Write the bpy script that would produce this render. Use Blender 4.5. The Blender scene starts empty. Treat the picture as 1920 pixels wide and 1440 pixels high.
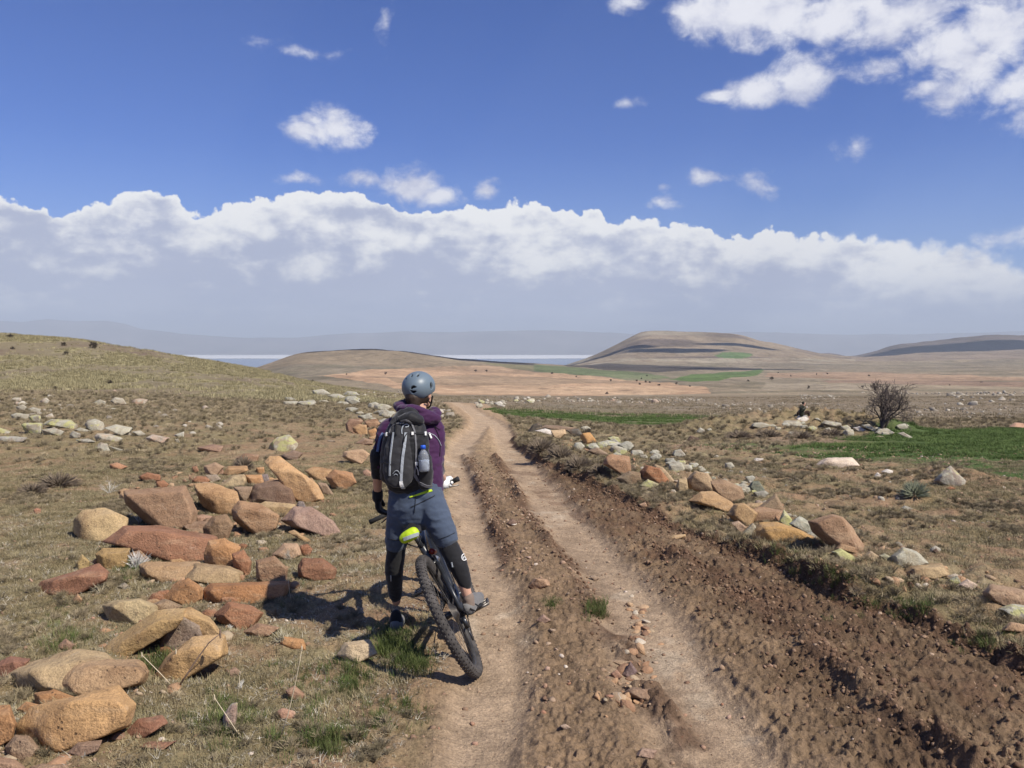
import bpy, math, random
import numpy as np
from mathutils import Vector, Matrix, Euler
from mathutils.bvhtree import BVHTree

# ------------------------------------------------------------------ camera, sky, sun, exposure
random.seed(7); rng = np.random.default_rng(7)
scn = bpy.context.scene
COL = scn.collection
F, CX, HY, CZ = 1567.0, 960.0, 650.0, 1.8          # focal length in photo pixels, centre column, horizon row, eye height

cam_d = bpy.data.cameras.new('camera'); cam = bpy.data.objects.new('camera', cam_d); COL.objects.link(cam)
cam_d.sensor_width = 36; cam_d.lens = 36 * F / 1920; cam_d.shift_y = (HY - 720) / 1920
cam_d.clip_start = 0.05; cam_d.clip_end = 90000
cam.location = (0, 0, CZ); cam.rotation_euler = (math.pi / 2, 0, 0)
scn.camera = cam

SUN = Vector((0.75, -0.55, 1.0)).normalized()
sd = bpy.data.lights.new('sun', 'SUN'); sd.energy = 5.0; sd.angle = math.radians(0.55); sd.color = (1.0, 0.93, 0.82)
so = bpy.data.objects.new('sun', sd); COL.objects.link(so)
so.rotation_euler = SUN.to_track_quat('Z', 'Y').to_euler(); so.location = (30, -20, 40)
scn.view_settings.view_transform = 'Standard'; scn.view_settings.look = 'None'
scn.view_settings.exposure = 0.35; scn.view_settings.gamma = 1.0; scn.view_settings.use_curve_mapping = False
scn.cycles.use_denoising = True
scn.cycles.max_bounces = 5; scn.cycles.diffuse_bounces = 2; scn.cycles.glossy_bounces = 2
scn.cycles.transmission_bounces = 5; scn.cycles.volume_bounces = 0; scn.cycles.transparent_max_bounces = 8

def pxaz(px): return math.atan((px - CX) / F)
def pxel(px, py):
    u, v = (px - CX) / F, -(py - HY) / F
    return math.atan2(v, math.sqrt(1 + u * u))

def build_world():
    w = bpy.data.worlds.new('World'); scn.world = w; w.use_nodes = True
    nt = w.node_tree; N = nt.nodes; L = nt.links; N.clear()
    def put(v, sock):
        if isinstance(v, (int, float)): sock.default_value = v
        elif isinstance(v, tuple): sock.default_value = v
        else: L.new(v, sock)
    def M(op, a, b=0.0, c=0.0, clamp=False):
        n = N.new('ShaderNodeMath'); n.operation = op; n.use_clamp = clamp
        put(a, n.inputs[0]); put(b, n.inputs[1]); put(c, n.inputs[2]); return n.outputs[0]
    def sstep(x, a, b, lo=0.0, hi=1.0):
        n = N.new('ShaderNodeMapRange'); n.interpolation_type = 'SMOOTHSTEP'
        put(x, n.inputs[0]); put(a, n.inputs[1]); put(b, n.inputs[2]); put(lo, n.inputs[3]); put(hi, n.inputs[4]); return n.outputs[0]
    def mix(f, a, b):
        n = N.new('ShaderNodeMix'); n.data_type = 'RGBA'; put(f, n.inputs[0]); put(a, n.inputs[6]); put(b, n.inputs[7]); return n.outputs[2]
    tc = N.new('ShaderNodeTexCoord'); sep = N.new('ShaderNodeSeparateXYZ'); L.new(tc.outputs['Generated'], sep.inputs[0])
    az = M('ARCTAN2', sep.outputs[0], sep.outputs[1]); el = M('ARCSINE', sep.outputs[2])
    comb = N.new('ShaderNodeCombineXYZ'); L.new(az, comb.inputs[0]); L.new(el, comb.inputs[1])
    def noise(scale, detail=6, rough=0.6, ys=1.0, dist=0.0, off=0.0, lac=2.0):
        mp = N.new('ShaderNodeMapping'); L.new(comb.outputs[0], mp.inputs[0])
        mp.inputs['Scale'].default_value = (1, ys, 1); mp.inputs['Location'].default_value = (off, off * .7, off * .3)
        n = N.new('ShaderNodeTexNoise'); n.inputs['Scale'].default_value = scale; n.inputs['Detail'].default_value = detail
        n.inputs['Roughness'].default_value = rough; n.inputs['Distortion'].default_value = dist; n.inputs['Lacunarity'].default_value = lac
        L.new(mp.outputs[0], n.inputs['Vector']); return n.outputs['Fac']
    sky = N.new('ShaderNodeTexSky'); sky.sky_type = 'NISHITA'; sky.sun_disc = False
    sky.sun_elevation = math.asin(SUN.z); sky.sun_rotation = math.atan2(SUN.x, SUN.y)
    sky.altitude = 1000; sky.air_density = 1.0; sky.dust_density = 0.3; sky.ozone_density = 3.0
    tint = N.new('ShaderNodeMix'); tint.data_type = 'RGBA'; tint.blend_type = 'MULTIPLY'; tint.inputs[0].default_value = 1
    L.new(sky.outputs[0], tint.inputs[6]); tint.inputs[7].default_value = SKYTINT
    col = tint.outputs[2]
    K = 1 / SKYSTR
    K *= .785
    def C(r, g, b): return (r * K, g * K, b * K, 1)
    # pale air near the horizon
    low = sstep(el, pxel(960, 650), pxel(960, 250), 1.0, 0.0)
    col = mix(M('MULTIPLY', low, 0.55), col, C(0.33, 0.50, 0.80))
    # scattered clouds
    nb = noise(26, 9, 0.64, 1.3, 0.25); nb2 = noise(9, 5, 0.55, 1.3, 0.0, 3.1)
    blobs = [(1505,150,62,44,1),(1425,172,62,30,1),(1350,181,34,13,.8),(1322,20,66,50,1),(1400,25,70,60,1),(1475,22,60,52,1),(1570,40,80,34,1),(1660,52,90,36,1),
             (1700,25,120,50,1),(1790,95,85,60,1),(1870,50,100,70,1),(1790,175,62,38,.9),(1740,165,50,20,.75),(1890,165,60,48,.65),(1835,120,70,50,.9),(1645,133,48,22,.8),(1600,10,230,26,.8),
             (565,242,40,22,.85),(628,243,55,36,1),(590,225,30,14,.8),(1175,194,26,13,.6),(1326,333,36,15,.62),(1420,350,30,20,.36),(1605,275,26,20,.42),
             (775,350,50,34,.8),(820,368,40,20,.7),(675,334,26,16,.42),(565,336,36,10,.34),(495,80,34,12,.30),(575,98,42,9,.32),(723,45,9,26,.26),(910,356,22,18,.6),
             (1890,450,60,20,.6),(1242,380,26,13,.4),(1240,352,14,10,.5),(1180,4,36,16,.6),(1960,190,70,60,.7)]
    acc = None
    for (px, py, rx, ry, s) in blobs:
        a0, e0 = pxaz(px), pxel(px, py)
        dx = M('MULTIPLY', M('SUBTRACT', az, a0), F / rx * (1 / math.cos(a0) ** 2) * .92)
        dy = M('MULTIPLY', M('SUBTRACT', el, e0), F / ry)
        d = M('SQRT', M('ADD', M('MULTIPLY', dx, dx), M('MULTIPLY', dy, dy)))
        v = M('MULTIPLY', M('SUBTRACT', 1.15, d, clamp=False), s)
        acc = v if acc is None else M('MAXIMUM', acc, v)
    field = M('ADD', M('ADD', acc, 0.07), M('ADD', M('MULTIPLY', M('SUBTRACT', nb, 0.5), 2.1), M('MULTIPLY', M('SUBTRACT', nb2, 0.5), 0.9)))
    front = M('GREATER_THAN', sep.outputs[1], 0.0)
    # the same kind of scattered cloud goes on outside the picture
    wide = M('MULTIPLY', M('SUBTRACT', noise(3.2, 9, 0.6, 1.4, 0.2, 7.7), 0.54), 6.0)
    out_side = M('MAXIMUM', sstep(M('ABSOLUTE', az), 0.62, 0.8), sstep(el, 0.47, 0.62))
    field2 = M('MAXIMUM', field, M('MULTIPLY', wide, out_side))
    m1 = sstep(field2, 0.0, 0.85)
    sh = sstep(M('ADD', noise(15, 6, 0.6, 1.5, 0.1, 5.0), M('MULTIPLY', field2, 0.16)), 0.38, 0.72)
    ccol = mix(sh, C(0.52, 0.55, 0.72), C(0.93, 0.93, 0.98))
    col = mix(M('MULTIPLY', m1, 0.93), col, ccol)
    # long bank of cumulus above the horizon
    prof = [(-1500,380),(-600,370),(-200,365),(0,356),(90,378),(190,362),(240,336),(275,331),(320,350),(385,380),(430,362),(500,356),(560,340),(645,344),(715,362),(800,380),(850,372),(920,368),(1000,362),
            (1075,378),(1105,368),(1130,378),(1150,400),(1200,388),(1260,402),(1320,404),(1380,432),(1430,416),(1460,412),(1520,428),(1600,424),(1660,430),(1740,432),(1800,438),(1860,452),(1930,480),(2200,560),(3500,560)]
    A0, A1, E0, E1 = -1.2, 1.2, 0.0, 0.30
    fc = N.new('ShaderNodeFloatCurve'); cu = fc.mapping.curves[0]
    pts = [((pxaz(a) - A0) / (A1 - A0), (pxel(a, b) - E0) / (E1 - E0)) for a, b in prof]
    cu.points[0].location = (0, pts[0][1]); cu.points[1].location = (1, pts[-1][1])
    for p in pts: 
        q = cu.points.new(*p); q.handle_type = 'AUTO_CLAMPED'
    fc.mapping.update()
    L.new(M('DIVIDE', M('SUBTRACT', az, A0), A1 - A0, clamp=True), fc.inputs['Value'])
    top = M('ADD', M('MULTIPLY', fc.outputs[0], E1 - E0), E0)
    vor = N.new('ShaderNodeTexVoronoi'); vor.feature = 'SMOOTH_F1'; vor.inputs['Scale'].default_value = 42; vor.inputs['Smoothness'].default_value = .25
    vor.inputs['Detail'].default_value = 3; vor.inputs['Roughness'].default_value = .55
    L.new(comb.outputs[0], vor.inputs['Vector'])
    billow = M('SUBTRACT', 0.42, vor.outputs['Distance'])
    edge = M('ADD', top, M('ADD', M('MULTIPLY', billow, 0.015), M('MULTIPLY', M('SUBTRACT', noise(60, 5, .6), .5), 0.012)))
    depth = M('SUBTRACT', edge, el)                      # how far below the top edge, radians
    soft = sstep(az, pxaz(1350), pxaz(1950), 0.0035, 0.018)
    bank = sstep(M('DIVIDE', depth, soft), 0.0, 1.0)
    t = M('DIVIDE', depth, 0.125)
    big = noise(11, 7, 0.58, 2.2, 0.15, 1.3); fine = noise(34, 6, 0.62, 1.8, 0.1, 9.3)
    lum = M('ADD', M('ADD', M('MULTIPLY', M('SUBTRACT', big, .5), 3.8), M('MULTIPLY', M('SUBTRACT', fine, .5), 1.7)), M('MULTIPLY', billow, 0.5))
    lum = M('ADD', lum, M('SUBTRACT', 1.0, M('MULTIPLY', t, 1.02)))
    lum = M('ADD', lum, sstep(t, 0.0, 0.13, 0.75, 0.0))
    lit = sstep(lum, -0.25, 1.0)
    bcol = mix(lit, C(0.455, 0.50, 0.67), C(1.0, 1.0, 1.0))
    # streaks and slow fading of the bank's foot into blue-grey air
    st = noise(7, 5, 0.5, 6.0, 0.1, 4.4)
    foot = sstep(el, pxel(960, 640), pxel(960, 510), 1.0, 0.0)
    fcol = mix(sstep(st, 0.40, 0.62), C(0.42, 0.49, 0.69), C(0.54, 0.60, 0.77))
    bcol = mix(foot, bcol, fcol)
    col = mix(bank, col, bcol)
    bg = N.new('ShaderNodeBackground'); L.new(col, bg.inputs[0]); bg.inputs[1].default_value = SKYSTR
    out = N.new('ShaderNodeOutputWorld'); L.new(bg.outputs[0], out.inputs[0])
    w.cycles.sampling_method = 'MANUAL'; w.cycles.sample_map_resolution = 512
SKYSTR = 0.06
SKYTINT = (0.41, 0.76, 1.54, 1)
build_world()

# ------------------------------------------------------------------ helpers
def tag(o, label=None, cat=None, group=None, kind=None):
    if label: o['label'] = label
    if cat: o['category'] = cat
    if group: o['group'] = group
    if kind: o['kind'] = kind
    return o
def empty(name, loc, label=None, cat=None, group=None):
    o = bpy.data.objects.new(name, None); COL.objects.link(o); o.location = loc; o.empty_display_size = .1
    return tag(o, label, cat, group)
def mesh_np(name, V, Fc, mat=None, smooth=True, parent=None, col=None, link=True):
    """V (n,3); Fc (m,k) array or list of tuples."""
    me = bpy.data.meshes.new(name)
    if isinstance(Fc, np.ndarray):
        m, k = Fc.shape
        me.vertices.add(len(V)); me.vertices.foreach_set('co', np.asarray(V, np.float32).ravel())
        me.loops.add(m * k); me.loops.foreach_set('vertex_index', Fc.astype(np.int32).ravel())
        me.polygons.add(m); me.polygons.foreach_set('loop_start', np.arange(0, m * k, k, dtype=np.int32))
        me.update(calc_edges=True)
    else:
        me.from_pydata([tuple(v) for v in V], [], [tuple(f) for f in Fc]); me.update()
    if smooth: me.polygons.foreach_set('use_smooth', np.ones(len(me.polygons), bool))
    if col is not None:
        a = me.color_attributes.new('Col', 'FLOAT_COLOR', 'POINT')
        c = np.ones((len(V), 4), np.float32); c[:, :col.shape[1]] = col
        a.data.foreach_set('color', c.ravel())
    me.validate()
    o = bpy.data.objects.new(name, me)
    if mat: me.materials.append(mat)
    if link: COL.objects.link(o)
    if parent is not None: o.parent = parent
    return o

def _h(ix, iy, iz, s):
    n = (ix * 374761393 + iy * 668265263 + iz * 2147483647 + s * 974634777) & 0xffffffff
    n = ((n ^ (n >> 13)) * 1274126177) & 0xffffffff
    n = ((n ^ (n >> 15)) * 2246822519) & 0xffffffff
    return ((n ^ (n >> 16)) & 0xffffff) / float(0xffffff)
def vnoise(p, s=0):
    """value noise, -1..1; p (...,2|3)"""
    p = np.asarray(p, float); x, y = p[..., 0], p[..., 1]
    z = p[..., 2] if p.shape[-1] > 2 else None
    ix, iy = np.floor(x).astype(np.int64), np.floor(y).astype(np.int64)
    fx, fy = x - ix, y - iy
    ux, uy = fx*fx*fx*(fx*(fx*6-15)+10), fy*fy*fy*(fy*(fy*6-15)+10)
    def plane(iz):
        a = _h(ix, iy, iz, s); b = _h(ix+1, iy, iz, s); c = _h(ix, iy+1, iz, s); d = _h(ix+1, iy+1, iz, s)
        return (a*(1-ux)+b*ux)*(1-uy) + (c*(1-ux)+d*ux)*uy
    if z is None: return plane(np.zeros_like(ix)) * 2 - 1
    iz = np.floor(z).astype(np.int64); fz = z - iz; uz = fz*fz*fz*(fz*(fz*6-15)+10)
    return (plane(iz)*(1-uz) + plane(iz+1)*uz) * 2 - 1
def fbm(p, oct=4, s=0, gain=.5):
    p = np.asarray(p, float); out = 0; a = 1.0; tot = 0
    for i in range(oct):
        out = out + a * vnoise(p * (2.03 ** i) + 17.3 * i, s + i); tot += a; a *= gain
    return out / tot
def sst(x, a, b):
    t = np.clip((x - a) / (b - a), 0, 1); return t * t * (3 - 2 * t)

# ------------------------------------------------------------------ materials
class NT:
    def __init__(s, name):
        s.m = bpy.data.materials.new(name); s.m.use_nodes = True; s.t = s.m.node_tree; s.N = s.t.nodes; s.L = s.t.links
        s.b = s.N['Principled BSDF']; s.tc = None
    def co(s, kind='Object'):
        if s.tc is None: s.tc = s.N.new('ShaderNodeTexCoord')
        return s.tc.outputs[kind]
    def world(s):
        g = s.N.new('ShaderNodeNewGeometry'); return g.outputs['Position']
    def noise(s, scale, detail=5, rough=.6, vec=None, dist=0, out='Fac', sc3=None):
        n = s.N.new('ShaderNodeTexNoise'); n.inputs['Scale'].default_value = scale; n.inputs['Detail'].default_value = detail
        n.inputs['Roughness'].default_value = rough; n.inputs['Distortion'].default_value = dist
        v = vec if vec is not None else s.co()
        if sc3:
            mp = s.N.new('ShaderNodeMapping'); s.L.new(v, mp.inputs[0]); mp.inputs['Scale'].default_value = sc3; v = mp.outputs[0]
        s.L.new(v, n.inputs['Vector']); return n.outputs[out]
    def vor(s, scale, feature='F1', vec=None, out='Distance', rnd=1):
        n = s.N.new('ShaderNodeTexVoronoi'); n.feature = feature; n.inputs['Scale'].default_value = scale; n.inputs['Randomness'].default_value = rnd
        s.L.new(vec if vec is not None else s.co(), n.inputs['Vector']); return n.outputs[out]
    def ramp(s, f, stops, interp='LINEAR'):
        r = s.N.new('ShaderNodeValToRGB'); r.color_ramp.interpolation = interp; s.L.new(f, r.inputs[0])
        e = r.color_ramp.elements; e[0].position, e[0].color = stops[0][0], tuple(stops[0][1]) + (1,)
        e[1].position, e[1].color = stops[-1][0], tuple(stops[-1][1]) + (1,)
        for p, c in stops[1:-1]: q = e.new(p); q.color = tuple(c) + (1,)
        return r.outputs[0]
    def put(s, v, k):
        if hasattr(v, 'links'): s.L.new(v, k)
        elif isinstance(v, (tuple, list)): k.default_value = tuple(v) + ((1,) if len(v) == 3 else ())
        else: k.default_value = v
    def mix(s, f, a, b, blend='MIX'):
        n = s.N.new('ShaderNodeMix'); n.data_type = 'RGBA'; n.blend_type = blend
        s.put(f, n.inputs[0]); s.put(a, n.inputs[6]); s.put(b, n.inputs[7]); return n.outputs[2]
    def math(s, op, a, b=0.0, clamp=False):
        n = s.N.new('ShaderNodeMath'); n.operation = op; n.use_clamp = clamp; s.put(a, n.inputs[0]); s.put(b, n.inputs[1]); return n.outputs[0]
    def mr(s, x, a, b, lo=0., hi=1.):
        n = s.N.new('ShaderNodeMapRange'); n.interpolation_type = 'SMOOTHSTEP'
        for i, v in enumerate((x, a, b, lo, hi)): s.put(v, n.inputs[i])
        return n.outputs[0]
    def bump(s, h, strength=.5, dist=.01, nrm=None):
        n = s.N.new('ShaderNodeBump'); n.inputs['Strength'].default_value = strength; n.inputs['Distance'].default_value = dist
        s.L.new(h, n.inputs['Height'])
        if nrm is not None: s.L.new(nrm, n.inputs['Normal'])
        return n.outputs[0]
    def fin(s, color=None, rough=.8, normal=None, metal=0, spec=.3, **kw):
        if color is not None: s.put(color, s.b.inputs['Base Color'])
        s.put(rough, s.b.inputs['Roughness']); s.put(metal, s.b.inputs['Metallic']); s.b.inputs['Specular IOR Level'].default_value = spec
        if normal is not None: s.L.new(normal, s.b.inputs['Normal'])
        for k, v in kw.items(): s.put(v, s.b.inputs[k.replace('_', ' ')])
        return s.m

def m_plain(name, color, rough=.6, metal=0, spec=.3, var=.25, nscale=30, bump=.0, bdist=.002, **kw):
    t = NT(name); n = t.noise(nscale, 5, .6)
    dark = tuple(c * (1 - var) for c in color); lite = tuple(min(1, c * (1 + var)) for c in color)
    c = t.ramp(n, [(.3, dark), (.7, lite)])
    nr = t.bump(t.noise(nscale * 3, 4, .6), bump, bdist) if bump else None
    return t.fin(c, rough, nr, metal, spec, **kw)

def mat_ground():
    t = NT('earth'); W = t.world()
    at = t.N.new('ShaderNodeAttribute'); at.attribute_name = 'Col'
    c = at.outputs['Color']
    n1 = t.noise(2.2, 6, .65, W); n2 = t.noise(14, 6, .7, W); n3 = t.noise(70, 4, .7, W)
    v = t.math('ADD', t.math('MULTIPLY', n1, .5), t.math('ADD', t.math('MULTIPLY', n2, .75), t.math('MULTIPLY', n3, .85)))
    k = t.mr(v, .65, 1.5, .5, 1.55)
    cc = t.mix(1., c, t.N.new('ShaderNodeCombineColor').outputs[0], 'MULTIPLY')
    comb = [n for n in t.N if n.bl_idname == 'ShaderNodeCombineColor'][0]
    for i in range(3): t.L.new(k, comb.inputs[i])
    # little pale stones and crumbs
    pv = t.vor(55, 'F1', W); pc = t.vor(55, 'F1', W, out='Color')
    sepc = t.N.new('ShaderNodeSeparateColor'); t.L.new(pc, sepc.inputs[0])
    peb = t.math('MULTIPLY', t.mr(pv, .28, .22), t.math('GREATER_THAN', sepc.outputs[0], .86))
    cc = t.mix(t.math('MULTIPLY', peb, .6), cc, t.mix(sepc.outputs[1], (.42, .33, .25), (.26, .13, .08)))
    h = t.math('ADD', t.math('MULTIPLY', n2, .9), t.math('ADD', t.math('MULTIPLY', n3, .5), t.math('MULTIPLY', peb, .25)))
    fine = t.noise(240, 2, .6, W)
    h = t.math('ADD', h, t.math('MULTIPLY', fine, .12))
    return t.fin(cc, .95, t.bump(h, .9, .03), spec=.12)
def mat_far():
    t = NT('hillside'); W = t.world()
    at = t.N.new('ShaderNodeAttribute'); at.attribute_name = 'Col'
    n1 = t.noise(.03, 8, .7, W, sc3=(1, .5, 2)); n2 = t.noise(.16, 6, .7, W); n3 = t.noise(.008, 5, .6, W)
    v = t.math('ADD', t.math('MULTIPLY', n1, .7), t.math('ADD', t.math('MULTIPLY', n2, .8), t.math('MULTIPLY', n3, .6)))
    k = t.mr(v, .75, 1.35, .62, 1.38)
    comb = t.N.new('ShaderNodeCombineColor')
    for i in range(3): t.L.new(k, comb.inputs[i])
    cc = t.mix(1., at.outputs['Color'], comb.outputs[0], 'MULTIPLY')
    sp = t.vor(.09, 'F1', W); cc = t.mix(t.math('MULTIPLY', t.mr(sp, .30, .12), .45), cc, (.06, .055, .04))
    return t.fin(cc, .95, t.bump(t.math('ADD', n1, n2), .8, 2.5), spec=.1)
def mat_rock(name='sandstone', lichen=0.0, yellow=0.0):
    t = NT(name); oi = t.N.new('ShaderNodeObjectInfo'); C = t.co()
    # offset pattern per stone
    add = t.N.new('ShaderNodeVectorMath'); add.operation = 'ADD'; t.L.new(C, add.inputs[0])
    cx = t.N.new('ShaderNodeCombineXYZ'); rm = t.math('MULTIPLY', oi.outputs['Random'], 37.0)
    for i in range(3): t.L.new(rm, cx.inputs[i])
    t.L.new(cx.outputs[0], add.inputs[1]); V = add.outputs[0]
    base = oi.outputs['Color']
    n1 = t.noise(3.2, 6, .62, V, .3); n2 = t.noise(16, 6, .68, V); n3 = t.noise(80, 4, .7, V); st = t.noise(6, 4, .6, V, sc3=(.6, .6, 3.5))
    hsv = t.N.new('ShaderNodeHueSaturation'); t.L.new(base, hsv.inputs['Color']); hsv.inputs['Saturation'].default_value = 1.05; hsv.inputs['Value'].default_value = .55
    red = t.mix(.5, hsv.outputs[0], (.22, .115, .065))
    c = t.mix(t.mr(n1, .44, .72, 0, .75), base, red)
    pale = t.mix(.55, base, (.52, .38, .24)); c = t.mix(t.mr(st, .5, .72, 0, .55), c, pale)
    c = t.mix(t.mr(n2, .56, .74, 0, .65), c, (.11, .075, .055))
    comb = t.N.new('ShaderNodeCombineColor'); k = t.mr(n3, .3, .7, .78, 1.2)
    for i in range(3): t.L.new(k, comb.inputs[i])
    c = t.mix(1., c, comb.outputs[0], 'MULTIPLY')
    if lichen:
        l1 = t.noise(7, 6, .7, V, .5); c = t.mix(t.mr(l1, .58 - .2 * lichen, .66, 0, .85), c, t.mix(t.mr(n2, .4, .6), (.33, .32, .25), (.50, .48, .38)))
    if yellow:
        l2 = t.noise(5, 5, .7, V, .4); c = t.mix(t.mr(l2, .66 - .13 * yellow, .70 - .1 * yellow, 0, .85), c, (.43, .41, .17))
    cr = t.vor(5.5, 'DISTANCE_TO_EDGE', t.noise(2.5, 3, .6, V, out='Color')); 
    pit = t.vor(26, 'F1', V); pm = t.math('MULTIPLY', t.mr(pit, .22, .08), t.mr(n1, .45, .6)); c = t.mix(t.math('MULTIPLY', pm, .6), c, (.06, .045, .035))
    sp_ = t.noise(9, 5, .72, V, .8); c = t.mix(t.mr(sp_, .60, .70, 0, .5), c, t.mix(.4, base, (.60, .50, .38)))
    h = t.math('SUBTRACT', t.math('ADD', t.math('MULTIPLY', n1, .8), t.math('ADD', t.math('MULTIPLY', n2, .8), t.math('MULTIPLY', n3, .30))), t.math('MULTIPLY', pm, .25))
    h = t.math('ADD', h, t.math('MULTIPLY', t.mr(cr, 0, .02), .015))
    return t.fin(c, .9, t.bump(h, .8, .03), spec=.18)
M_ROCK = mat_rock(); M_LICH = mat_rock('lichen_stone', 1.0, .55); M_YEL = mat_rock('yellow_lichen_stone', .9, 1.6)

# ------------------------------------------------------------------ ground shape
COLS = np.array([-1600, -500, 0, 150, 300, 400, 480, 560, 620, 700, 760, 850, 950, 1050, 1080, 1130, 1180, 1205, 1290, 1390, 1415, 1470, 1530, 1555, 1590, 1640, 1680, 1760, 1860, 1920, 2500, 4000], float)
def prow(pts):
    a = np.array(pts, float); return np.interp(COLS, a[:, 0], a[:, 1])
def flat(z, D): return np.full(len(COLS), HY + F * (CZ - z) / D)
RINGS = [
 (2, flat(0, 2)), (6, flat(0, 6)), (10, flat(0, 10)),
 (14, prow([(0, 852), (600, 853), (900, 858), (1920, 862)])),
 (20, prow([(-1600, 780), (0, 793), (300, 797), (600, 808), (850, 818), (1100, 826), (1920, 832)])),
 (40, prow([(-1600, 690), (0, 742), (300, 748), (600, 757), (850, 768), (1100, 784), (1400, 792), (1920, 794), (4000, 790)])),
 (60, prow([(-1600, 640), (0, 716), (300, 722), (480, 732), (600, 744), (700, 752), (850, 757), (1100, 768), (1400, 772), (1920, 770)])),
 (80, prow([(-1600, 600), (0, 668), (300, 692), (480, 712), (620, 738), (850, 751), (1100, 757), (1400, 759), (1920, 756)])),
 (104, prow([(-1600, 570), (-500, 610), (0, 626), (100, 631), (200, 643), (300, 661), (400, 679), (480, 693), (560, 712), (620, 724), (760, 742), (850, 746), (1100, 748), (1400, 748), (1920, 746)])),
 (135, prow([(-1600, 590), (-500, 625), (0, 645), (300, 683), (480, 706), (560, 718), (620, 727), (760, 740), (1100, 743), (1920, 742)])),
 (250, prow([(-1600, 650), (0, 700), (300, 715), (480, 722), (620, 722), (850, 733), (1100, 737), (1500, 734), (1920, 730)])),
 (480, prow([(-1600, 690), (0, 712), (480, 712), (620, 702), (850, 710), (1100, 716), (1400, 715), (1700, 714), (1920, 712)])),
 (700, prow([(0, 700), (430, 705), (480, 694), (560, 676), (620, 678), (850, 693), (1100, 702), (1400, 704), (1700, 704), (1920, 700)])),
 (900, prow([(0, 704), (430, 710), (480, 690), (520, 672), (560, 661), (640, 656), (700, 653), (760, 658), (850, 671), (950, 679), (1050, 684), (1250, 692), (1400, 696), (1700, 697), (1920, 692)])),
 (1200, prow([(0, 706), (480, 703), (640, 676), (700, 672), (850, 690), (1050, 689), (1080, 688), (1180, 684), (1400, 688), (1530, 686), (1700, 686), (1920, 682)])),
 (1600, prow([(0, 712), (850, 712), (1000, 700), (1080, 683), (1130, 668), (1180, 652), (1205, 648), (1390, 648), (1470, 660), (1590, 676), (1700, 676), (1920, 670)])),
 (2000, prow([(0, 714), (850, 712), (1000, 704), (1080, 679), (1130, 659), (1180, 633), (1205, 620), (1290, 621), (1390, 627), (1415, 637), (1470, 648), (1530, 661), (1590, 670), (1640, 668), (1760, 661), (1860, 657), (1920, 655), (4000, 640)])),
 (2450, prow([(0, 716), (1000, 716), (1130, 700), (1205, 660), (1400, 660), (1590, 690), (1640, 684), (1920, 668)])),
 (3000, prow([(0, 712), (1080, 712), (1400, 704), (1500, 670), (1530, 663), (1555, 660), (1590, 669), (1615, 668), (1640, 660), (1680, 646), (1760, 638), (1860, 627), (1920, 628), (2500, 615), (4000, 620)])),
 (3800, flat(-120, 3800)), (5000, flat(-120, 5000)), (30000, flat(-120, 30000))]
LD = np.log(np.array([r[0] for r in RINGS], float)); ZT = np.array([CZ - (r[1] - HY) / F * r[0] for r in RINGS])
NX, NY = 1401, 700
GX = np.linspace(COLS[0], COLS[-1], NX); GY = np.linspace(LD[0], LD[-1], NY)
_Z1 = np.stack([np.interp(GX, COLS, ZT[i]) for i in range(len(RINGS))])
# pchip-like interpolation along log distance on the pixel row (keeps slopes monotone)
def pchip(x, Y, xq):
    h = np.diff(x); d = np.diff(Y, axis=0) / h[:, None]
    m = np.zeros_like(Y); w1 = 2 * h[1:] + h[:-1]; w2 = h[1:] + 2 * h[:-1]
    ok = d[:-1] * d[1:] > 0
    with np.errstate(all='ignore'):
        mm = (w1 + w2)[:, None] / (w1[:, None] / d[:-1] + w2[:, None] / d[1:])
    m[1:-1] = np.where(ok, mm, 0); m[0] = d[0]; m[-1] = d[-1]
    i = np.clip(np.searchsorted(x, xq) - 1, 0, len(x) - 2); t = ((xq - x[i]) / h[i])[:, None]; H = h[i][:, None]
    return (2*t**3-3*t**2+1)*Y[i] + (t**3-2*t**2+t)*H*m[i] + (-2*t**3+3*t**2)*Y[i+1] + (t**3-t**2)*H*m[i+1]
GZ = pchip(LD, _Z1, GY)
for _ in range(2):
    k = np.ones(7) / 7
    GZ[:] = np.apply_along_axis(lambda r: np.convolve(np.pad(r, 3, 'edge'), k, 'valid'), 1, GZ)
def base_z(x, y):
    x = np.asarray(x, float); y = np.asarray(y, float)
    r = np.hypot(x, y); D = np.maximum(y, r * .42); D = np.maximum(D, 2.0)
    a = np.clip(CX + F * x / np.maximum(D, .01), COLS[0], COLS[-1] - .01)
    gx = (a - GX[0]) / (GX[1] - GX[0]); gy = np.clip((np.log(D) - GY[0]) / (GY[1] - GY[0]), 0, NY - 1.001)
    i, j = gx.astype(int), gy.astype(int); i = np.minimum(i, NX - 2); fx, fy = gx - i, gy - j
    z = (GZ[j, i]*(1-fx)+GZ[j, i+1]*fx)*(1-fy) + (GZ[j+1, i]*(1-fx)+GZ[j+1, i+1]*fx)*fy
    return z * sst(r, 2, 12)
def px2g(px, py, zf=None, dmax=130.):
    """where the line of sight through photo pixel (px,py) meets the ground"""
    zf = zf or base_z
    u = (px - CX) / F; v = -(py - HY) / F
    D = np.exp(np.linspace(math.log(1.5), math.log(dmax), 1500))
    z = CZ + v * D; g = zf(u * D, D)
    k = np.argmax(z <= g)
    if not (z <= g).any(): k = len(D) - 1
    if k > 0:
        a, b = z[k-1] - g[k-1], z[k] - g[k]; tt = a / (a - b + 1e-12) if a != b else 0; tt = min(max(tt, 0), 1)
        d = D[k-1] + (D[k] - D[k-1]) * tt
    else: d = D[0]
    return np.array([u * d, d, float(zf(np.array([u * d]), np.array([d]))[0])])
def pline(pts): return np.array([px2g(a, b)[:2] for a, b in pts])
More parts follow.
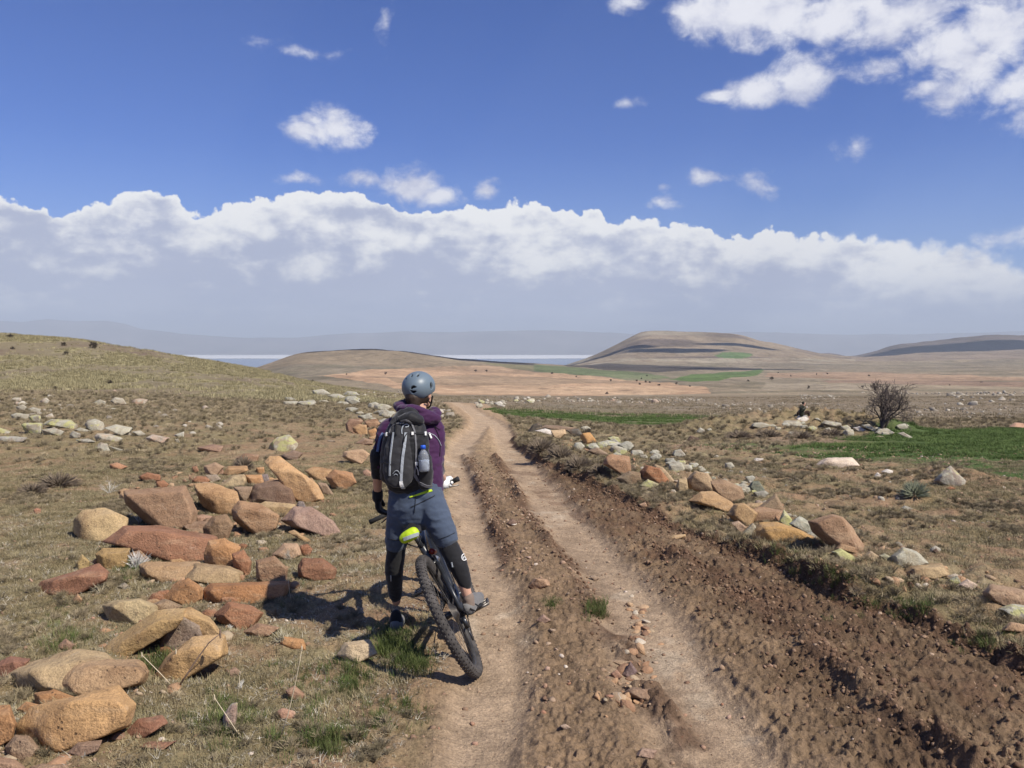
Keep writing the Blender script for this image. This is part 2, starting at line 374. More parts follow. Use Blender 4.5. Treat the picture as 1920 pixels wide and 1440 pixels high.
def pdist(P, line, signed=False):
    """distance from points (n,2) to a polyline, and signed side (right = positive, walking along the line)"""
    best = np.full(len(P), 1e9); side = np.zeros(len(P)); along = np.zeros(len(P)); acc = 0
    for a, b in zip(line[:-1], line[1:]):
        ab = b - a; l = np.hypot(*ab) + 1e-9; t = np.clip(((P - a) @ ab) / l**2, 0, 1); q = a + t[:, None] * ab
        d = np.hypot(*(P - q).T); s = np.sign(ab[1] * (P[:, 0] - a[0]) - ab[0] * (P[:, 1] - a[1]))
        w = d < best; best[w] = d[w]; side[w] = s[w]; along[w] = acc + t[w] * l; acc += l
    return (best * side if signed else best), along
def inpoly(x, y, poly):
    c = np.zeros(x.shape, bool); n = len(poly)
    for i in range(n):
        x1, y1 = poly[i]; x2, y2 = poly[(i + 1) % n]
        if y1 == y2: continue
        m = ((y1 > y) != (y2 > y)) & (x < (x2 - x1) * (y - y1) / (y2 - y1) + x1); c ^= m
    return c
TL = pline([(850, 1700), (880, 1500), (900, 1400), (922, 1262), (916, 1180), (898, 1100), (882, 1020), (868, 950), (858, 900), (856, 865), (866, 835), (885, 815), (902, 800), (900, 785), (884, 772), (866, 762), (852, 754)])
TR = pline([(1560, 1700), (1420, 1500), (1350, 1420), (1275, 1300), (1218, 1200), (1160, 1100), (1085, 1010), (1022, 935), (980, 880), (958, 845), (948, 820), (938, 803), (918, 788), (898, 777), (884, 768), (872, 759)])
BANK = pline([(930, 770), (955, 795), (966, 815), (970, 835), (1000, 858), (1060, 889), (1120, 920), (1200, 958), (1290, 1003), (1380, 1044), (1450, 1066), (1540, 1118), (1600, 1145), (1700, 1170), (1800, 1210), (1920, 1258), (2150, 1350), (2600, 1560)])[::-1]
RA = pline([(868, 850), (885, 880), (905, 930), (922, 980), (940, 1020), (955, 1060)])
RB = pline([(930, 860), (960, 905), (985, 955), (1015, 1000), (1060, 1040), (1092, 1078), (1112, 1140), (1160, 1200), (1195, 1270), (1240, 1330), (1285, 1385), (1330, 1450), (1400, 1560)])
RC = pline([(1240, 1040), (1330, 1090), (1420, 1150), (1500, 1212), (1570, 1270), (1650, 1335), (1720, 1390), (1800, 1450), (1950, 1560)])
MUDL = pline([(1010, 900), (1060, 945), (1150, 1015), (1230, 1095), (1300, 1180), (1400, 1270), (1480, 1350), (1560, 1440), (1700, 1600)])[::-1]
LEFT = pline([(760, 1700), (790, 1440), (815, 1330), (820, 1250), (835, 1180), (835, 1100), (830, 1020), (825, 950), (822, 880), (830, 840), (846, 815), (866, 800), (862, 785), (845, 772), (835, 760)])

YEND = px2g(868, 757)[1]
def near_fields(x, y):
    """masks that shape and colour the near ground"""
    P = np.stack([x, y], 1); f = {}
    w = .12 * fbm(P * 1.3, 3, 5)[:]
    dl, _ = pdist(P, TL); dr, _ = pdist(P, TR); dn = .5 + .5 * fbm(P * np.array([1.4, .5]), 3, 9)
    wid = .19 + .002 * y
    f['tl'] = 1 - sst(dl + w * .8, wid * .7, wid * 1.5 + .05); f['tr'] = 1 - sst(dr + w * .8, wid * .75, wid * 1.6 + .05)
    b, al = pdist(P, BANK, True); f['b'] = b + w * .7; f['al'] = al
    l, _ = pdist(P, LEFT, True); f['l'] = l + w * 1.2
    for k, ln in (('ra', RA), ('rb', RB), ('rc', RC)): f[k] = pdist(P, ln)[0] + w * .35
    f['mudl'] = pdist(P, MUDL, True)[0] + w * 1.6
    f['onroad'] = sst(f['l'], -.10, .22) * (1 - sst(f['b'], -.12, .12)) * (1 - sst(y, YEND, YEND + 5))
    return f
def detail_z(x, y, f=None):
    sh = x.shape; x = x.ravel(); y = y.ravel()
    if f is None: f = near_fields(x, y)
    P = np.stack([x, y], 1)
    far = 1 - sst(y, 30, 90)
    n05 = fbm(P * 1.1, 3, 21); n2 = fbm(P * 4.3, 3, 31); n8 = fbm(P * 13, 3, 41, .6); n20 = fbm(P * 34, 2, 51)
    road = f['onroad']; tracks = np.maximum(f['tl'], f['tr'])
    rid = 1 - np.abs(n8)
    z = .045 * n05 * (1 - road * .5)
    z += (1 - road) * (.030 * n2 + .016 * n8 + .007 * n20)
    z -= road * tracks * .036
    rough = road * (1 - tracks)
    mid = rough * (f['mudl'] < 0)
    mud = rough * sst(f['mudl'], -.05, .15)
    n45 = fbm(P * 70, 2, 55); z += rough * (.022 + .026 * n2 + .024 * (1 - 2 * np.abs(n8)) + .012 * n20 + .006 * n45 * (y < 9))
    z += road * tracks * (.006 * n2 + .004 * n8 + .0022 * n20)
    lump = np.maximum(fbm(P * 9, 2, 61), 0) ** 1.3
    z += mud * (.026 * lump + .020 * np.abs(n20) + .018 * n8)
    # ridge lines thrown up beside the ruts
    for k, h, wd in (('ra', .085, .065), ('rb', .105, .07), ('rc', .095, .075)):
        g = np.exp(-(f[k] / wd) ** 2); br = sst(fbm(P * 1.7, 2, ord(k[1])), -.35, .25)
        z += road * g * br * h * (.55 + .8 * np.abs(n8) + .6 * lump)
    # bank and the verge that it holds up
    hb = (.035 + .045 * sst(fbm(np.stack([f['al'] * .9, f['al'] * 0], 1), 2, 77), -.4, .4)) + .10 * np.exp(-((y - 6.3) / 1.3) ** 2) + .09 * np.exp(-((y - 13.5) / 3.5) ** 2)
    up = sst(f['b'] + .015 * n8 + .05 * n2 + .01 * n20, -.10, .05); fall = 1 - sst(f['b'], .5, 3.0) * .8
    z += up * fall * hb * (1 + .35 * n2) * (1 - sst(y, 28, 40))
    z += .03 * np.exp(-((f['l'] + .05) / .25) ** 2) * (1 + n2)
    # mounds: rubble banks
    for (mx, my, rx, ry, h) in MOUNDS:
        z += h * np.exp(-(((x - mx) / rx) ** 2 + ((y - my) / ry) ** 2)) * (1 + .25 * n2)
    z *= far
    z += (1 - far) * .12 * fbm(P * .25, 3, 91)
    r = np.hypot(x, y)
    z *= sst(r, .3, 1.5)
    return z.reshape(sh)
MOUNDS = []
for (mx, my, rx, ry, h) in [(1370, 815, 1.9, 1.5, .42), (1440, 812, 2.4, 1.5, .42), (1540, 812, 2.6, 1.6, .45), (1640, 815, 1.8, 1.2, .25), (1785, 897, .5, .5, .12)]:
    g = px2g(mx, my); MOUNDS.append((g[0], g[1], rx, ry, h))
def gz(x, y):
    x = np.atleast_1d(np.asarray(x, float)); y = np.atleast_1d(np.asarray(y, float))
    return base_z(x, y) + detail_z(x, y)

# colours -----------------------------------------------------------
def lerp(a, b, t): return a * (1 - t[:, None]) + np.asarray(b, float) * t[:, None]
def near_color(x, y, z, f):
    P = np.stack([x, y], 1); n = len(x)
    D = np.maximum(y, .5); px = CX + F * x / D; py = HY + F * (CZ - base_z(x, y)) / D
    pw = py + 2.5 * fbm(P * np.array([.35, .12]), 3, 88); pxw = px + 8 * fbm(P * .3, 3, 89)
    c = np.tile(np.array([.315, .22, .13]), (n, 1))
    g1 = fbm(P * np.array([.9, .55]), 4, 101, .6); g2 = fbm(P * 3.3, 4, 111, .65); g3 = fbm(P * np.array([.25, .12]), 3, 121)
    grass = sst(g1 * .5 + g2 * .6 + g3 * .35, -.27, .22)
    c = lerp(c, (.245, .205, .105), grass * .75)
    c = lerp(c, (.31, .265, .155), sst(g2 - g1, .1, .7) * .6)
    c = lerp(c, (.30, .16, .10), sst(fbm(P * 1.4, 3, 131), .2, .6) * .35)
    # stony strip on the right, pale earth
    st = sst(g1 + .6 * g3, .0, .5) * (px > 1250) * (pw > 835) * (pw < 1120)
    c = lerp(c, (.36, .25, .165), st * .7)
    # far plateau greys with distance
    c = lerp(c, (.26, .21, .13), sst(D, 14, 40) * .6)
    # left hill, dry yellow-green grass
    hill = sst(D, 40, 62) * (1 - sst(pxw, 560, 700))
    hp = fbm(P * np.array([.09, .05]), 4, 141, .6)
    c = lerp(c, (.235, .195, .12), hill * .9)
    c = lerp(c, (.38, .34, .20), hill * sst(hp + .55 * fbm(P * np.array([.5, .2]), 3, 142, .7), -.02, .45))
    c = lerp(c, (.19, .14, .10), hill * sst(-hp, .0, .28) * .9)
    strip = (pw > 738) & (pw < 750) & (px > 270) & (px < 640) & (D > 28)
    c = lerp(c, (.34, .31, .19), strip * sst(g2, -.4, .4) * .8)
    # green crops
    A = inpoly(pxw, pw, [(905, 769), (1000, 760), (1100, 760), (1250, 768), (1400, 778), (1520, 784), (1420, 797), (1300, 806), (1180, 796), (1050, 789), (960, 783)])
    B = inpoly(pxw, pw, [(1470, 846), (1560, 826), (1690, 812), (1760, 806), (1920, 804), (2300, 802), (2300, 930), (1920, 902), (1800, 884), (1680, 872), (1540, 862), (1440, 852)])
    B2 = inpoly(pxw, pw, [(1290, 838), (1420, 826), (1560, 830), (1530, 856), (1420, 850)])
    bare = sst(fbm(P * np.array([.35, .9]), 3, 151), .05, .45)
    rows_ = sst(fbm(P * np.array([.5, 3.0]), 2, 161), -.1, .5)
    green = np.array([.088, .135, .042])
    c = lerp(c, green, A * (1 - .45 * bare) * (.7 + .3 * (1 - rows_)))
    hole = inpoly(px, py, [(990, 768), (1030, 766), (1052, 770), (1020, 775), (990, 774)])
    c = lerp(c, (.24, .19, .12), hole * .8)
    pale = inpoly(pxw, pw, [(1000, 783), (1100, 785), (1290, 806), (1200, 806), (1080, 797)])
    c = lerp(c, (.25, .225, .12), pale * sst(g2, -.1, .4) * .4)
    c = lerp(c, green * .95, B * (1 - .35 * bare * sst(1700 - px, -60, 120))); c = lerp(c, green, B2 * .8 * (1 - bare))
    c = lerp(c, (.30, .21, .14), inpoly(pxw, pw, [(1400, 822), (1520, 824), (1640, 822), (1560, 832), (1430, 838)]) * .8)
    # moorland behind
    moor = sst(D, 44, 52) * sst(pxw, 700, 900)
    c = lerp(c, (.235, .185, .125), moor * .85)
    c = lerp(c, (.26, .225, .17), moor * sst(fbm(P * np.array([.25, .5]), 4, 171, .7), .05, .5) * .6)
    # road
    rd = f['onroad']; tr = np.maximum(f['tl'], f['tr'])
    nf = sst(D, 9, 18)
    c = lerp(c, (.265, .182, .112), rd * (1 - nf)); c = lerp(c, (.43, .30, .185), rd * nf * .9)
    mud = rd * sst(f['mudl'], -.1, .25) * (1 - sst(D, 11, 16))
    c = lerp(c, (.132, .086, .052), mud * sst(.4 + g2 * .8 + g1 * .5, -.2, .6) * .85)
    c = lerp(c, (.49, .36, .24), rd * tr * sst(.55 + .5 * g2, -.1, .5) * .85)
    c = lerp(c, (.57, .455, .325), rd * tr * sst(fbm(P * np.array([2.2, 1.6]), 4, 181, .7), .28, .6) * .7)
    for k, wd in (('ra', .10), ('rb', .12), ('rc', .13)):
        c = lerp(c, (.135, .082, .052), rd * np.exp(-(f[k] / wd) ** 2) * sst(g2, -.5, .2) * .9)
    # cut side of the bank, its shade painted into the earth colour
    bk = np.exp(-((f['b'] + .03) / .10) ** 2) * (1 - sst(D, 18, 26))
    c = lerp(c, (.115, .068, .042), bk * .9)
    cl = (f['b'] > -.75) & (f['b'] < -.05)
    c = lerp(c, (.18, .105, .066), cl * sst(g2, -.2, .3) * .5 * (1 - sst(D, 11, 16)))
    return np.clip(c * .86, .01, .9)

def ring_cols(n, half):
    a = np.linspace(-half, half, n); rest = 2 * math.pi - 2 * half
    m = 40; b = half + np.linspace(0, rest, m + 1)[1:-1]
    return np.concatenate([a, b])
def polar_sheet(name, radii, az, zfun, cfun, mat):
    R, A = np.meshgrid(radii, az, indexing='ij'); X = R * np.sin(A); Y = R * np.cos(A)
    # rows are depth rings in front (constant y) and round off behind
    sc = np.where(np.abs(A) < 1.0, 1 / np.cos(np.clip(A, -1, 1)), 1 / math.cos(1.0)); sc = np.where(np.abs(A) > 1.0, 1 / math.cos(1.0) , sc)
    X *= sc; Y *= sc
    x, y = X.ravel(), Y.ravel()
    z, c = zfun(x, y), None
    z, c = z if isinstance(z, tuple) else (z, None)
    nr, na = R.shape
    i, j = np.meshgrid(np.arange(nr - 1), np.arange(na), indexing='ij'); j2 = (j + 1) % na
    Fq = np.stack([i * na + j, i * na + j2, (i + 1) * na + j2, (i + 1) * na + j], -1).reshape(-1, 4)[:, ::-1]
    V = np.stack([x, y, z], 1)
    V = np.vstack([V, [[0, 0, float(z[:na].mean())]]])
    cc = np.vstack([c, c[:1]])
    o = mesh_np(name, V, Fq, mat, True, col=cc)
    return o, V
_ico = {}
def ico(n):
    if n in _ico: return _ico[n]
    import bmesh
    bm = bmesh.new(); bmesh.ops.create_icosphere(bm, subdivisions=n, radius=1)
    V = np.array([v.co[:] for v in bm.verts]); Fc = np.array([[v.index for v in f.verts] for f in bm.faces]); bm.free()
    _ico[n] = (V, Fc); return _ico[n]
# ------------------------------------------------------------------ ground sheets
M_GROUND = mat_ground(); M_FAR = mat_far()
def build_ground():
    rr = [0.02, .3, .8, 1.4, 2.0, 2.5, 3.0]
    while rr[-1] < 24: rr.append(rr[-1] * 1.0035)
    while rr[-1] < 140: rr.append(rr[-1] * 1.0075)
    az = ring_cols(840, math.radians(35.5))
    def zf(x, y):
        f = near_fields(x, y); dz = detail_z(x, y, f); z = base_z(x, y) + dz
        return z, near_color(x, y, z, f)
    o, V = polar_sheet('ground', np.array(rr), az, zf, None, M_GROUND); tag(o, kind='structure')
    return o
def far_color(x, y):
    n = len(x); P = np.stack([x, y], 1); D = np.maximum(y, 1.0)
    z = base_z(x, y); px = CX + F * x / D; py = HY + F * (CZ - z) / D
    a = 1.2 * fbm(P * .012, 3, 201); pw = py + a; xw = px + 12 * fbm(P * .006, 3, 202)
    c = np.tile(np.array([.20, .165, .115]), (n, 1))
    g = fbm(P * .004, 4, 203, .6); g2 = fbm(P * .02, 3, 204, .6)
    c = lerp(c, (.27, .215, .145), sst(g, -.1, .4) * .7); c = lerp(c, (.14, .125, .08), sst(g2, .1, .5) * .6)
    def poly(pts, col, k=1.): 
        nonlocal c; c = lerp(c, col, inpoly(xw, pw, pts) * k)
    near = (D > 120) & (D < 1300)
    # ploughed fields
    poly([(600, 707), (640, 700), (700, 694), (830, 688), (940, 687), (1000, 698), (1120, 706), (1220, 714), (1330, 728), (1340, 737), (1000, 744), (840, 744), (760, 728), (690, 716), (640, 712)], (.40, .265, .165), .95)
    poly([(855, 690), (905, 685), (968, 690), (960, 698), (870, 698)], (.50, .33, .21))
    poly([(690, 709), (900, 705), (1150, 711), (1230, 717), (1000, 721), (900, 726), (780, 722)], (.25, .185, .12), .75)
    poly([(830, 728), (1000, 722), (1180, 722), (1290, 733), (1100, 738), (900, 738)], (.43, .30, .19), .8)
    poly([(900, 678), (1000, 681), (1110, 690), (1230, 701), (1260, 708), (1180, 709), (1060, 702), (960, 692)], (.105, .135, .06), .85)
    poly([(1035, 676), (1100, 678), (1200, 684), (1300, 687), (1425, 690), (1425, 694), (1330, 694), (1220, 697), (1130, 691), (1060, 684)], (.055, .048, .045), .9)  # no field: dark strip of cloud shade painted along the low ridge
    poly([(1255, 711), (1300, 702), (1360, 697), (1430, 693), (1424, 703), (1370, 710), (1310, 716)], (.085, .14, .04), .9)
    poly([(1130, 700), (1250, 704), (1240, 712), (1160, 710)], (.16, .17, .09), .6)
    poly([(1440, 699), (1600, 697), (1800, 704), (1960, 708), (1960, 716), (1700, 714), (1520, 708), (1440, 708)], (.32, .215, .14), .8)
    poly([(1500, 712), (1620, 710), (1800, 716), (2000, 720), (2000, 727), (1740, 724), (1560, 720)], (.23, .155, .11), .8)
    poly([(1430, 718), (1560, 722), (1680, 728), (1560, 732), (1430, 730)], (.30, .25, .18), .6)
    # mesa and its foot
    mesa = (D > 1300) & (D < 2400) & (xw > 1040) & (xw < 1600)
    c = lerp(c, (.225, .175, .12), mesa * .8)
    c = lerp(c, (.115, .09, .075), mesa * sst(fbm(P * np.array([.004, .006]), 3, 211), .0, .3) * (py < 672) * .8)  # cloud shade painted as dark patches on the upper slopes
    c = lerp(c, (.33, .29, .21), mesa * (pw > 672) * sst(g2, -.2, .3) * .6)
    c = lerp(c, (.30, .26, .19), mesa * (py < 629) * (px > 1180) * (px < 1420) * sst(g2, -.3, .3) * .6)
    e = ((px - 1378) / 34) ** 2 + ((py - 667) / 6.5) ** 2
    c = lerp(c, (.085, .15, .05), ((e + .5 * g2) < 1) * (D > 900) * .85)
    c = lerp(c, (.21, .16, .125), (D > 1500) * (D < 2300) * (xw > 1600) * .6)
    # cloud shade painted dark into the colour of the further crests
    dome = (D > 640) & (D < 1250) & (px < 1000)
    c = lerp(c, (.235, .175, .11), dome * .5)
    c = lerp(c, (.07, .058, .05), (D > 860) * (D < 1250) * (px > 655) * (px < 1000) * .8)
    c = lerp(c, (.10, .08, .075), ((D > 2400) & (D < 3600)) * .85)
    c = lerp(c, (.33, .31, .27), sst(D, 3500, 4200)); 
    return np.clip(c * 1.12, .01, .9)
def build_far():
    rr = [118., 121., 124., 127.]
    while rr[-1] < 3900: rr.append(rr[-1] * 1.0085)
    while rr[-1] < 27000: rr.append(rr[-1] * 1.06)
    az = ring_cols(620, math.radians(36))
    def zf(x, y):
        P = np.stack([x, y], 1); r = np.hypot(x, y)
        z = base_z(x, y) + sst(r, 140, 260) * (1.6 * fbm(P * .012, 4, 221) + .5 * fbm(P * .06, 3, 222)) * (1 - sst(r, 3300, 3900))
        # cliff edge and gullies of the table hill
        D = np.maximum(y, 1); px = CX + F * x / D
        z += (D > 1400) * (D < 3400) * 5.0 * (np.abs(fbm(P * .006, 4, 223, .6)) - .3) * (px > 1000)
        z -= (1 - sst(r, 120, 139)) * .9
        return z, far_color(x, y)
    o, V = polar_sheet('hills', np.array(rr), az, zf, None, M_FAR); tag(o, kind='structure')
    return o
ground = build_ground(); hills = build_far()

def sheet(name, x0, x1, y0, y1, z, mat, wob=300, s=0):
    n = 60; t = np.linspace(0, 1, n)
    xs = np.concatenate([x0 + (x1 - x0) * t, x1 - (x1 - x0) * t])
    ys = np.concatenate([np.full(n, y0), np.full(n, y1)]) + wob * fbm(np.stack([xs * .0006, np.repeat([0, 5], n)], 1), 3, s)
    V = np.stack([xs, ys, np.full(2 * n, z)], 1); return tag(mesh_np(name, V, [tuple(range(2 * n))], mat, False), kind='structure')
tw = NT('lake_water'); M_WATER = tw.fin((.10, .15, .24), .25, tw.bump(tw.noise(.02, 4, .6, tw.world()), .15, 1.), spec=.5)
M_SALT = m_plain('salt_flat_white', (.78, .77, .74), .9, var=.06, nscale=.002)
sheet('water', -9000, 1000, 4700, 8600, -117, M_WATER, 250, 3)
sheet('salt_flat', -12000, 1500, 8200, 12000, -114, M_SALT, 500, 4)

def build_mountains():
    prof = [(-1200, 585), (-300, 604), (0, 601), (40, 603), (90, 597), (140, 602), (200, 600), (235, 606), (262, 615), (320, 622), (400, 630), (470, 633), (560, 632), (620, 627), (680, 624), (760, 621), (860, 622), (960, 619),
            (1040, 618), (1120, 622), (1200, 626), (1400, 622), (1600, 627), (1800, 624), (2000, 618), (3200, 600)]
    a = np.array(prof, float); D0 = 13600.
    px = np.linspace(-1500, 3500, 900); crest = np.interp(px, a[:, 0], a[:, 1])
    u = (px - CX) / F; X0 = u * D0
    crest = crest + 1.6 * fbm(np.stack([px * .02, px * 0], 1), 4, 301, .6)
    h = CZ - (crest - HY) / F * D0 + 120
    rows_ = np.array([-1900, -1500, -1100, -800, -450, -200, 0, 300, 900, 1800]); sh = np.array([0, .10, .25, .48, .74, .9, 1, .85, .5, 0])
    V = []; 
    for r, s in zip(rows_, sh):
        xx = u * (D0 + r); P = np.stack([xx * .0009, np.full_like(xx, r * .0018)], 1)
        z = -125 + h * s * (1 + (.28 * fbm(P, 4, 302, .6) if 0 < s < 1 else 0))
        V.append(np.stack([xx, np.full_like(xx, D0 + r), z], 1))
    V = np.concatenate(V); n = len(px); R = len(rows_)
    i, j = np.meshgrid(np.arange(R - 1), np.arange(n - 1), indexing='ij')
    Fq = np.stack([i*n+j, i*n+j+1, (i+1)*n+j+1, (i+1)*n+j], -1).reshape(-1, 4)
    tag(mesh_np('mountains', V, Fq, m_plain('mountain_rock', (.16, .14, .13), .9, var=.3, nscale=.0015), True), kind='structure')
build_mountains()

def build_haze():
    b = [(-52000, -52000, -129), (52000, 52000, 560)]
    (x0, y0, z0), (x1, y1, z1) = b
    V = [(x, y, z) for z in (z0, z1) for y in (y0, y1) for x in (x0, x1)]
    Fc = [(0, 2, 3, 1), (4, 5, 7, 6), (0, 1, 5, 4), (2, 6, 7, 3), (0, 4, 6, 2), (1, 3, 7, 5)]
    m = bpy.data.materials.new('air'); m.use_nodes = True; N = m.node_tree.nodes; N.clear()
    v = N.new('ShaderNodeVolumePrincipled'); v.inputs['Color'].default_value = (.80, .90, 1.0, 1)
    v.inputs['Density'].default_value = HAZE; v.inputs['Anisotropy'].default_value = .0
    o = N.new('ShaderNodeOutputMaterial'); m.node_tree.links.new(v.outputs[0], o.inputs['Volume'])
    tag(mesh_np('haze', np.array(V, float), Fc, m, False), kind='stuff')
HAZE = 1.25e-4
if not globals().get('NOHAZE'): build_haze()

# clouds high outside the picture whose shade falls on the far hills
def build_clouds():
    m = m_plain('cloud_white', (.85, .85, .87), 1., var=.03, nscale=.002)
    for i, (x, y, rx, ry) in enumerate([(-100, 925, 130, 60), (180, 1000, 190, 42), (190, 1610, 75, 60), (300, 1500, 85, 45), (440, 1640, 80, 26), (1500, 2700, 430, 110), (620, 3200, 260, 200), (-500, 1500, 200, 120)]):
        V, Fc = ico(4); q = V * np.array([rx, ry, 40.]); q = q * (1 + .28 * fbm(V * 2.2 + i * 9, 4, 71, .6))[:, None]; q[:, 2] = np.maximum(q[:, 2], -22)
        o = mesh_np('cloud', q, Fc, m, True); h = 1320.; o.location = (x + SUN.x / SUN.z * h, y + SUN.y / SUN.z * h, h); tag(o, kind='structure')
build_clouds()
# ------------------------------------------------------------------ stones
def facet(q, planes):
    for n, d in planes:
        s = q @ n; lim = d * np.max(s); k = s > lim; q[k] -= np.outer(s[k] - lim, n)
    return q
def unit(v): v = np.asarray(v, float); return v / np.linalg.norm(v)
GL = 'tumbled sandstone blocks left of the track'
STONES = []
ROUND = {1, 78, 233, 106, 42, 283}
def block(P, c, Dc, t, r, s, fine, strong=False):
    """chipped block: hull of the outline, an inset near face and an inset far face, then broken up and worn"""
    import bmesh
    bm = bmesh.new(); Q = P - c; hw = (P[:, 0].max() - P[:, 0].min()) / 2; hh = (P[:, 1].max() - P[:, 1].min()) / 2
    def put(x, y, d): Y = Dc + d - y / max(2 * hh, 1) * t * .7; bm.verts.new(((c[0] + x - CX) / F * Y, Y, -(c[1] + y - HY) / F * Y))
    for q in Q: put(q[0], q[1], t * r.uniform(-.12, .25))
    il, it, ir = r.uniform(.22, .60), r.uniform(.25, .58), r.uniform(.02, .25); ov = r.uniform(.2, .9)
    rec = r.uniform(0, .55)
    if strong: il, it, ir, ov, rec = .50, .12, .30, .3, 1.05
    for q in Q:
        yn = q[1] / max(hh, 1); x = q[0] * (1 - (il * (1 + ov * yn) / (1 + .3 * ov) if q[0] < 0 else ir)); y = q[1] * (1 - it) if q[1] < 0 else q[1]
        x += hw * (il - ir) * .25 * (1 - abs(q[0]) / max(hw, 1)); put(x + r.normal(0, .03) * hw, y + r.normal(0, .04) * hh, -t * r.uniform(.75, 1.0) * (1 - rec * max(0, yn * .8 + .2) * (1 if q[0] < .25 * hw else .25)))
        put(q[0] * .72, q[1] * .75, t * r.uniform(.7, 1.))
    res = bmesh.ops.convex_hull(bm, input=bm.verts); bmesh.ops.delete(bm, geom=list({g for g in res['geom_interior'] + res['geom_unused'] if isinstance(g, bmesh.types.BMVert) and g.is_valid}), context='VERTS')
    bmesh.ops.dissolve_limit(bm, angle_limit=math.radians(14), verts=bm.verts, edges=bm.edges); bmesh.ops.triangulate(bm, faces=bm.faces)
    el = s / fine
    for k in range(3):
        e = [x for x in bm.edges if x.calc_length() > el * (2 ** (2 - k))]
        if e: bmesh.ops.subdivide_edges(bm, edges=e, cuts=1 if k else 2); bmesh.ops.triangulate(bm, faces=[f for f in bm.faces if len(f.verts) > 3])
    e = [x for x in bm.edges if x.calc_length() > el * 1.3]
    if e: bmesh.ops.subdivide_edges(bm, edges=e, cuts=1); bmesh.ops.triangulate(bm, faces=[f for f in bm.faces if len(f.verts) > 3])
    for _ in range(1): bmesh.ops.smooth_vert(bm, verts=bm.verts, factor=.4, use_axis_x=True, use_axis_y=True, use_axis_z=True)
    bmesh.ops.recalc_face_normals(bm, faces=bm.faces); bm.verts.index_update()
    V = np.array([v.co[:] for v in bm.verts]); Fc = np.array([[v.index for v in f.verts] for f in bm.faces]); bm.free(); return V, Fc
def stone(pts, label, color, tr=None, thick=.62, seed=0, mat=None, sub=4, group=None, top=.80, cat='stone', name='stone', planes=None, yb=None, lift=0):
    """one stone whose visible outline runs through the photo pixels PTS, standing at its own distance with real thickness"""
    P = np.array(pts, float); P = P.mean(0) + (P - P.mean(0)) * (1.15 if group == GL else 1.17 if group == 'fieldstone bank right of the track' else 1.06)
    if tr: P = np.array([tr[0], tr[1]]) + P / tr[2]
    r = np.random.default_rng(seed * 13 + int(P[:, 0].sum()) % 9973)
    x0, x1 = P[:, 0].min(), P[:, 0].max(); y0, y1 = P[:, 1].min(), P[:, 1].max()
    c = np.array([(x0 + x1) / 2, (y0 + y1) / 2])
    color = tuple(x * .95 for x in color); color = (color[0], color[1] * (1.10 if group and group.startswith('fieldstone') and color[0] < .42 else 1), color[2]); color = (color[0], color[1] * (1.06 if color[0] > 1.72 * color[1] else 1), color[2])
    base = px2g(c[0], (yb or y1) - .06 * (y1 - y0), gzs); D0 = base[1]
    w = (x1 - x0) / F * D0; h = (y1 - y0) / F * D0; t = thick * .5 * max(w * .75, h)
    Dc = D0 + t * .55
    if seed not in ROUND:
        t = .42 * w if planes else min(max(t, .30 * w), .75 * h + .08 * w); q, Fc = block(P, c, D0 + t * .95, t, r, max(w, h), 22 if w / D0 * F > 60 else 14 if w / D0 * F > 26 else 7, planes is not None)
        ctr = q.mean(0); q = q - ctr; s = max(w, h); nn = unit_rows(q); o3 = r.uniform(0, 50, 3); a3 = q / s + o3
        q += nn * (s * (.012 * fbm(a3 * 2.5, 3, 3) - .030 * np.maximum(0, np.abs(fbm(a3 * 4, 2, 4)) - .25) + .012 * fbm(a3 * 9, 3, 5) + .005 * fbm(a3 * 26, 2, 6)))[:, None]
        o = mesh_np(name, q, Fc, mat or M_ROCK, True); o.location = ctr + np.array([0, 0, CZ + lift]); o.color = tuple(color) + (1,)
        tag(o, label, cat, group); STONES.append((o.location[0], o.location[1], w * .5, t)); return o
    V, Fc = ico(sub); V = V.copy()
    rho = np.hypot(V[:, 0], V[:, 2]); th = np.arctan2(V[:, 2], V[:, 0])
    # outline radius for every direction
    Q = P - c; Q[:, 1] *= -1; n = len(Q); R = np.zeros(len(V)); dx, dz = np.cos(th), np.sin(th)
    for i in range(n):
        a, b = Q[i], Q[(i + 1) % n]; e = b - a; det = dx * e[1] - dz * e[0]
        with np.errstate(all='ignore'):
            tt = (a[0] * e[1] - a[1] * e[0]) / det; s = (a[0] * dz - a[1] * dx) / det
        ok = (np.abs(det) > 1e-9) & (tt > 0) & (s >= -1e-6) & (s <= 1 + 1e-6); R = np.where(ok, np.maximum(R, tt), R)
    R[R == 0] = np.median(R[R > 0])
    p = 4.5; dep = V[:, 1]; k = (rho ** p + np.abs(dep) ** p) ** (-1 / p); rr = rho * k; dd = dep * k
    upx = c[0] + dx * R * rr; upy = c[1] - dz * R * rr
    Y = Dc + t * dd * (1 + .12 * np.sin(th * 2 + seed))
    # the upper part of a stone lies further back than its foot
    Y = Y + (c[1] - upy) / max(y1 - y0, 1) * t * .8
    q = np.stack([(upx - CX) / F * Y, Y, -(upy - HY) / F * Y], 1)
    ctr = q.mean(0); q -= ctr
    side = r.uniform(-.25, .25)
    pl = [(unit((side * .6, -.50 + r.uniform(-.12, .1), .86)), r.uniform(.58, .76) * top / .8), (unit((.22 + side, -.93, .22 + r.uniform(-.1, .15))), r.uniform(.56, .72)), (unit((-.74, -.66 + r.uniform(-.12, .1), .06)), r.uniform(.50, .72)), (unit((.66, -.62, .35)), r.uniform(.68, .86))]

    for _ in range(4): pl.append((unit(r.normal(size=3) * (1, 1.3, 1)), r.uniform(.90, .97)))
    for _ in range(4): pl.append((unit((r.uniform(-.8, .8), -.75, r.uniform(-.3, .95))), r.uniform(.76, .90)))
    q = facet(q, pl)
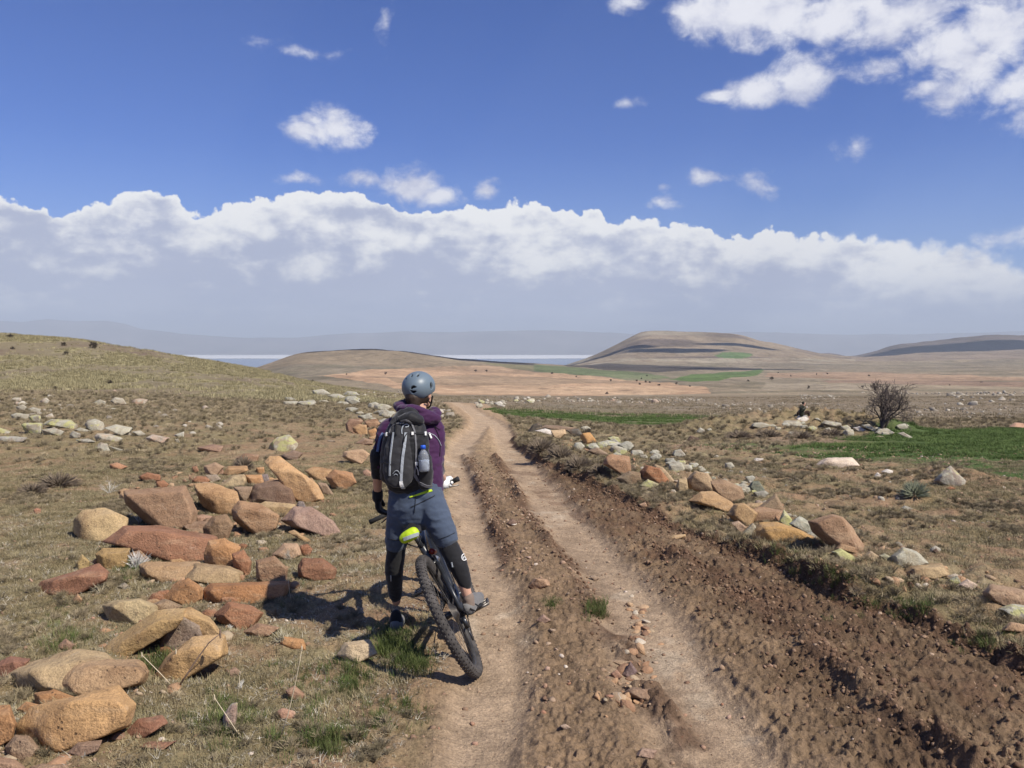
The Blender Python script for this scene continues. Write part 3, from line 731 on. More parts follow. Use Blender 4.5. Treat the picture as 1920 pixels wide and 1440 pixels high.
    s = max(w, h)
    nn = unit_rows(q); o3 = r.uniform(0, 50, 3)
    q += nn * (s * (.010 * fbm(q / s * 3 + o3, 3, 3) + .016 * (1 - 2 * np.abs(fbm(q / s * 5 + o3, 3, 4))) + .009 * fbm(q / s * 18 + o3, 2, 5)))[:, None]
    o = mesh_np(name, q, Fc, mat or M_ROCK, sub < 4)
    o.location = ctr + np.array([0, 0, CZ + lift]); o.color = tuple(color) + (1,)
    tag(o, label, cat, group); STONES.append((o.location[0], o.location[1], w * .5, t))
    return o
def unit_rows(q): return q / (np.linalg.norm(q, axis=1)[:, None] + 1e-9)
# cheap ground lookup for placing things
_gx = np.arange(-9, 16, .03); _gy = np.arange(2.0, 16, .03)
_GG = gz(*[a.ravel() for a in np.meshgrid(_gx, _gy)]).reshape(len(_gy), len(_gx))
def gzs(x, y):
    x = np.asarray(x, float); y = np.asarray(y, float); inside = (x > _gx[0]) & (x < _gx[-1] - .05) & (y > _gy[0]) & (y < _gy[-1] - .05)
    gx = np.clip((x - _gx[0]) / .03, 0, len(_gx) - 2); gy_ = np.clip((y - _gy[0]) / .03, 0, len(_gy) - 2); i, j = gx.astype(int), gy_.astype(int); fx, fy = gx - i, gy_ - j
    a = (_GG[j, i]*(1-fx)+_GG[j, i+1]*fx)*(1-fy) + (_GG[j+1, i]*(1-fx)+_GG[j+1, i+1]*fx)*fy
    if inside.all(): return a
    b = np.where(inside, a, 0.); m = ~inside
    if m.any(): b[m] = gz(x[m], y[m])
    return b
TAN = (.46, .285, .145); ORG = (.46, .235, .115); BRN = (.32, .20, .12); RED = (.33, .155, .09); YEL = (.50, .36, .19); PNK = (.36, .24, .18); GRY = (.30, .27, .22); WHT = (.66, .60, .52); PAL = (.36, .32, .24); DRK = (.13, .09, .07)
Z3 = (0, 800, 3.); Z4 = (0, 1040, 3.); Z7 = (360, 840, 5.647); ZR = (600, 720, 5.333); ZP = (0, 740, 5.333); ZW = (1260, 860, 4.571); ZV = (940, 760, 4.); ZD = (840, 960, 2.909); ZB = (1300, 1000, 3.097); ZC = (1440, 680, 6.)
def left_pile():
    S = lambda p, l, c, tr=Z3, **k: stone(p, l, c, tr, group=GL, **k)
    S([(430,530),(480,480),(580,470),(700,520),(690,570),(640,640),(520,635),(425,600)], 'smooth tan boulder with a dark crack beside a white thorn twig', YEL, seed=1)
    S([(720,370),(850,358),(1030,345),(1090,470),(1085,540),(950,575),(840,545),(730,440)], 'large brown angular block with an orange face above the white thorn twig', BRN, seed=2)
    S([(1105,330),(1210,328),(1320,370),(1340,440),(1300,490),(1220,495),(1140,430)], 'tan block tilted toward the camera between the brown block and the dark log-shaped one', TAN, seed=3)
    S([(1390,400),(1440,330),(1560,308),(1640,350),(1648,440),(1400,440)], 'dark brown grained block shaped like a log under the long slab', (.20,.13,.09), seed=4)
    S([(1505,208),(1530,180),(1580,178),(1600,205),(1700,260),(1775,325),(1808,395),(1750,432),(1650,395),(1600,300)], 'long pale orange slab lying tilted on top of the upper pile', (.55,.34,.17), seed=5, thick=.4)
    S([(1600,530),(1660,460),(1750,460),(1860,530),(1900,590),(1840,618),(1750,575),(1650,562)], 'flat pinkish grey slab at the right end of the upper pile nearest the cyclist', PNK, seed=6, thick=.8)
    S([(1315,470),(1350,425),(1450,440),(1555,500),(1540,560),(1460,612),(1380,570),(1320,520)], 'reddish tan wedge standing over a deep shadow below the log-shaped block', (.38,.22,.13), seed=7)
    S([(1450,445),(1500,425),(1650,440),(1640,482),(1570,512),(1530,485)], 'yellow sandstone peeping out behind the reddish tan wedge', YEL, seed=8)
    S([(1150,570),(1200,510),(1270,500),(1305,550),(1270,632),(1160,638)], 'brown knobby stone with a dark left side standing at the centre of the pile', (.26,.17,.10), seed=9)
    S([(615,650),(700,612),(720,570),(900,565),(1180,620),(1190,660),(1150,745),(1000,757),(840,732),(740,692)], 'long dark red slab with a purple tinge above the silvery dead tuft', (.33,.16,.10), seed=10, thick=.5)
    S([(1155,720),(1180,650),(1260,635),(1340,680),(1320,760),(1260,792),(1165,765)], 'rounded orange stone at the right end of the long dark red slab', ORG, seed=11)
    S([(1310,720),(1370,698),(1410,760),(1400,835),(1320,795)], 'narrow brick red block leaning on the rounded orange stone', RED, seed=12)
    S([(545,720),(580,690),(720,690),(700,782),(620,802),(560,785)], 'ochre block with a dark left end beside the silvery dead tuft', (.38,.25,.11), seed=13)
    S([(795,780),(830,765),(1100,765),(1110,800),(1030,862),(880,872),(810,835)], 'long tan block with a shaded left end just below the silvery dead tuft', (.40,.26,.14), seed=14)
    S([(1020,850),(1110,772),(1280,792),(1350,820),(1345,875),(1200,885),(1060,865)], 'rounded tan stone with dry grass growing against it', (.38,.27,.15), seed=15)
    S([(1450,760),(1540,735),(1610,800),(1600,872),(1500,885),(1450,850)], 'small block half in the shadow of the cyclist', BRN, seed=16)
    S([(1685,785),(1710,745),(1810,745),(1880,800),(1870,855),(1780,865),(1690,840)], 'square dark red block standing alone between the pile and the cyclist', (.25,.12,.075), seed=17)
    S([(215,930),(250,870),(400,810),(540,778),(585,820),(580,872),(430,932),(310,955)], 'long reddish stone half sunk in the turf left of the pile', (.29,.135,.085), seed=18)
    S([(428,770),(460,722),(500,760),(492,806),(432,806)], 'little upright yellow stone above the sunken reddish one', (.50,.36,.16), seed=19, sub=3)
    S([(930,970),(1000,880),(1060,858),(1130,910),(1138,965),(1060,1010)], 'orange pyramid-shaped stone in the middle of the lower pile', ORG, seed=20)
    S([(1155,925),(1200,890),(1600,876),(1585,950),(1400,995),(1250,1010),(1162,990)], 'long rust red beam-like stone touching the shadow of the cyclist', (.37,.175,.085), seed=21)
    S([(1215,1060),(1290,993),(1400,1010),(1465,1050),(1420,1115),(1340,1135),(1240,1095)], 'rough brick red boulder in front of the rust red beam', RED, seed=22)
    S([(1128,1052),(1160,1030),(1225,1040),(1218,1085),(1150,1074)], 'small red stone wedged left of the brick red boulder', RED, seed=23, sub=3)
    S([(593,1010),(650,985),(780,976),(872,1010),(872,1062),(790,1115),(680,1115),(618,1085)], 'pale yellow block with a black shaded left face and a flat top', (.47,.36,.20), seed=24, planes=[1])
    S([(860,1000),(930,972),(1020,1010),(1000,1040),(880,1045)], 'flat brown stone between the pale yellow block and the orange pyramid', (.30,.21,.13), seed=25)
    S([(565,1285),(640,1200),(760,1150),(870,1050),(1010,1038),(970,1130),(850,1165),(720,1245),(600,1312)], 'long ochre slab curving down through the grass below the pale yellow block', (.47,.315,.145), seed=26, thick=.5)
    S([(1005,1035),(1080,1025),(1180,1080),(1238,1160),(1248,1235),(1130,1195),(1105,1120),(1050,1072)], 'golden stone arching round the grey hollow, top of the crossed stones', (.50,.33,.16), seed=27)
    S([(905,1255),(925,1150),(1010,1045),(1115,1115),(1130,1185),(1000,1245)], 'grey-brown wedge forming the hollow between two golden stones', (.27,.21,.16), seed=271)
    S([(880,1402),(955,1290),(1080,1195),(1240,1185),(1258,1280),(1110,1375),(940,1438)], 'golden slab crossed by a dead brown twig, in front of the grey hollow', (.50,.32,.15), seed=272, top=.72)
    S([(75,665),(110,635),(220,590),(420,540),(560,560),(622,620),(600,720),(430,785),(200,778),(100,730)], 'big pitted tan boulder behind the largest orange one', (.44,.32,.18), Z4, seed=28)
    S([(315,720),(420,602),(520,600),(640,640),(760,598),(808,660),(785,722),(620,765),(430,795),(330,765)], 'wrinkled tan boulder leaning against the pitted one', (.45,.30,.17), Z4, seed=29)
    S([(125,960),(200,862),(400,800),(640,755),(725,850),(692,960),(560,1015),(350,1060),(200,1090),(140,1030)], 'largest orange boulder, smooth and dished, near the lower left corner', (.52,.30,.15), Z4, seed=30, top=.74)
    S([(200,782),(300,763),(400,800),(290,862),(208,842)], 'flat orange stone tucked behind the largest orange boulder', ORG, Z4, seed=31)
    S([(98,872),(150,830),(225,850),(212,893),(130,905)], 'small orange stone left of the largest orange boulder', ORG, Z4, seed=32, sub=3)
    S([(-90,870),(50,858),(82,950),(62,1032),(-90,1090)], 'orange stone cut off by the left edge of the photo', ORG, Z4, seed=33)
    S([(-30,620),(60,578),(162,590),(95,655),(80,702),(-30,695)], 'dark red stone behind the pitted tan boulder at the left edge', (.27,.13,.09), Z4, seed=34)
    S([(35,1085),(90,1020),(160,1028),(218,1092),(170,1145),(65,1148)], 'grey tan stone under the shaded end of the largest orange boulder', (.33,.23,.15), Z4, seed=35)
    S([(-80,1205),(-30,1138),(80,1158),(150,1215),(60,1260),(-80,1260)], 'brown stone in the lower left corner of the photo', (.35,.22,.14), Z4, seed=36)
    S([(698,1015),(780,930),(905,908),(932,950),(860,992),(740,1035)], 'flat dark red stone right of the largest orange boulder', (.28,.13,.085), Z4, seed=37)
    S([(755,1082),(850,1050),(985,1048),(905,1095)], 'thin dark red slab sunk in the grass below the flat red stone', (.27,.135,.09), Z4, seed=38, sub=3)
    S([(385,1115),(440,1060),(562,1048),(545,1102),(430,1138)], 'flat brown stone just below the largest orange boulder', (.29,.19,.13), Z4, seed=39)
    S([(180,1195),(240,1178),(370,1180),(400,1230),(180,1230)], 'brown stone at the bottom edge left of centre of the grass', (.30,.20,.13), Z4, seed=40, sub=3)
    S([(1570,500),(1600,462),(1700,478),(1720,535),(1620,528)], 'small orange slab with pale dry plants along its front', ORG, Z4, seed=41)
    S([(1545,895),(1590,868),(1658,885),(1642,925),(1570,925)], 'small smooth pink stone on bare soil near the bottom edge', (.42,.25,.17), Z4, seed=42, sub=3)
    S([(1610,765),(1660,740),(1715,790),(1690,820),(1630,808)], 'small pink stone half buried above the smooth pink one', (.38,.23,.15), Z4, seed=43, sub=3)
    S([(1252,985),(1262,900),(1300,848),(1332,838),(1325,950),(1292,1005)], 'upright white and red splinter of stone behind a grass stalk', (.40,.28,.22), Z4, seed=44, mat=M_LICH)
    S([(1368,435),(1450,388),(1562,410),(1505,452),(1420,464)], 'flat brown stone right of the brick red boulder', (.34,.21,.13), Z4, seed=45, sub=3)
    S([(318,522),(370,475),(422,510),(392,545)], 'small pink stone in the grass left of the curving ochre slab', (.38,.24,.16), Z4, seed=46, sub=3)
    S([(410,255),(435,220),(462,255),(440,280),(412,278)], 'small orange stone below the sunken reddish one', (.42,.24,.14), Z4, seed=47, sub=3)
    S([(1280,655),(1320,635),(1352,660),(1330,695),(1290,690)], 'brown clod-like stone right of the big curved golden stone', (.30,.20,.14), Z4, seed=48, sub=3)
    S([(660,180),(700,158),(722,175),(700,192)], 'small tan pebble below the silvery dead tuft', PAL, Z4, seed=49, sub=3)
    S([(1535,720),(1600,660),(1670,660),(1690,720),(1620,750)], 'pale pinkish stone with grass on it below the pinkish grey slab', (.45,.30,.19), seed=50)
    S([(1625,595),(1660,585),(1740,635),(1745,665),(1690,640)], 'thin ochre slab just under the pinkish grey slab', (.42,.27,.13), seed=51, sub=3)
    S([(1690,670),(1730,662),(1755,690),(1735,728),(1692,718)], 'small round red stone above the square dark red block', (.40,.18,.11), seed=52, sub=3)
    S([(1020,560),(1050,535),(1160,535),(1170,600),(1080,600)], 'brown slab left of the knobby stone', (.30,.20,.13), seed=53)
    S([(1085,505),(1140,495),(1210,508),(1160,545),(1090,540)], 'pinkish slab behind the knobby stone', (.40,.25,.17), seed=54, sub=3)
    S([(880,310),(920,302),(945,325),(925,345),(885,340)], 'small red stone in the turf left of the upper pile', RED, seed=55, sub=3)
    S([(620,212),(660,203),(715,225),(680,238),(625,235)], 'flat orange stone lying alone in the turf far left of the upper pile', (.44,.22,.13), seed=56, sub=3)
    S([(190,470),(205,458),(228,465),(228,488),(195,490)], 'tiny pink stone in the turf near the left edge', (.42,.2,.13), seed=57, sub=3)
    S([(635,1228),(648,1206),(690,1201),(704,1226),(668,1240)], 'pale cream block lying alone left of the rear wheel', (.56,.43,.27), None, seed=58, thick=.7)
    U = lambda p, l, c, **k: stone(p, l, c, Z7, group=GL, **k)
    U([(335,275),(390,195),(570,193),(585,240),(430,298)], 'light orange block at the back of the upper pile with a shaded left end', TAN, seed=60)
    U([(188,222),(320,213),(335,272),(200,282)], 'brown stone left of the light orange block at the back', (.33,.21,.15), seed=61, sub=3)
    U([(296,395),(430,300),(545,283),(572,340),(565,412),(420,405)], 'cream rounded stone with a rusty patch at the back of the pile', (.50,.38,.22), seed=62)
    U([(568,290),(730,288),(762,392),(640,402),(580,350)], 'orange block with a dark left face behind the log-shaped block', ORG, seed=63)
    U([(720,290),(800,280),(820,350),(790,385),(740,370)], 'bluish grey stone between the orange block and the long slab', (.25,.21,.20), seed=64, sub=3)
    U([(1205,240),(1300,203),(1475,230),(1440,282),(1420,352),(1290,333)], 'flat orange slab behind the long pale slab, towards the cyclist', TAN, seed=65)
    U([(1425,310),(1520,238),(1682,270),(1722,362),(1600,435),(1495,412)], 'rust orange stone at the far right of the upper pile', (.42,.22,.12), seed=66)
    U([(1338,370),(1420,378),(1495,492),(1380,482)], 'weathered brown stone under the flat orange slab', (.30,.21,.14), seed=67, sub=3)
    U([(680,212),(760,203),(765,282),(690,272)], 'small orange stone behind the bluish grey one', ORG, seed=68, sub=3)
    U([(1108,612),(1130,567),(1180,572),(1202,630),(1150,642)], 'small grey pebble at the foot of the long pale slab', (.27,.23,.21), seed=69, sub=3)
    U([(868,330),(960,322),(1050,368),(1060,412),(900,372)], 'orange wedge between the long slab and the log-shaped block', TAN, seed=70, sub=3)
    U([(945,80),(1110,88),(1122,132),(990,122)], 'low dark stone in the turf behind the long slab', DRK, seed=71, sub=3)
    U([(448,420),(632,413),(600,500),(560,572),(490,502)], 'brown stone between the tilted tan block and the log-shaped block', (.33,.23,.15), seed=72)
    U([(1605,95),(1620,40),(1800,20),(1865,70),(1780,160),(1700,150)], 'orange stone with a bright white sunlit top just left of the cyclist', (.50,.33,.20), seed=73)
    U([(1810,250),(1850,225),(1900,260),(1890,320),(1830,300)], 'small pinkish stone right beside the backpack of the cyclist', (.36,.22,.15), seed=74, sub=3)
    U([(480,110),(560,60),(700,75),(690,140),(540,150)], 'reddish clump-like stone behind the upper pile', (.30,.17,.11), seed=75, sub=3)
    U([(150,290),(260,285),(300,330),(230,360),(160,340)], 'greyish slab low at the back left of the upper pile', (.33,.26,.19), seed=76, sub=3)
    U([(0,200),(50,190),(70,240),(20,262)], 'red stone at the back left corner of the upper pile', (.33,.17,.11), seed=77, sub=3)
    S([(1505,125),(1560,68),(1620,53),(1668,100),(1640,137),(1520,137)], 'rounded boulder crusted with yellow and white lichen behind the pile', (.36,.29,.20), seed=78, mat=M_YEL)
    S([(1115,118),(1200,100),(1250,110),(1240,140),(1130,135)], 'low brown stone left of the lichen crusted boulder', (.30,.19,.13), seed=79, sub=3)
    S([(1590,160),(1650,135),(1700,150),(1670,185),(1600,180)], 'dark brown stone right of the lichen crusted boulder', (.25,.17,.12), seed=80, sub=3)
    G2 = 'red blocks stacked behind the cyclist'
    R = lambda p, l, c, **k: stone(p, l, c, ZR, group=G2, **k)
    R([(258,400),(300,352),(400,345),(430,365),(400,420),(330,480),(268,472)], 'dark red block at the left of the small stack behind the cyclist', (.28,.16,.11), seed=81)
    R([(325,435),(390,402),(462,410),(475,505),(345,505)], 'pale orange block lit at its top in the small stack behind the cyclist', TAN, seed=82)
    R([(478,465),(550,440),(590,490),(572,525),(485,522)], 'rust block at the right of the small stack behind the cyclist', ORG, seed=83)
    R([(440,370),(560,345),(605,400),(545,450),(468,432)], 'brown block on top of the small stack behind the cyclist', (.33,.19,.12), seed=84)
    R([(350,595),(440,540),(532,560),(525,602),(400,612)], 'brown stone at the foot of the small stack behind the cyclist', (.33,.22,.15), seed=85, sub=3)
    R([(478,535),(560,510),(605,560),(520,575)], 'tan stone low between the stack and the arm of the cyclist', TAN, seed=86, sub=3)
    R([(60,570),(110,558),(160,572),(110,582)], 'low dark stone left of the small stack', (.28,.22,.16), seed=87, sub=3)
left_pile()
GP = 'pale lichen covered stones on the left slope'
def pale_left():
    S = lambda p, l, c=PAL, m=None, **k: stone(p, l, c, ZP, group=GP, mat=m or M_LICH, sub=3, **k)
    S([(215,300),(240,285),(420,283),(418,390),(340,402),(250,372)], 'pale stone with a bright yellow lichen patch and a shadow on its left', PAL, M_YEL, seed=101)
    S([(430,300),(470,265),(520,245),(700,250),(772,300),(765,342),(540,322)], 'long pale slab with yellow edges overhanging a dark gap', PAL, M_YEL, seed=102)
    S([(108,205),(160,183),(290,198),(275,245),(130,243)], 'flat pale stone behind the stone with the yellow patch', seed=103)
    S([(285,215),(380,200),(410,215),(405,275),(300,265)], 'pale stone with yellow spots behind the overhanging slab', PAL, M_YEL, seed=104)
    S([(428,222),(520,183),(547,230),(480,243)], 'pinkish pale stone above the overhanging slab', (.46,.36,.28), seed=105)
    S([(828,292),(950,243),(1033,280),(1045,352),(920,362)], 'rounded pale boulder in the middle of the pale stones', seed=106)
    S([(1045,332),(1160,298),(1322,330),(1305,372),(1220,412),(1160,372)], 'broad bleached stone right of the rounded pale boulder', (.50,.46,.34), seed=107)
    S([(948,422),(980,388),(1100,393),(1225,435),(1205,472),(968,468)], 'long smooth pinkish slab at the front of the pale stones', (.47,.38,.28), seed=108)
    S([(418,352),(540,328),(642,370),(600,412),(450,402)], 'pale stone under the overhanging slab', seed=109)
    S([(738,352),(800,328),(915,365),(780,373)], 'thin pale stone between the slab and the rounded boulder', seed=110)
    S([(693,402),(730,363),(808,390),(802,432),(710,433)], 'greyish round stone at the front of the pale stones', GRY, seed=111)
    S([(-60,325),(0,330),(112,370),(92,392),(-60,385)], 'pale stone with yellow top cut by the left edge', PAL, M_YEL, seed=112)
    S([(-60,420),(150,408),(265,430),(222,472),(60,472),(-60,470)], 'low grey stone under the stone with the yellow patch', (.36,.33,.28), seed=113)
    S([(1455,432),(1530,398),(1695,430),(1642,482),(1500,482)], 'flat pinkish stone at the right end of the pale stones', (.50,.36,.27), seed=114)
    S([(1748,402),(1840,368),(1838,422),(1780,433)], 'single pale wedge lying beyond the right end of the pale stones', (.52,.47,.36), seed=115)
    S([(945,535),(1000,478),(1070,488),(1105,560),(990,573)], 'pale triangular stone lowest in front of the pale stones', (.45,.39,.30), seed=116)
    S([(1105,62),(1150,26),(1230,38),(1265,92),(1140,102)], 'dark-mouthed rounded stone in the upper row by the bush', (.38,.32,.23), seed=117)
    S([(928,82),(1000,48),(1062,70),(1052,108),(950,108)], 'low rounded stone left of the dark-mouthed one', (.38,.33,.24), seed=118)
    S([(1315,70),(1350,45),(1400,38),(1480,50),(1445,98),(1340,103)], 'reddish stone with a white spot at the right of the upper row', (.42,.28,.19), seed=119)
    S([(110,50),(140,28),(210,28),(217,62),(150,72)], 'pale stone with a black hollow in the upper row at the left edge', (.44,.38,.30), seed=120)
    S([(395,75),(410,55),(460,28),(497,60),(470,92)], 'pinkish cone-shaped stone in the upper row', (.44,.36,.28), seed=121)
    S([(755,452),(880,438),(952,470),(800,483)], 'low grey stone in front of the long smooth slab', GRY, seed=122)
    S([(1318,372),(1400,358),(1465,400),(1380,413)], 'rough pale stone between the bleached one and the flat pinkish one', (.46,.42,.32), seed=123)
    S([(1085,510),(1200,535),(1275,560),(1150,565)], 'pale sliver of stone lowest on the right', PAL, seed=124)
    S([(160,120),(230,95),(270,125),(240,160),(170,150)], 'pale stone below the black-hollowed one', PAL, seed=125)
    S([(265,150),(330,125),(410,145),(400,175),(300,175)], 'flat pale stone below the cone-shaped one', PAL, seed=126)
    S([(1030,160),(1090,130),(1160,135),(1130,160)], 'thin pale stone below the dark-mouthed one', PAL, seed=127)
    S([(1745,450),(1780,440),(1800,475),(1755,480)], 'small pale stone under the single wedge', PAL, seed=128)
    S([(1815,310),(1840,295),(1875,300),(1860,325)], 'tiny white stone above the single wedge', WHT, seed=129)
    S([(470,160),(510,140),(520,175),(480,185)], 'small pale stone above the pinkish one', PAL, seed=130)
pale_left()
GW = 'fieldstone bank right of the track'
def right_wall():
    S = lambda p, l, c, m=None, **k: stone(p, l, c, ZW, group=GW, mat=m, **k)
    S([(105,215),(160,150),(200,113),(300,140),(372,260),(385,305),(250,292),(130,245)], 'brown boulder with a wide black shaded face in the middle of the right bank', (.40,.26,.17), seed=201, planes=[1])
    S([(348,200),(450,190),(472,260),(582,250),(602,320),(592,385),(430,342),(370,282)], 'tall reddish brown slab standing on edge behind the black-faced boulder', (.30,.18,.12), seed=202)
    S([(168,362),(260,293),(350,288),(490,368),(535,412),(490,442),(380,382),(300,388)], 'long rounded orange stone in front of the slab standing on edge', (.42,.245,.14), seed=203)
    S([(368,402),(420,368),(467,422),(450,444),(380,434)], 'small white-grey stone under the long rounded orange one', (.46,.43,.38), M_LICH, seed=204, sub=3)
    S([(488,482),(540,400),(612,393),(738,470),(682,542),(672,578),(580,562)], 'orange stone with a black pointed left face', (.42,.25,.14), seed=205, planes=[1])
    S([(688,442),(760,418),(942,450),(932,522),(800,542),(690,532)], 'broad reddish slab between the black-pointed stone and the yellow lichen one', (.36,.21,.14), seed=206)
    S([(758,412),(890,308),(965,452),(880,432)], 'brown triangular stone pointing up behind the broad reddish slab', (.29,.19,.13), seed=207)
    S([(918,542),(960,448),(1022,520),(1018,602),(950,572)], 'stone covered in bright yellow lichen', (.45,.42,.22), M_YEL, seed=208)
    S([(718,642),(770,558),(900,553),(1060,608),(1208,690),(1182,712),(950,722),(800,712),(720,692)], 'long orange block lying along the edge of the cut bank', (.44,.23,.11), seed=209)
    S([(1195,550),(1370,498),(1460,518),(1540,608),(1622,740),(1602,805),(1500,742),(1340,722),(1235,632)], 'largest boulder of the right bank, black on the left and red on the right', (.36,.21,.14), seed=210, planes=[1])
    S([(575,665),(690,558),(722,600),(692,662)], 'grey stone with pale rim in front of the long orange block', (.30,.25,.19), M_LICH, seed=211, sub=3)
    S([(1018,562),(1100,498),(1220,578),(1235,642),(1120,622)], 'grey lichen covered stone left of the largest boulder', GRY, M_LICH, seed=212)
    S([(1378,802),(1450,778),(1575,850),(1562,892),(1460,872)], 'low stone with a bright yellow lichen rim below the largest boulder', (.36,.32,.22), M_YEL, seed=213)
    S([(1405,772),(1450,728),(1562,760),(1552,802),(1460,787)], 'flat brown stone right under the largest boulder', (.33,.19,.12), seed=214)
    S([(1340,740),(1400,715),(1445,735),(1420,775),(1360,770)], 'small grey stone at the left foot of the largest boulder', GRY, M_LICH, seed=215, sub=3)
    S([(1645,832),(1700,793),(1785,850),(1692,870)], 'small orange and white stone right of the yellow-rimmed one', (.40,.27,.19), seed=216, sub=3)
    S([(663,242),(690,198),(740,198),(788,265),(762,288),(680,272)], 'dark grey stone standing alone behind the bank', (.17,.16,.13), seed=217)
    S([(1222,75),(1290,18),(1340,-2),(1520,-4),(1585,60),(1440,80),(1320,80)], 'big cream white boulder on the open ground before the green field', (.66,.54,.42), seed=218)
    S([(1130,85),(1165,52),(1200,75),(1180,95)], 'small black stone beside the cream white boulder', DRK, seed=219, sub=3)
    S([(688,22),(720,-6),(782,0),(772,17)], 'small white stone lying left of the cream white boulder', WHT, seed=220, sub=3)
    S([(1798,112),(1840,88),(1892,105),(1882,132)], 'flat white stone right of the cream white boulder', WHT, seed=221, sub=3)
    S([(1733,152),(1760,118),(1792,140),(1780,158)], 'small white stone just left of the flat white one', WHT, seed=222, sub=3)
    S([(35,245),(60,178),(122,178),(135,272),(60,288)], 'tan block left of the black-faced boulder', (.40,.27,.17), seed=223)
    S([(615,402),(660,382),(760,380),(785,410),(690,428)], 'flat orange stone behind the black-pointed stone', (.42,.27,.17), seed=224, sub=3)
    S([(518,552),(570,538),(635,590),(602,642),(558,602)], 'pinkish stone under the black-pointed stone', (.38,.24,.18), seed=225, sub=3)
    S([(1160,640),(1230,625),(1300,695),(1240,690)], 'narrow grey stone at the left of the largest boulder', (.34,.29,.25), seed=226, sub=3)
    V = lambda p, l, c, m=None, **k: stone(p, l, c, ZV, group=GW, mat=m, **k)
    V([(195,205),(240,148),(275,135),(302,148),(300,182),(260,208)], 'black angular stone at the far left tip of the right bank', (.09,.07,.06), seed=230, sub=3)
    V([(258,192),(330,176),(378,190),(372,218)], 'white stone beside the black one at the tip of the right bank', WHT, seed=231, sub=3)
    V([(378,190),(470,183),(483,215),(430,248),(390,233)], 'tan and white stone with a shaded left face near the tip of the right bank', (.52,.37,.22), seed=232, sub=3)
    V([(592,240),(612,215),(662,208),(708,270),(640,288)], 'round bright orange stone near the small grey bush', (.50,.26,.11), seed=233, sub=3)
    V([(493,187),(580,178),(602,215),(560,238)], 'dark grey stone left of the round orange one', (.13,.11,.10), seed=234, sub=3)
    V([(300,170),(340,148),(430,148),(562,170),(450,190)], 'long brown stone behind the white one at the tip of the right bank', (.25,.16,.12), seed=235, sub=3)
    V([(688,292),(800,263),(892,285),(872,305)], 'low bleached slab right of the round orange stone', (.48,.45,.37), M_LICH, seed=236, sub=3)
    V([(800,245),(840,235),(872,240),(897,280),(828,284)], 'yellow-green lichen stone on the bleached slab', (.45,.42,.2), M_YEL, seed=237, sub=3)
    V([(775,442),(800,385),(832,373),(952,390),(962,480),(940,525),(850,482)], 'brick red boulder with a grey shoulder at the left of the bank', (.36,.185,.125), seed=238)
    V([(738,497),(785,458),(812,490),(772,512)], 'pale grey-green stone at the foot of the brick red boulder', (.44,.42,.33), M_LICH, seed=239, sub=3)
    V([(798,492),(830,448),(857,492)], 'small black pointed stone before the brick red boulder', (.09,.08,.07), seed=240, sub=3)
    V([(1048,502),(1090,458),(1180,480),(1242,560),(1232,602),(1120,582),(1060,562)], 'deep red boulder with a black left rim', (.33,.135,.08), seed=241, planes=[1])
    V([(1145,470),(1160,448),(1212,468),(1292,560),(1250,582)], 'tan slab leaning on the deep red boulder', (.40,.27,.18), seed=242)
    V([(872,548),(960,498),(1042,508),(1053,572),(960,595)], 'brown stone half in shade under the brick red boulder', (.28,.19,.13), seed=243)
    V([(1042,602),(1100,558),(1175,590),(1152,625)], 'yellowish stone under the deep red boulder', (.38,.30,.19), M_LICH, seed=244, sub=3)
    V([(958,462),(990,443),(1012,490),(970,497)], 'small dark stone between the two red boulders', DRK, seed=245, sub=3)
    V([(648,342),(720,318),(805,370),(700,373)], 'brown stone sunk in the heather of the bank', (.30,.20,.15), seed=246, sub=3)
    V([(1870,590),(1890,572),(1930,580),(1950,620),(1880,625)], 'dark green-grey stone right of the tall slab', (.16,.16,.12), seed=247, sub=3)
    B = lambda p, l, c, m=None, **k: stone(p, l, c, ZB, group=GW, mat=m, **k)
    B([(1160,132),(1220,86),(1290,108),(1352,170),(1300,205),(1180,194)], 'grey and tan boulder in the grass right of the largest boulder', (.36,.28,.21), M_LICH, seed=250)
    B([(1225,240),(1260,195),(1350,183),(1430,178),(1478,240),(1400,265),(1300,255)], 'rounded orange boulder with a white side leaning on the grey and tan one', (.44,.29,.18), seed=251)
    B([(1540,302),(1590,268),(1645,300),(1632,335),(1570,315)], 'small white and pink stone in the tall grass', (.55,.42,.33), seed=252, sub=3)
    B([(1480,272),(1530,248),(1555,290),(1510,305)], 'small grey stone left of the white and pink one', GRY, M_LICH, seed=253, sub=3)
    B([(1700,345),(1740,303),(1850,308),(2010,350),(2010,415),(1800,422),(1720,385)], 'reddish brown block cut by the right edge with a dark left face', (.33,.20,.14), seed=254)
    B([(1785,442),(1850,413),(2000,430),(2000,492),(1860,495)], 'pale grey stone below the reddish brown block at the right edge', (.42,.37,.33), M_LICH, seed=255)
    B([(1795,562),(1850,518),(2000,540),(1990,578),(1880,577)], 'orange stone in the grass at the right edge', (.46,.30,.18), seed=256)
    B([(1080,130),(1110,118),(1150,140),(1120,158)], 'small tan stone left of the grey and tan boulder', PAL, seed=257, sub=3)
    D = lambda p, l, c, tr=ZD, **k: stone(p, l, c, tr, group='loose stones lying on the track', sub=3, **k)
    D([(1250,1000),(1290,970),(1380,966),(1382,985),(1320,1003)], 'flat tan stone on the dark mud below the bank', (.48,.33,.18), ZV, seed=260)
    D([(1030,742),(1080,726),(1097,760),(1050,768)], 'small tan stone in the mud at the foot of the bank', (.40,.26,.17), ZV, seed=261)
    D([(440,405),(470,362),(540,368),(562,402),(470,424)], 'tan stone with a black left side in the middle ridge of the track', (.42,.27,.17), seed=262, planes=[1])
    D([(315,62),(350,36),(377,55),(350,78)], 'small dark brown stone on the middle ridge far up', (.20,.13,.10), seed=263)
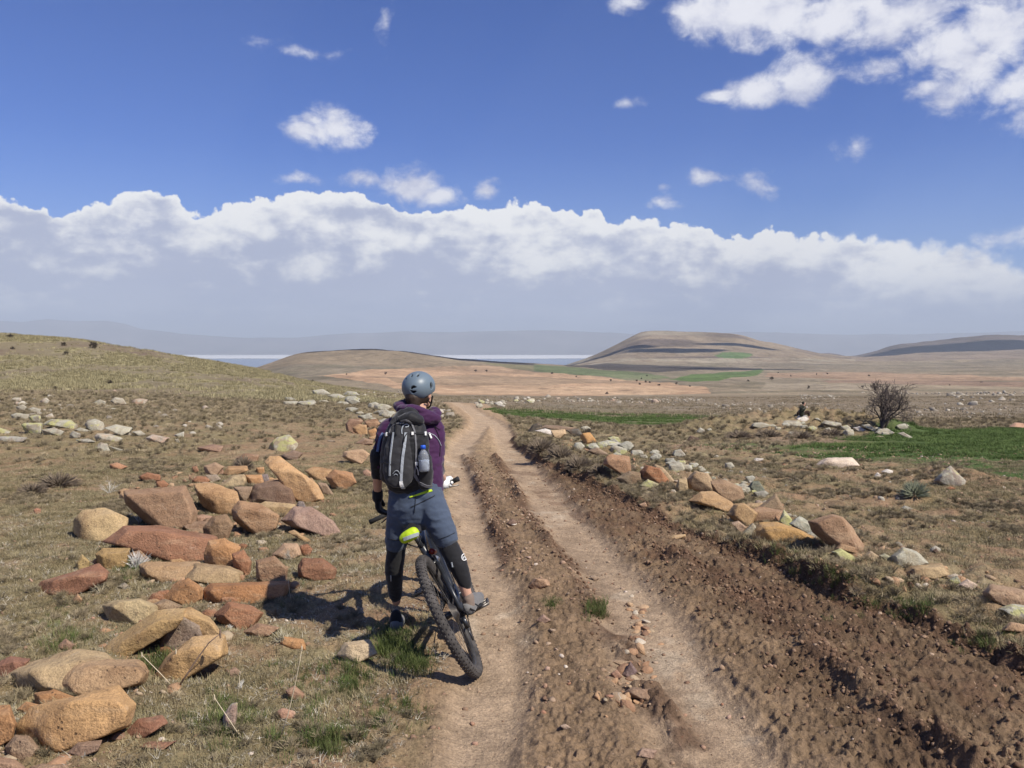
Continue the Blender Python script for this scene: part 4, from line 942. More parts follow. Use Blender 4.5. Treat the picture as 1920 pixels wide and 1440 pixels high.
    D([(958,988),(1000,958),(1100,958),(1182,1000),(1100,1027),(1000,1014)], 'flat brown slab with a shadow below it in the stony middle ridge', (.36,.25,.17), seed=264)
    D([(945,892),(995,818),(1032,870),(1000,912)], 'dark purple-brown pointed stone standing in the middle ridge', (.20,.14,.13), seed=265)
    D([(885,882),(920,858),(952,900),(905,912)], 'orange-brown stone left of the pointed one', (.36,.21,.14), seed=266)
    D([(478,592),(520,558),(562,590),(520,612)], 'flat pinkish stone beside the shoe of the cyclist', (.36,.24,.18), seed=267)
    D([(1020,1330),(1060,1285),(1140,1300),(1120,1345)], 'pinkish stone at the bottom end of the middle ridge', (.38,.26,.19), seed=268)
    D([(870,815),(930,800),(1000,815),(930,835)], 'flat tan stone above the pointed one', (.40,.28,.18), seed=269)
    D([(770,350),(800,345),(830,360),(800,375)], 'small grey-tan stone on the lip of the right rut', (.36,.27,.19), seed=270)
    D([(610,1165),(640,1155),(670,1175),(640,1190)], 'small pale stone in the cracked mud', (.45,.33,.24), seed=271)
    C = lambda p, l, c=PAL, m=M_LICH, **k: stone(p, l, c, ZC, group='rubble heap in front of the bare tree', mat=m, sub=3, **k)
    C([(100,690),(200,648),(340,648),(422,720),(300,732),(180,702)], 'broad pale slab on the left half of the rubble heap', seed=280)
    C([(598,682),(640,648),(820,678),(832,722),(700,718)], 'long grey slab in the middle of the rubble heap', GRY, seed=281)
    C([(955,732),(1030,718),(1105,760),(1092,783),(1000,773)], 'bright white stone on the rubble heap', (.78,.73,.65), M_ROCK, seed=282)
    C([(848,795),(890,738),(962,758),(972,812),(920,838)], 'ring-shaped pale stone with a dark hollow on the rubble heap', seed=283)
    C([(1055,702),(1140,692),(1225,760),(1200,778),(1120,742)], 'pale slab right behind the white stone of the heap', seed=284)
    C([(1228,748),(1340,738),(1425,790),(1380,808),(1280,783)], 'pale slab below the bare tree', seed=285)
    C([(1455,795),(1520,778),(1625,840),(1600,855),(1500,823)], 'grey stone at the right end of the rubble heap', GRY, seed=286)
    C([(638,742),(690,728),(728,780),(660,773)], 'rounded grey stone under the long grey slab', GRY, seed=287)
    C([(515,625),(560,618),(605,655),(560,650)], 'thin tilted pale stone right of the seated person', seed=288)
    C([(1195,830),(1250,820),(1320,835),(1260,850)], 'flat pinkish stone low on the heap below the tree', (.45,.33,.26), M_ROCK, seed=289)
    C([(0,700),(60,690),(100,720),(20,730)], 'pale stone at the left of the heap crest', seed=290)
    S6 = lambda p, l, c, m=M_LICH, **k: stone(p, l, c, (1240,700,2.824), mat=m, sub=3, **k)
    S6([(130,360),(155,328),(200,345),(190,362)], 'black pointed stone at the left tip of the rubble heap', DRK, M_ROCK, seed=291, group='rubble heap in front of the bare tree')
    S6([(185,310),(205,286),(230,300),(225,318)], 'grey pointed stone on the left part of the rubble heap', GRY, seed=292, group='rubble heap in front of the bare tree')
    S6([(475,280),(490,262),(530,258),(590,278),(520,292)], 'pale stone above the left part of the rubble heap', PAL, seed=293, group='rubble heap in front of the bare tree')
    S6([(1445,568),(1480,528),(1530,488),(1565,528),(1612,570),(1602,597),(1500,592)], 'heaped grey-brown boulder beside the green field on the right', (.30,.24,.19), seed=294)
    S6([(1505,612),(1530,597),(1560,610),(1530,620)], 'small dark red stone below the heaped boulder', RED, M_ROCK, seed=295)
    S6([(1838,285),(1870,262),(1900,262),(1960,275),(1960,292)], 'orange and white stone beyond the green field at the right edge', (.50,.30,.20), M_ROCK, seed=296)
    S6([(1265,715),(1290,700),(1340,720),(1300,728)], 'small grey stone on the stony strip', GRY, seed=297)
    S6([(1435,940),(1455,925),(1470,945),(1450,952)], 'small dark brown stone on the open ground right of the bank', DRK, M_ROCK, seed=298)
right_wall()
# ------------------------------------------------------------------ soft body tools
def P3(px, py, Y): return Vector(((px - CX) / F * Y, Y, CZ - (py - HY) / F * Y))
def tube_geo(pts, rad, n=12, squash=None, caps=True):
    """tapered tube; rad = radius or (rx, ry) per point; squash keeps rx along the world direction given"""
    pts = [Vector(p) for p in pts]; V = []; Fc = []; ref = Vector(squash) if squash else None; prev = None
    for i, p in enumerate(pts):
        t = (pts[min(i + 1, len(pts) - 1)] - pts[max(i - 1, 0)]).normalized()
        a = ref or prev or (Vector((1, 0, 0)) if abs(t.x) < .8 else Vector((0, 1, 0)))
        a = (a - t * a.dot(t)).normalized(); b = t.cross(a); prev = a
        r = rad[i]; rx, ry = r if isinstance(r, tuple) else (r, r)
        for k in range(n):
            w = 2 * math.pi * k / n; V.append(p + a * math.cos(w) * rx + b * math.sin(w) * ry)
    for i in range(len(pts) - 1):
        for k in range(n): Fc.append((i*n+k, i*n+(k+1) % n, (i+1)*n+(k+1) % n, (i+1)*n+k))
    if caps: Fc.append(tuple(range(n))[::-1]); Fc.append(tuple(range((len(pts)-1)*n, len(pts)*n)))
    return V, Fc
def ball_geo(c, r, sub=3, M3=None):
    V, Fc = ico(sub); r = np.array(r if isinstance(r, (tuple, list)) else (r, r, r)); q = V * r
    if M3 is not None: q = q @ np.array(M3).T
    return [Vector(v) for v in q + np.array(c)], [tuple(f) for f in Fc]
def join_geo(gs):
    V = []; Fc = []
    for v, f in gs:
        k = len(V); V += [tuple(x) for x in v]; Fc += [tuple(i + k for i in g) for g in f]
    return V, Fc
def smooth_tube(pts, rad, n=12, per=6, squash=None):
    """tube through control points with Catmull-Rom smoothing and rounded ends"""
    pts = [Vector(p) for p in pts]; R = [r if isinstance(r, tuple) else (r, r) for r in rad]; P = [pts[0]] + pts + [pts[-1]]; Q = [R[0]] + R + [R[-1]]
    op, orr = [], []
    for i in range(1, len(P) - 2):
        for k in range(per):
            t = k / per; a, b, c, d = P[i-1], P[i], P[i+1], P[i+2]
            op.append(.5 * ((2*b) + (c-a)*t + (2*a-5*b+4*c-d)*t*t + (3*b-a-3*c+d)*t**3))
            orr.append(tuple(Q[i][j] * (1 - t) + Q[i+1][j] * t for j in (0, 1)))
    op.append(pts[-1]); orr.append(R[-1])
    d0 = (op[0] - op[1]).normalized(); d1 = (op[-1] - op[-2]).normalized(); r0, r1 = orr[0], orr[-1]
    m0, m1 = min(r0), min(r1)
    pre = [(op[0] + d0 * m0 * s, (r0[0] * c, r0[1] * c)) for s, c in ((.92, .35), (.6, .78))]; post = [(op[-1] + d1 * m1 * s, (r1[0] * c, r1[1] * c)) for s, c in ((.6, .78), (.92, .35))]
    op = [a for a, _ in pre] + op + [a for a, _ in post]; orr = [b for _, b in pre] + orr + [b for _, b in post]
    return tube_geo(op, orr, n, squash)
def remesh(name, geos, voxel, mat, parent=None, smooth=4, wr=None, sub=0, fac=.5):
    V, Fc = join_geo(geos)
    me = bpy.data.meshes.new(name); me.from_pydata(V, [], Fc); o = bpy.data.objects.new(name, me); COL.objects.link(o)
    m = o.modifiers.new('r', 'REMESH'); m.mode = 'VOXEL'; m.voxel_size = voxel; m.use_smooth_shade = True
    if smooth: s = o.modifiers.new('s', 'SMOOTH'); s.iterations = smooth; s.factor = fac
    dg = bpy.context.evaluated_depsgraph_get(); ev = o.evaluated_get(dg); nm = bpy.data.meshes.new_from_object(ev)
    o.modifiers.clear(); o.data = nm; bpy.data.meshes.remove(me); nm.name = name
    n = len(nm.vertices); co = np.empty(n * 3, np.float32); nm.vertices.foreach_get('co', co); co = co.reshape(-1, 3).astype(float)
    if wr:
        nr = np.empty(n * 3, np.float32); nm.vertex_normals.foreach_get('vector', nr); nr = nr.reshape(-1, 3)
        co += nr * wr(co)[:, None]; nm.vertices.foreach_set('co', co.astype(np.float32).ravel())
    nm.polygons.foreach_set('use_smooth', np.ones(len(nm.polygons), bool)); nm.update()
    if mat: nm.materials.append(mat)
    if parent is not None: o.parent = parent; o.matrix_parent_inverse = parent.matrix_world.inverted() if parent.matrix_world else Matrix()
    return o
def setpar(o, par):
    """parent, keeping world coordinates; the thing's own origin is at par.location"""
    o.parent = par; o.matrix_parent_inverse = Matrix.Translation(-par.location); return o
def bvh_of(*objs):
    V = []; Fc = []
    for o in objs:
        k = len(V); M = Matrix.Translation(o.location) if o.parent is None else Matrix()
        V += [M @ v.co for v in o.data.vertices]; Fc += [tuple(i + k for i in p.vertices) for p in o.data.polygons]
    return BVHTree.FromPolygons(V, Fc)
EYE = Vector((0, 0, CZ))
def drape(name, bvh, pts, width, mat, parent, off=.003, th=.003, step=.012, taper=None, fallback=5.1):
    """a ribbon lying on a surface: photo pixels dropped on the mesh"""
    hits = []
    for a, b in zip(pts[:-1], pts[1:]):
        L = max(2, int(math.dist(a, b) / 2.5))
        for k in range(L): 
            t = k / L; hits.append((a[0] + (b[0] - a[0]) * t, a[1] + (b[1] - a[1]) * t))
    hits.append(pts[-1]); C = []; Nn = []
    for px, py in hits:
        d = (P3(px, py, 5) - EYE).normalized(); h = bvh.ray_cast(EYE, d)
        if h[0] is None: continue
        n = h[1] if h[1].dot(d) < 0 else -h[1]; C.append(h[0] + n * off); Nn.append(n)
    if len(C) < 2: return None
    # smooth
    for _ in range(2): C = [C[0]] + [(C[i-1] + C[i] * 2 + C[i+1]) / 4 for i in range(1, len(C) - 1)] + [C[-1]]
    V = []; Fc = []
    for i, (c, n) in enumerate(zip(C, Nn)):
        t = (C[min(i+1, len(C)-1)] - C[max(i-1, 0)]).normalized(); s = t.cross(n).normalized(); w = width * .5 * (taper(i / (len(C) - 1)) if taper else 1)
        V += [c + s * w - n * off * .9, c + s * w + n * th, c - s * w + n * th, c - s * w - n * off * .9]
    for i in range(len(C) - 1):
        for k in range(4): Fc.append((i*4+k, i*4+(k+1) % 4, (i+1)*4+(k+1) % 4, (i+1)*4+k))
    Fc += [(3, 2, 1, 0), tuple(range(len(V)-4, len(V)))]
    o = mesh_np(name, np.array([tuple(v) for v in V]), Fc, mat, False); return setpar(o, parent)
def decal(name, bvh, rings, mat, parent, off=.0025):
    """flat print: closed pixel outline filled on the surface"""
    V = []
    for px, py in rings:
        d = (P3(px, py, 5) - EYE).normalized(); h = bvh.ray_cast(EYE, d)
        if h[0] is None: return None
        n = h[1] if h[1].dot(d) < 0 else -h[1]; V.append(h[0] + n * off)
    return V

# ------------------------------------------------------------------ materials of rider and bicycle
def m_cloth(name, col, rough=.85, weave=900, var=.12, bump=.25, sheen=.2):
    t = NT(name); n = t.noise(7, 4, .6); c = t.ramp(n, [(.3, tuple(x * (1 - var) for x in col)), (.7, tuple(x * (1 + var) for x in col))])
    w = t.noise(weave, 2, .5); m = t.noise(28, 4, .6, dist=.6); h = t.math('ADD', t.math('MULTIPLY', w, .15), m)
    return t.fin(c, rough, t.bump(h, bump, .006), spec=.2, Sheen_Weight=sheen)
M_SKIN = m_plain('skin', (.52, .30, .21), .55, spec=.35, var=.08, nscale=18)
M_HAIR = m_plain('dark_hair', (.035, .022, .015), .6, var=.3, nscale=80)
M_PURP = m_cloth('purple_softshell', (.045, .010, .052), .75)
M_BLACK = m_cloth('black_knit', (.012, .012, .014), .8)
M_SHORT = m_cloth('slate_blue_shorts', (.055, .074, .112), .85)
M_GREYC = m_cloth('grey_shoe_mesh', (.15, .145, .14), .8, bump=.5)
M_SOCK = m_cloth('brown_sock', (.20, .15, .12), .9)
M_LIME = m_plain('lime_yellow', (.42, .58, .02), .5, var=.1)
M_SILV = m_plain('reflective_grey', (.34, .37, .40), .45, var=.15, nscale=120)
M_WHITE = m_plain('white_plastic', (.72, .72, .70), .45, var=.05)
M_PACK = m_cloth('black_ripstop', (.013, .013, .015), .62, weave=500, bump=.35)
M_PACKG = m_cloth('dark_grey_panel', (.034, .034, .037), .7, bump=.3)
M_HELM = m_plain('matt_grey_blue_shell', (.125, .165, .200), .42, spec=.4, var=.06, nscale=9)
M_DARK = m_plain('black_lining', (.010, .010, .011), .8)
M_TYRE = m_plain('dusty_rubber', (.060, .054, .050), .85, var=.5, nscale=14, bump=.3)
M_FRAME = m_plain('black_frame_paint', (.022, .024, .028), .32, spec=.5, var=.35, nscale=12)
M_METAL = m_plain('worn_alloy', (.42, .42, .42), .35, metal=.9, var=.25, nscale=25)
M_STEEL = m_plain('dirty_steel', (.16, .145, .13), .45, metal=.8, var=.35, nscale=30)
M_RIM = m_plain('dusty_black_rim', (.045, .042, .040), .5, var=.5, nscale=12)
M_RUBB = m_plain('black_rubber', (.016, .016, .017), .7, var=.2)
M_REDP = m_plain('red_lens', (.30, .03, .02), .3, spec=.5)
M_BLUE = m_plain('blue_plastic', (.02, .10, .55), .35, spec=.5, var=.05)

# ------------------------------------------------------------------ bicycle
def build_bike():
    z0 = float(gz(-.175, 4.72)[0]) - .005; LEAN = math.radians(-27.8); root = empty('mountain_bike', (-.182, 4.72, z0), 'black full suspension mountain bike leaning to the left under its rider', 'bicycle')
    Rm = Matrix.Rotation(LEAN, 4, 'Y'); Mw = Matrix.Translation(root.location) @ Matrix.Rotation(math.radians(3.8), 4, 'Z') @ Rm
    def part(name, geo, mat, par=None, smooth=True):
        V, Fc = join_geo(geo) if isinstance(geo, list) else geo
        W = np.array([tuple(Mw @ Vector(v)) for v in V]); o = mesh_np(name, W, Fc, mat, smooth); return setpar2(o, par or root)
    def setpar2(o, par):
        o.parent = par; o.matrix_parent_inverse = Matrix.Translation(-root.location) if par is root else Matrix(); return o
    def T(pts, r, n=10): return tube_geo([Vector(p) for p in pts], r if isinstance(r, list) else [r] * len(pts), n)
    def box(c, s, R=None):
        V = [Vector((x * s[0] / 2, y * s[1] / 2, z * s[2] / 2)) for x in (-1, 1) for y in (-1, 1) for z in (-1, 1)]
        if R is not None: V = [R @ v for v in V]
        return [v + Vector(c) for v in V], [(0, 1, 3, 2), (4, 6, 7, 5), (0, 4, 5, 1), (2, 3, 7, 6), (0, 2, 6, 4), (1, 5, 7, 3)]
    def cyl(a, b, r, n=20): return tube_geo([a, b], [r, r], n)
    RO, RT = .370, .029
    STEER = math.radians(-3)
    def torus(c, R, prof, yaw=0, n=72):
        V = []; Fc = []; m = len(prof); cs, sn = math.cos(yaw), math.sin(yaw)
        for i in range(n):
            a = 2 * math.pi * i / n
            for (dr, dx) in prof:
                y, z, x = (R + dr) * math.cos(a), (R + dr) * math.sin(a), dx
                V.append(Vector((c[0] + x * cs - y * sn, c[1] + x * sn + y * cs, c[2] + z)))
        for i in range(n):
            for k in range(m): Fc.append((i*m+k, i*m+(k+1) % m, ((i+1) % n)*m+(k+1) % m, ((i+1) % n)*m+k))
        return V, Fc
    def wheel(name, c, yaw, rotor_side=-1):
        w = part(name, torus(c, .311, [(.008, -.015), (.012, 0), (.008, .015), (-.012, .012), (-.016, 0), (-.012, -.012)], yaw, 64), M_RIM)
        pr = [(RT * math.cos(t) * 1.0, RT * math.sin(t)) for t in np.linspace(0, 2 * math.pi, 14, endpoint=False)]
        ty = part('tyre', torus(c, RO - RT - .004, pr, yaw, 96), M_TYRE, w)
        # tread blocks
        V = []; Fc = []; cs, sn = math.cos(yaw), math.sin(yaw); nk = 78
        for i in range(nk):
            for ang, sz in ((-62, (.010, .011)), (-30, (.010, .012)), (0, (.011, .010)), (30, (.010, .012)), (62, (.010, .011))):
                a = 2 * math.pi * (i + (.5 if ang in (-30, 30) else 0)) / nk; t = math.radians(ang)
                for (da, dt, dr) in [(-1, -1, 0), (1, -1, 0), (1, 1, 0), (-1, 1, 0), (-.8, -.8, 1), (.8, -.8, 1), (.8, .8, 1), (-.8, .8, 1)]:
                    tt = t + dt * sz[1] / RT / 2; rr = RT - .001 + dr * .0055; R = RO - RT - .004 + rr * math.cos(tt); x = rr * math.sin(tt); aa = a + da * sz[0] / RO / 2
                    y, z = R * math.cos(aa), R * math.sin(aa); V.append(Vector((c[0] + x * cs - y * sn, c[1] + x * sn + y * cs, c[2] + z)))
                k = len(V) - 8; Fc += [tuple(k + j for j in f) for f in ((4, 5, 6, 7), (0, 1, 5, 4), (1, 2, 6, 5), (2, 3, 7, 6), (3, 0, 4, 7))]
        kn = part('tread_blocks', (V, Fc), M_TYRE, w, False); kn['kind'] = 'stuff'
        ax = Vector((cs, sn, 0)); fw = Vector((-sn, cs, 0)); C = Vector(c)
        part('hub', [cyl(C - ax * .05, C + ax * .05, .018), cyl(C - ax * .034, C - ax * .028, .03), cyl(C + ax * .028, C + ax * .034, .03)], M_FRAME, w)
        sp = []
        for i in range(32):
            a = 2 * math.pi * i / 32; sd = 1 if i % 2 else -1; b = a + (.35 if (i // 2) % 2 else -.35)
            sp.append(tube_geo([C + ax * sd * .031 + (fw * math.cos(b) + Vector((0, 0, 1)) * math.sin(b)) * .028, C + (fw * math.cos(a) + Vector((0, 0, 1)) * math.sin(a)) * .30], [.0012, .0012], 4))
        part('spoke_set', sp, M_STEEL, w)['kind'] = 'stuff'
        part('brake_rotor', [torus(tuple(C + ax * rotor_side * .040), .080, [(.006, -.001), (.006, .001), (-.006, .001), (-.006, -.001)], yaw, 40)], M_METAL, w)
        return w
    rear = (0, 0, RO); front = (0, 1.12, RO)
    rw = wheel('rear_wheel', rear, 0); fwl = wheel('front_wheel', (front[0] + .0, front[1], front[2]), STEER)
    # cassette and derailleur on the right
    cas = []
    for i, r in enumerate((.068, .061, .054, .047, .040, .034, .028)): cas.append(cyl(Vector((.026 + i * .0042, 0, RO)), Vector((.028 + i * .0042, 0, RO)), r, 26))
    part('cassette', cas, M_STEEL)
    BB = Vector((0, .44, .335))
    ch = []
    rings = [(.040, .50), (.040, .44), (.040, .36)]
    part('rear_derailleur', [box((.060, .015, RO - .085), (.022, .035, .06), Matrix.Rotation(.3, 3, 'X')), box((.050, .05, RO - .155), (.008, .03, .10), Matrix.Rotation(-.5, 3, 'X')), cyl((.044, .03, RO - .105), (.052, .03, RO - .105), .022, 14), cyl((.044, .065, RO - .185), (.052, .065, RO - .185), .022, 14)], M_FRAME)
    # chain: upper and lower runs of links
    lk = []
    def run(a, b):
        a, b = Vector(a), Vector(b); n = int((b - a).length / .0127)
        for i in range(n):
            p = a.lerp(b, (i + .5) / n); d = (b - a).normalized(); q = Vector((0, 0, 1)).rotation_difference(d).to_matrix()
            lk.append(box(p, (.006 if i % 2 else .004, .008, .0115), q))
    run((.047, 0, RO + .045), (.047, .44, .335 + .06)); run((.047, .065, RO - .205), (.047, .44, .335 - .06)); run((.047, .03, RO - .085), (.047, .0, RO - .045))
    part('chain', lk, M_STEEL, None, False)['kind'] = 'stuff'
    # frame
    HT0, HT1 = Vector((0, .985, .70)), Vector((0, .945, .81)); ST = Vector((0, .31, .70)); 
    fr = [T([BB, (0, .60, .44), (0, .82, .62), HT0 + Vector((0, 0, .02))], [.034, .033, .034, .030], 14), T([ST, (0, .52, .735), (0, .78, .775), HT1], [.020, .022, .026, .026], 14),
          T([BB, (0, .40, .50), ST + Vector((0, 0, .03))], [.030, .022, .020], 14), T([(0, .985 + .006, .685), (0, .935, .825)], .027, 16), T([BB - Vector((.045, 0, 0)), BB + Vector((.045, 0, 0))], .030, 18)]
    part('frame', fr, M_FRAME)
    sa = [T([(s * .045, BB.y - .015, BB.z + .06), (s * .050, .30, .36), (s * .068, .12, .372), (s * .074, 0, RO)], [.014, .016, .014, .013], 10) for s in (-1, 1)]
    sa += [T([(s * .074, 0, RO), (s * .062, .12, .50), (s * .045, .26, .60), (s * .028, .36, .625)], [.012, .013, .013, .012], 10) for s in (-1, 1)]
    sa += [box((0, .29, .605), (.085, .022, .030)), box((0, .33, .37), (.09, .03, .04))]
    part('swingarm', sa, M_FRAME)
    part('rear_shock', [T([(0, .38, .62), (0, .50, .585)], .018, 14), T([(0, .50, .585), (0, .60, .555)], .024, 14)], M_METAL)
    part('shock_reservoir', [T([(.035, .33, .67), (.035, .42, .64)], .018, 12)], M_REDP)
    part('seatpost', [T([ST + Vector((0, .01, 0)), (0, .262, .815)], .0155, 14), T([(0, .268, .80), (0, .258, .855)], .0125, 12), box((0, .256, .862), (.035, .05, .022))], M_FRAME)
    # saddle
    sg = []
    n1 = 9
    cr = [( .125 , .068, .874), (.16, .072, .884), (.20, .066, .888), (.26, .042, .886), (.32, .026, .884), (.38, .020, .884), (.405, .012, .878)]
    V = []; Fc = []
    for (y, w, z) in cr:
        for k in range(n1):
            t = -1 + 2 * k / (n1 - 1); V.append(Vector((w * t, y, z - .022 * t * t)))
        for k in range(n1):
            t = 1 - 2 * k / (n1 - 1); V.append(Vector((w * t * .93, y, z - .030 - .012 * t * t)))
    m = 2 * n1
    for i in range(len(cr) - 1):
        for k in range(m): Fc.append((i*m+k, i*m+(k+1) % m, (i+1)*m+(k+1) % m, (i+1)*m+k))
    Fc += [tuple(range(m))[::-1], tuple(range((len(cr)-1)*m, len(cr)*m))]
    sdl = part('saddle', (V, Fc), M_RUBB)
    part('rail', [T([(-.022, .17, .848), (-.022, .22, .835), (-.022, .30, .835), (-.022, .37, .86)], .0035, 6), T([(.022, .17, .848), (.022, .22, .835), (.022, .30, .835), (.022, .37, .86)], .0035, 6)], M_METAL, sdl)
    # fork turned with the wheel
    ax0 = Vector((0, .96, .76)); sdir = (HT1 - HT0).normalized()
    Rs = Matrix.Rotation(STEER, 3, 'Z'); 
    def S(v): v = Vector(v); b = Vector((0, 1.12, 0)); q = Rs @ (Vector((v.x, v.y, 0)) - b) + b; return Vector((q.x, q.y, v.z))
    def S2(v):   # turn about the steering column
        v = Vector(v); R = Matrix.Rotation(STEER, 3, sdir); return R @ (v - HT0) + HT0
    wc = Vector(front); cs, sn = math.cos(STEER), math.sin(STEER); axl = Vector((cs, sn, 0))
    fk = []; stn = []
    for s in (-1, 1):
        foot = wc + axl * s * .060; topm = HT0 + axl * s * .062 + Vector((0, .01, -.06)); mid = foot.lerp(topm, .52)
        fk.append(T([foot, foot.lerp(topm, .1), mid], [.017, .021, .022], 12)); stn.append(T([mid, topm], .0165, 12))
    a = wc + axl * .065; b = wc - axl * .065; arch = [(wc + axl * s * .062).lerp(HT0 + axl * s * .062 + Vector((0, .01, -.06)), .52) for s in (-1, 1)]
    fk.append(T([arch[0], arch[0] + Vector((0, .02, .05)), arch[1] + Vector((0, .02, .05)), arch[1]], [.012, .013, .013, .012], 8))
    part('fork', fk, M_FRAME); part('stanchion', stn, M_METAL)
    part('fork_crown', [T([HT0 + axl * -.078 + Vector((0, .01, -.05)), HT0 + Vector((0, 0, -.025)), HT0 + axl * .078 + Vector((0, .01, -.05))], [.022, .030, .022], 12)], M_FRAME)
    # cockpit
    SC = Vector((0, .93, .86)); hb = []
    SB = math.radians(-14)
    def C(x, y, z): q = Matrix.Rotation(SB, 3, 'Z') @ Vector((x, y, 0)); return SC + Vector((q.x, q.y, z))
    part('stem', [T([(0, .937, .82), (0, .925, .875)], .019, 14), T([SC, C(0, .05, .012)], .020, 12), T([C(-.03, .055, .015), C(.03, .055, .015)], .021, 14)], M_FRAME)
    W2 = .350
    bar = T([C(-W2, .015, .045), C(-.22, .028, .040), C(-.10, .055, .018), C(.10, .055, .018), C(.22, .028, .040), C(W2, .015, .045)], [.011, .011, .015, .015, .011, .011], 12)
    h = part('handlebar', bar, M_FRAME)
    for s in (-1, 1):
        part('grip', T([C(s * W2, .015, .045), C(s * (W2 - .02), .016, .045), C(s * (W2 - .13), .024, .042)], [.018, .016, .016], 14), M_RUBB, h)
        part('brake_lever', [box(C(s * (W2 - .16), .045, .036), (.03, .035, .022)), T([C(s * (W2 - .16), .06, .030), C(s * (W2 - .12), .085, .015), C(s * (W2 - .04), .085, -.005)], [.007, .006, .005], 8), T([C(s * (W2 - .17), .04, .04), C(s * .18, .13, .04), C(s * .06, .12, -.03), (0, .99, .72)], .0025, 6)], M_STEEL, h)
    # cranks: right pedal low and a little forward, left pedal high
    ca = math.radians(28); dirc = Vector((0, math.sin(ca), -math.cos(ca)))
    pr = BB + dirc * .17; plf = BB - dirc * .17
    cr_ = part('crankset', [T([BB + Vector((.055, 0, 0)), pr + Vector((.068, 0, 0))], [.018, .013], 10), T([BB - Vector((.055, 0, 0)), plf - Vector((.068, 0, 0))], [.018, .013], 10), T([BB - Vector((.07, 0, 0)), BB + Vector((.07, 0, 0))], .015, 14)], M_FRAME)
    part('chainring', [torus(tuple(BB + Vector((.047, 0, 0))), .060, [(.004, -.002), (.004, .002), (-.010, .002), (-.010, -.002)], 0, 40), cyl(BB + Vector((.045, 0, 0)), BB + Vector((.049, 0, 0)), .035, 20)], M_STEEL, cr_)
    for p, s in ((pr, 1), (plf, -1)):
        c = p + Vector((s * .125, 0, 0))
        part('pedal', [box(c, (.090, .020, .014)), box(c + Vector((0, .045, 0)), (.095, .012, .016)), box(c - Vector((0, .045, 0)), (.095, .012, .016)), box(c + Vector((s * .046, 0, 0)), (.010, .10, .016)), box(c - Vector((s * .046, 0, 0)), (.010, .10, .016)), T([p + Vector((s * .07, 0, 0)), c], .007, 8)], M_STEEL)
    # small cleat light and cable down the seat tube
    part('brake_hose', [T([(-.03, .90, .80), (-.035, .70, .60), (-.04, .50, .42), (-.06, .30, .36), (-.075, .08, .40)], .003, 6), T([(.03, .90, .79), (.04, .72, .58), (.045, .52, .40), (.06, .25, .34), (.085, .05, .30)], .003, 6)], M_RUBB)
    bpy.context.view_layer.update()
    return root, Mw, pr, SC, C, W2
bike, BM, PEDR, STEMC, CB, BW2 = build_bike()

def build_bag():
    c = Vector((0, .135, .80)); loc = BM @ c
    root = empty('saddle_bag', tuple(loc), 'lime yellow saddle bag with a grey reflective strip hanging behind the saddle', 'saddle bag')
    g = [smooth_tube([P3(755, 1011, 4.80), P3(766, 1005, 4.80), P3(776, 999, 4.81)], [(.018, .028), (.028, .036), (.032, .036)], 14, 4)]
    b = remesh('pouch', g, .006, M_LIME, None, 3, lambda q: .003 * fbm(q * 30, 3, 5)); setpar(b, root)
    bv = bvh_of(b)
    s = drape('reflective_strip', bv, [(757, 1011), (770, 1006), (784, 1001)], .020, M_SILV, root)
    st = mesh_np('strap', *(lambda g: (np.array([tuple(v) for v in g[0]]), g[1]))(join_geo([tube_geo([BM @ Vector((s * .02, .17, .85)), BM @ Vector((s * .045, .16, .81)), BM @ Vector((0, .16, .762))], [.004] * 3, 6) for s in (-1, 1)])), M_BLACK); setpar(st, root)
    return b
bag = build_bag()

